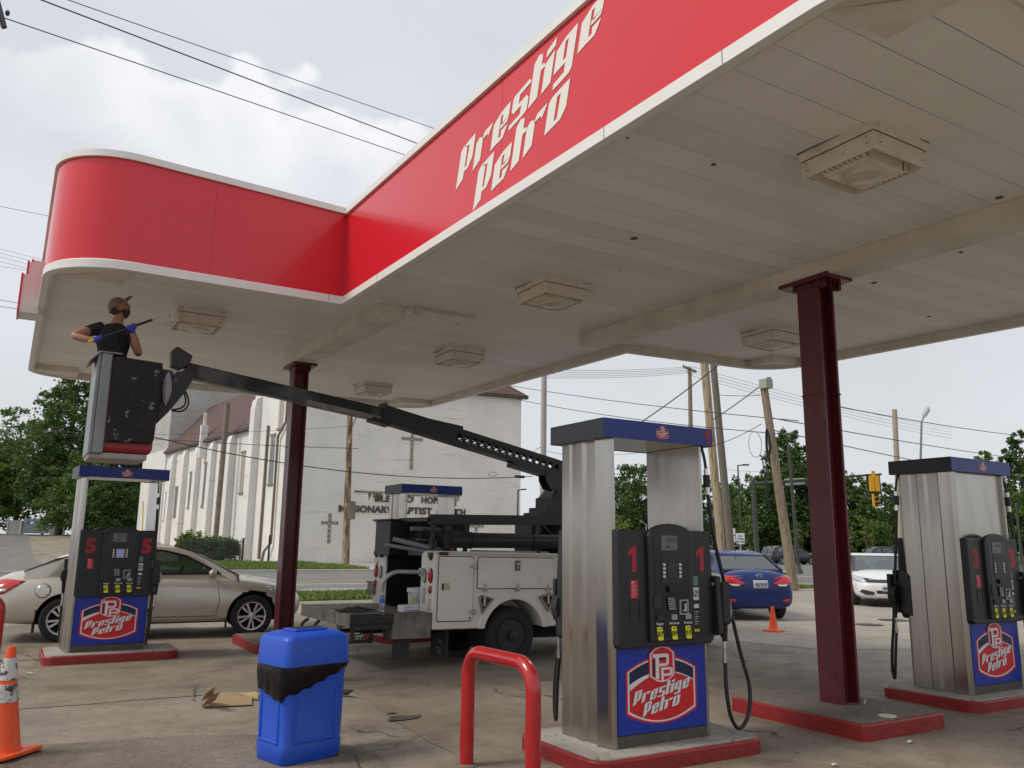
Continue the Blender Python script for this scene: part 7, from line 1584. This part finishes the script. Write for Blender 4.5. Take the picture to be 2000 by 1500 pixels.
for (lab, bx, tx, ty, ax, ay, dist) in (('curved white lamp seen through the gap of pump 1', 1262, 1262, 1024, 1253, 1019, 105), ('thin far pole with short crossbar seen through the gap of pump 1', 1200, 1201, 978, 1206, 990, 110)): street_lamp(lab, bx, tx, ty, dist, ax, ay, .3, .07, M('pale_pole', (.45, .45, .42), .6), base=False)
# wires: every span is a thing of its own
def wire(a, b, sag, r, label, cat='overhead wire'):
    a, b = Vector(a), Vector(b); n = 24; pts = [a+(b-a)*(i/n)-Vector((0, 0, sag*4*(i/n)*(1-i/n))) for i in range(n+1)]; mb = MB(); mb.tube([p-a for p in pts], r, 5); o = mb.build('overhead_wire', WIREM, loc=tuple(a)); tag(o, label, cat, 'overhead wires'); return o
def wpx(x0, y0, d0, x1, y1, d1, sag, r, label): return wire(pz(x0, y0, d0), pz(x1, y1, d1), sag, r, label)
wpx(-180, -110, 20, 1500, 480, 70, .0, .016, 'uppermost wire crossing the sky above the left wing of the canopy')
wpx(-220, -115, 20, 1500, 542, 70, .0, .024, 'middle and thickest wire crossing the sky at the upper left'); wpx(-200, -36, 20, 1500, 545, 70, .0, .018, 'lowest of the three wires crossing the sky at the upper left')
wpx(-400, 323, 60, 600, 523, 64, .0, .018, 'short wire reaching the left edge of the canopy fascia')
for k, (y0, y1) in enumerate(((470, 508), (478, 516), (486, 524), (494, 533), (512, 532))): wpx(-400, y0-2.3*(y1-y0), 80, 600, y1+3.5*(y1-y0), 84, .0, .015, ('first', 'second', 'third', 'fourth', 'fifth')[k]+' from the top of the thin wires left of the raised sign letters')
wpx(-400, 517, 60, 500, 672, 62, .0, .02, 'upper of two wires ending at the lowest raised letter'); wpx(-400, 543, 60, 500, 668, 62, .0, .022, 'lower of two wires ending at the lowest raised letter')
wpx(-500, 770, 50, 700, 876, 54, .6, .020, 'wire running in front of the left tree towards the church'); wpx(-300, 838, 50, 690, 832, 54, .5, .012, 'thin wire in front of the church nave')
wpx(302, 854, 40, 1040, 930, 52, .8, .026, 'thick cable passing in front of the church to the pale pole')
mb = MB(); c = pz(1015, 931, 50); mb.lathe([(.05, -.35), (.09, -.3), (.09, .3), (.05, .35)], 12, (0, 0, 0), 'x'); tag(mb.build('cable_splice', DKPL, loc=tuple(c), smooth=40), 'black splice case hanging on the cable right of the church', 'splice case')
mb = MB(); c = pz(962, 926, 50); mb.tube([(.28*math.cos(a), 0, .14*math.sin(a)) for a in [2*PI*i/24 for i in range(25)]], .012, 5, cap=False); tag(mb.build('cable_coil', RUBBER, loc=tuple(c)), 'small loop of cable at the right corner of the church', 'cable')
wpx(990, 752, 52, 1560, 822, 33, .15, .018, 'upper long wire from the church roof to the leaning pole'); wpx(1010, 780, 52, 1560, 850, 33, .25, .018, 'lower long wire from the church roof to the leaning pole')
for k in range(5): wpx(1062, 722+4*k, 50, 1347, 716+3*k, 62, .15, .012, ('first', 'second', 'third', 'fourth', 'fifth')[k]+' wire from the top between the pale pole and the crossarm pole')
for k in range(4): wpx(1352, 716+6*k, 62, 1860, 838+6*k, 100, .4, .014, ('first', 'second', 'third', 'fourth')[k]+' wire from the top running right from the crossarm pole')
wpx(1250, 826, 30, 1402, 714, 30, .05, .022, 'steep black cable crossing behind the top of the thick pole'); wpx(1392, 820, 31, 1482, 756, 30.5, .03, .020, 'black cable from the thick pole up to the meter box'); wpx(1385, 872, 36, 1487, 828, 30.5, .1, .014, 'lowest cable reaching the leaning pole from the left')
wpx(1200, 888, 60, 1390, 850, 38, .2, .014, 'wire through the gap of pump 1'); wpx(1062, 880, 48, 1200, 900, 60, .1, .014, 'short wire right of the pale pole'); wpx(1000, 905, 60, 1062, 868, 48, .1, .016, 'slack wire left of the pale pole')
wpx(1500, 815, 30.5, 2080, 905, 70, .2, .020, 'upper wire running right behind the maroon post'); wpx(1500, 838, 30.5, 2080, 950, 70, .2, .020, 'lower wire running right behind the maroon post'); wpx(1640, 795, 45, 2080, 858, 90, .3, .028, 'bundled cable running right above pump 3'); wpx(1380, 912, 80, 1500, 922, 80, .1, .014, 'far thin wire between the thick pole and the leaning pole')
wpx(1392, 770, 40, 1485, 772, 34, .05, .014, 'short wire with insulators between the thick pole and the leaning pole')
mb = MB(); a, b_ = pz(-18, -45, 22), pz(8, 54, 22); mb.beam((0, 0, 0), b_-a, .10, .14); t = thing('crossarm_end', 'end of a dark wooden crossarm poking in at the top left corner', 'crossarm', tuple(a)); mb.build('arm', M('dark_timber', (.05, .045, .04), .8), t); mb = MB(); q = pz(14, 30, 22)-a; mb.lathe([(.04, 0), (.07, .08), (.04, .16)], 8, tuple(q)); mb.build('insulator', DKPL, t)
# traffic signals
SIGY = M('signal_yellow', (.62, .33, .01), .5); BACKP = M('signal_back', (.05, .03, .02), .6); GP = M('green_grey_mast', (.055, .065, .05), .5, .3)
t = thing('signal_mast', 'dark signal mast with long horizontal arm behind the leaning pole', 'signal mast', tuple(at(1478, 52))); b_ = t.location
mb = MB(); mb.tube([(0, 0, 0), pz(1470, 936, 52)-b_], [.17, .13], 12); mb.lathe([(.32, 0), (.30, .25), (.2, .4)], 14); mb.build('post', GP, t, smooth=60); mb = MB(); mb.tube([pz(1471, 945, 52)-b_, pz(1722, 926, 50)-b_], [.11, .06], 10); ar = mb.build('arm', GP, t, smooth=60)
q0, q1 = pz(1533, 940, 51.5)-b_, pz(1572, 938, 51.3)-b_; mb = MB(); mb.beam(q0+Vector((0, 0, -.05)), q1+Vector((0, 0, -.05)), .06, .40); mb.build('street_name_board', M('sign_back_grey', (.42, .43, .44), .5), t)
def signal(label, px, py, dist, w_, h_, back, n, lens=False):
    c = pz(px, py, dist); t = thing('traffic_signal', label, 'traffic light', tuple(c), math.radians(-30), 'yellow traffic signals')
    if back:
        mb = MB(); mb.box(-w_/2-.12, w_/2+.12, -.02, .02, -h_/2-.12, h_/2+.12); mb.build('backplate', BACKP, t)
    mb = MB(); 
    for k in range(2 if back else 1):
        x0 = -w_/2+k*w_/2 if back else -w_/2; x1 = x0+(w_/2-.02 if back else w_)
        mb.box(x0+.01, x1, -.22, -.021, -h_/2, h_/2)
    mb.build('housing', SIGY, t, bevel=.03)
    if lens:
        for k in range(n): mb = MB(); zc = h_/2-h_*(k+.5)/n; mb.prism([(-.16, .02), (-.12, .14), (.12, .14), (.16, .02), (.13, .04), (.10, .11), (-.10, .11), (-.13, .04)], -.45, -.22, lambda u, v, d, zc=zc: (u, d, zc+v)); mb.build('visor', BACKP, t); mb = MB(); mb.lathe([(.001, 0), (.13, .01)], 14, (0, -.235, zc), 'y'); mb.build('lens', M('dark_lens', (.06, .02, .01), .3), t)
    mb = MB(); mb.box(-.10, .10, -.12, -.04, h_/2, h_/2+.30); mb.build('bracket', SIGY, t); return t
signal('largest yellow signal head with dark backplate hanging at the end of the mast arm', 1706, 945, 50, .62, .95, True, 3)
signal('small yellow signal head with black visors below the large one', 1709, 976, 60, .48, 1.0, False, 3, True)
signal('yellow signal head partly behind the pale pole next to pump 3', 1762, 981, 60, .40, 1.0, False, 3, True)
t = thing('signal_mast', 'farther thin signal arm ending behind the pale pole near pump 3', 'signal mast', tuple(at(1830, 62))); b_ = t.location; mb = MB(); mb.tube([(0, 0, 0), pz(1830, 975, 62)-b_], .15, 10); mb.build('post', GP, t, smooth=60); mb = MB(); mb.tube([pz(1690, 966, 60.5)-b_, pz(1830, 980, 62)-b_], [.05, .08], 8); mb.build('arm', GP, t, smooth=60)
def road_sign(label, px, py, dist, w_, h_, base_px, txt=None, plates=1):
    c = pz(px, py, dist); b = at(base_px, dist); t = thing('road_sign', label, 'road sign', tuple(b), math.radians(-31)); rm = Matrix.Rotation(math.radians(31), 4, 'Z'); q = rm @ (c-b); mb = MB(); mb.tube([(0, 0, 0), (q.x, q.y+.05, q.z+h_/2)], .035, 8); mb.build('post', GALV, t)
    for k in range(plates):
        z = q.z-k*(h_+.06); mb = MB(); mb.prism(rrect(q.x-w_/2, q.x+w_/2, z-h_/2, z+h_/2, .05), q.y-.02, q.y, lambda u, v, d: (u, d, v)); pl_ = mb.build('plate', M('sign_white', (.66, .68, .68), .5), t)
        for i, tx in enumerate(txt or []):
            if k == 0: text_obj('wording', tx, h_*.26, INK, pl_, (q.x, q.y-.024, z+h_*(.22-.26*i)), (PI/2, 0, 0), .002, bold=.004)
    return t
road_sign('white rectangular NO TURN ON RED sign standing by the slim dark street lamp', 1446, 1052, 60, .62, .78, 1446, ['NO', 'TURN', 'ON RED'])
road_sign('two small white plates on a thin post left of the no-turn sign', 1427, 1038, 64, .70, .50, 1429, None, 2)
# far houses
HG = M('grey_siding', (.17, .175, .18), .8, var=.08, vs=1); HR_ = M('dark_shingle', (.05, .055, .065), .9); HW = M('house_white', (.55, .55, .52), .7)
def house(label, px, dist, w_, d_, h_, rh, mat, rz, porch=True):
    p = at(px, dist); t = thing('house', label, 'house', (p.x, p.y, 0), rz); mb = MB(); mb.box(-w_/2, w_/2, -d_/2, d_/2, 0, h_); mb.add([(-w_/2, -d_/2, h_), (w_/2, -d_/2, h_), (0, -d_/2, h_+rh), (-w_/2, d_/2, h_), (w_/2, d_/2, h_), (0, d_/2, h_+rh)], [(0, 1, 2), (3, 5, 4)]); mb.build('walls', mat, t)
    mb = MB()
    for s in (-1, 1): mb.add([(s*(w_/2+.4), -d_/2-.4, h_-.3), (0, -d_/2-.4, h_+rh+.1), (0, d_/2+.4, h_+rh+.1), (s*(w_/2+.4), d_/2+.4, h_-.3)], [(0, 1, 2, 3)])
    r_ = mb.build('roof', HR_, t); so = r_.modifiers.new('s', 'SOLIDIFY'); so.thickness = .2
    for x, z in ((-w_*.25, 1.2), (w_*.2, 1.2), (-w_*.2, h_*.6), (w_*.22, h_*.6)):
        mb = MB(); mb.box(x-.5, x+.5, -d_/2-.06, -d_/2-.003, z, z+1.4, 0); mb.box(x-.6, x+.6, -d_/2-.05, -d_/2-.002, z-.1, z, 1); mb.box(x-.6, x+.6, -d_/2-.05, -d_/2-.002, z+1.4, z+1.5, 1); mb.build('window', [WINB, HW], t)
    if porch:
        mb = MB(); mb.box(w_/2+.01, w_/2+2.6, -d_/2-1.4, d_/2-2, 2.6, 2.8)
        for x, y in ((w_/2+.3, -d_/2-1.2), (w_/2+2.4, -d_/2-1.2), (w_/2+2.4, d_/2-2.3)): mb.box(x-.08, x+.08, y-.08, y+.08, 0, 4.6)
        mb.box(w_/2+.01, w_/2+2.6, -d_/2-1.4, d_/2-2, 4.6, 4.8); mb.box(w_/2+.1, w_/2+2.5, -d_/2-1.3, -d_/2-1.25, 3.5, 3.6); mb.build('porch', HW, t)
house('grey house with dark gable roof and white porch beyond the crossing', 1408, 135, 5.5, 8, 5.4, 3.0, HG, math.radians(-25)); house('pale house half hidden behind the thick pole', 1372, 150, 6, 8, 4.6, 2.4, HW, math.radians(-20), False)
p = at(66, 105); t = thing('shed', 'low pale blue metal gate box and brick wall at the foot of the left trees', 'shed', (p.x, p.y, gz(p.x, p.y)), math.radians(-25)); mb = MB(); mb.box(-3.4, -1.6, 0, .4, 0, 1.7); mb.box(1.7, 2.6, 0, .4, 0, 1.7); mb.build('brick_wall', BRICKG, t); mb = MB(); mb.box(-1.5, -.02, 0, .1, .1, 1.35); mb.box(.02, 1.6, 0, .1, .1, 1.35); mb.box(-1.55, 1.65, .1, .3, 1.5, 1.95); mb.build('gate', M('pale_blue_metal', (.23, .28, .33), .5), t)
for k, (px, h_) in enumerate(((11, 1.9), (37, 1.5), (122, 1.6))): p = at(px, 100); mb = MB(); mb.tube([(0, 0, 0), (0, 0, h_)], .12, 8); mb.lathe([(.12, h_), (.05, h_+.06)], 8); tag(mb.build('marker_post', M('pale_post', (.45, .44, .38), .8), loc=(p.x, p.y, gz(p.x, p.y)), smooth=50), ('leftmost short pale post', 'short pale post left of the blue gate', 'short pale post right of the blue gate')[k]+' under the left trees', 'post', 'short pale posts')
p = at(278, 70); mb = MB(); mb.tube([(0, 0, .6), (-.25, 0, 4.4)], .045, 8); mb.lathe([(.12, 0), (.10, .6)], 10); tag(mb.build('marker_pole', M('yellow_pole', (.62, .46, .02), .5), loc=(p.x, p.y, .3)), 'thin yellow marker pole leaning behind pump 5', 'pole')
# ------------------------------------------------------------------ trees
T = [
 ('broadleaf_tree', 'big dense tree at the far left, tallest crown beside the bucket', 112, 104, 22.5, 14.5, LEAFD, 24000, 0.24), ('broadleaf_tree', 'rounded tree at the left edge beside the big one', 25, 112, 16.5, 14, LEAFM, 12000, 0.24), ('broadleaf_tree', 'dark tree filling the gap between bucket and church', 232, 108, 15.5, 13, LEAFD, 16500, 0.24),
 ('broadleaf_tree', 'low bright tree in front of the left trees', 150, 99, 9, 11, LEAFM, 12000, 0.22), ('broadleaf_tree', 'tree behind pump 5 beside the church', 290, 118, 16, 12, LEAFD, 10500, 0.24), ('broadleaf_tree', 'pale tree cut by the left edge of the photo', -35, 108, 12, 12, LEAFL, 9000, 0.24), ('broadleaf_tree', 'bushy dark growth at the foot of the left trees', 205, 96, 6.5, 10, LEAFD, 10500, 0.20),
 ('broadleaf_tree', 'rounded wood edge tree seen through the gap of pump 1', 1240, 118, 12.5, 16, LEAFD, 16500, 0.24), ('broadleaf_tree', 'tree left of the gap tree, behind the steel column', 1160, 125, 9.5, 14, LEAFM, 9000, 0.26), ('broadleaf_tree', 'tree behind the right steel column of pump 1', 1320, 125, 11, 14, LEAFD, 10500, 0.26),
 ('broadleaf_tree', 'far tree behind the grey house', 1400, 160, 13, 16, LEAFD, 9000, 0.29), ('broadleaf_tree', 'mid green tree behind the slim street lamp', 1455, 125, 11.5, 12, LEAFM, 10500, 0.24), ('broadleaf_tree', 'tallest tree right of the leaning pole, behind the maroon post', 1550, 112, 17.5, 11, LEAFD, 22500, 0.23), ('broadleaf_tree', 'dark tree between mast and leaning pole', 1500, 110, 11.5, 9, LEAFD, 12000, 0.22), ('broadleaf_tree', 'tree hidden behind the maroon post', 1600, 115, 13, 11, LEAFD, 10500, 0.24),
 ('broadleaf_tree', 'bright green tree below the traffic signals', 1668, 112, 11.5, 10, LEAFM, 15000, 0.23), ('broadleaf_tree', 'dark rounded tree behind the small traffic signals', 1735, 118, 10.5, 12, LEAFD, 13500, 0.24), ('broadleaf_tree', 'tree behind pump 3, mostly hidden', 1820, 120, 12, 12, LEAFD, 7500, 0.26),
 ('broadleaf_tree', 'light green tree peeking over pump 3', 1935, 112, 14.8, 7, LEAFL, 9000, 0.23), ('broadleaf_tree', 'dark tall tree at the right edge', 2010, 108, 17, 8, LEAFD, 13500, 0.23), ('broadleaf_tree', 'yellow-green tree at the right edge behind pump 3', 1995, 100, 8.5, 9, LEAFM, 13500, 0.20), ('broadleaf_tree', 'low bushes left of the coupe under the dark trees', 1640, 116, 5.0, 9, LEAFM, 9000, 0.19), ('broadleaf_tree', 'low bushes behind the coupe', 1740, 116, 4.6, 10, LEAFD, 9000, 0.19), ('broadleaf_tree', 'low bushes behind the black SUVs', 1490, 120, 4.6, 11, LEAFD, 9000, 0.20), ('broadleaf_tree', 'low bushes behind the foot of the leaning pole', 1570, 120, 5, 10, LEAFM, 9000, 0.19)]
for i, (nm, lab, px, dist, h_, w_, mt, n_, lf) in enumerate(T): tree(nm, lab, px, dist, h_, w_, mt, 40+i, n_, lf, low=.10, group='trees beyond the roads')
for i, (lab, px, dist, h_) in enumerate((('young round sapling on a thin stem left of pump 3', 1696, 84, 4.4), ('thin sapling beside the maroon post', 1662, 86, 3.6), ('slim sapling left of the black SUV', 1465, 96, 5.0), ('slim sapling above the SUV roofs', 1560, 98, 4.4))): tree('sapling', lab, px, dist, h_, h_*.5, LEAFL, 90+i, 900, .14, low=.42, group='young saplings', cat='sapling')
p = at(1215, 60); t = thing('shrub', 'bright green bush tops showing above the black head of pump 1', 'shrub', tuple(p)); leaves('foliage', LEAFL, t, [((0, 0, 2.2), (.9, .9, 1.2)), ((1.6, -.8, 1.6), (.7, .7, .9))], 1200, .16, 97); mb = MB(); mb.tube([(0, 0, 0), (0, 0, 2)], .06, 6); mb.build('stem', BARK, t)
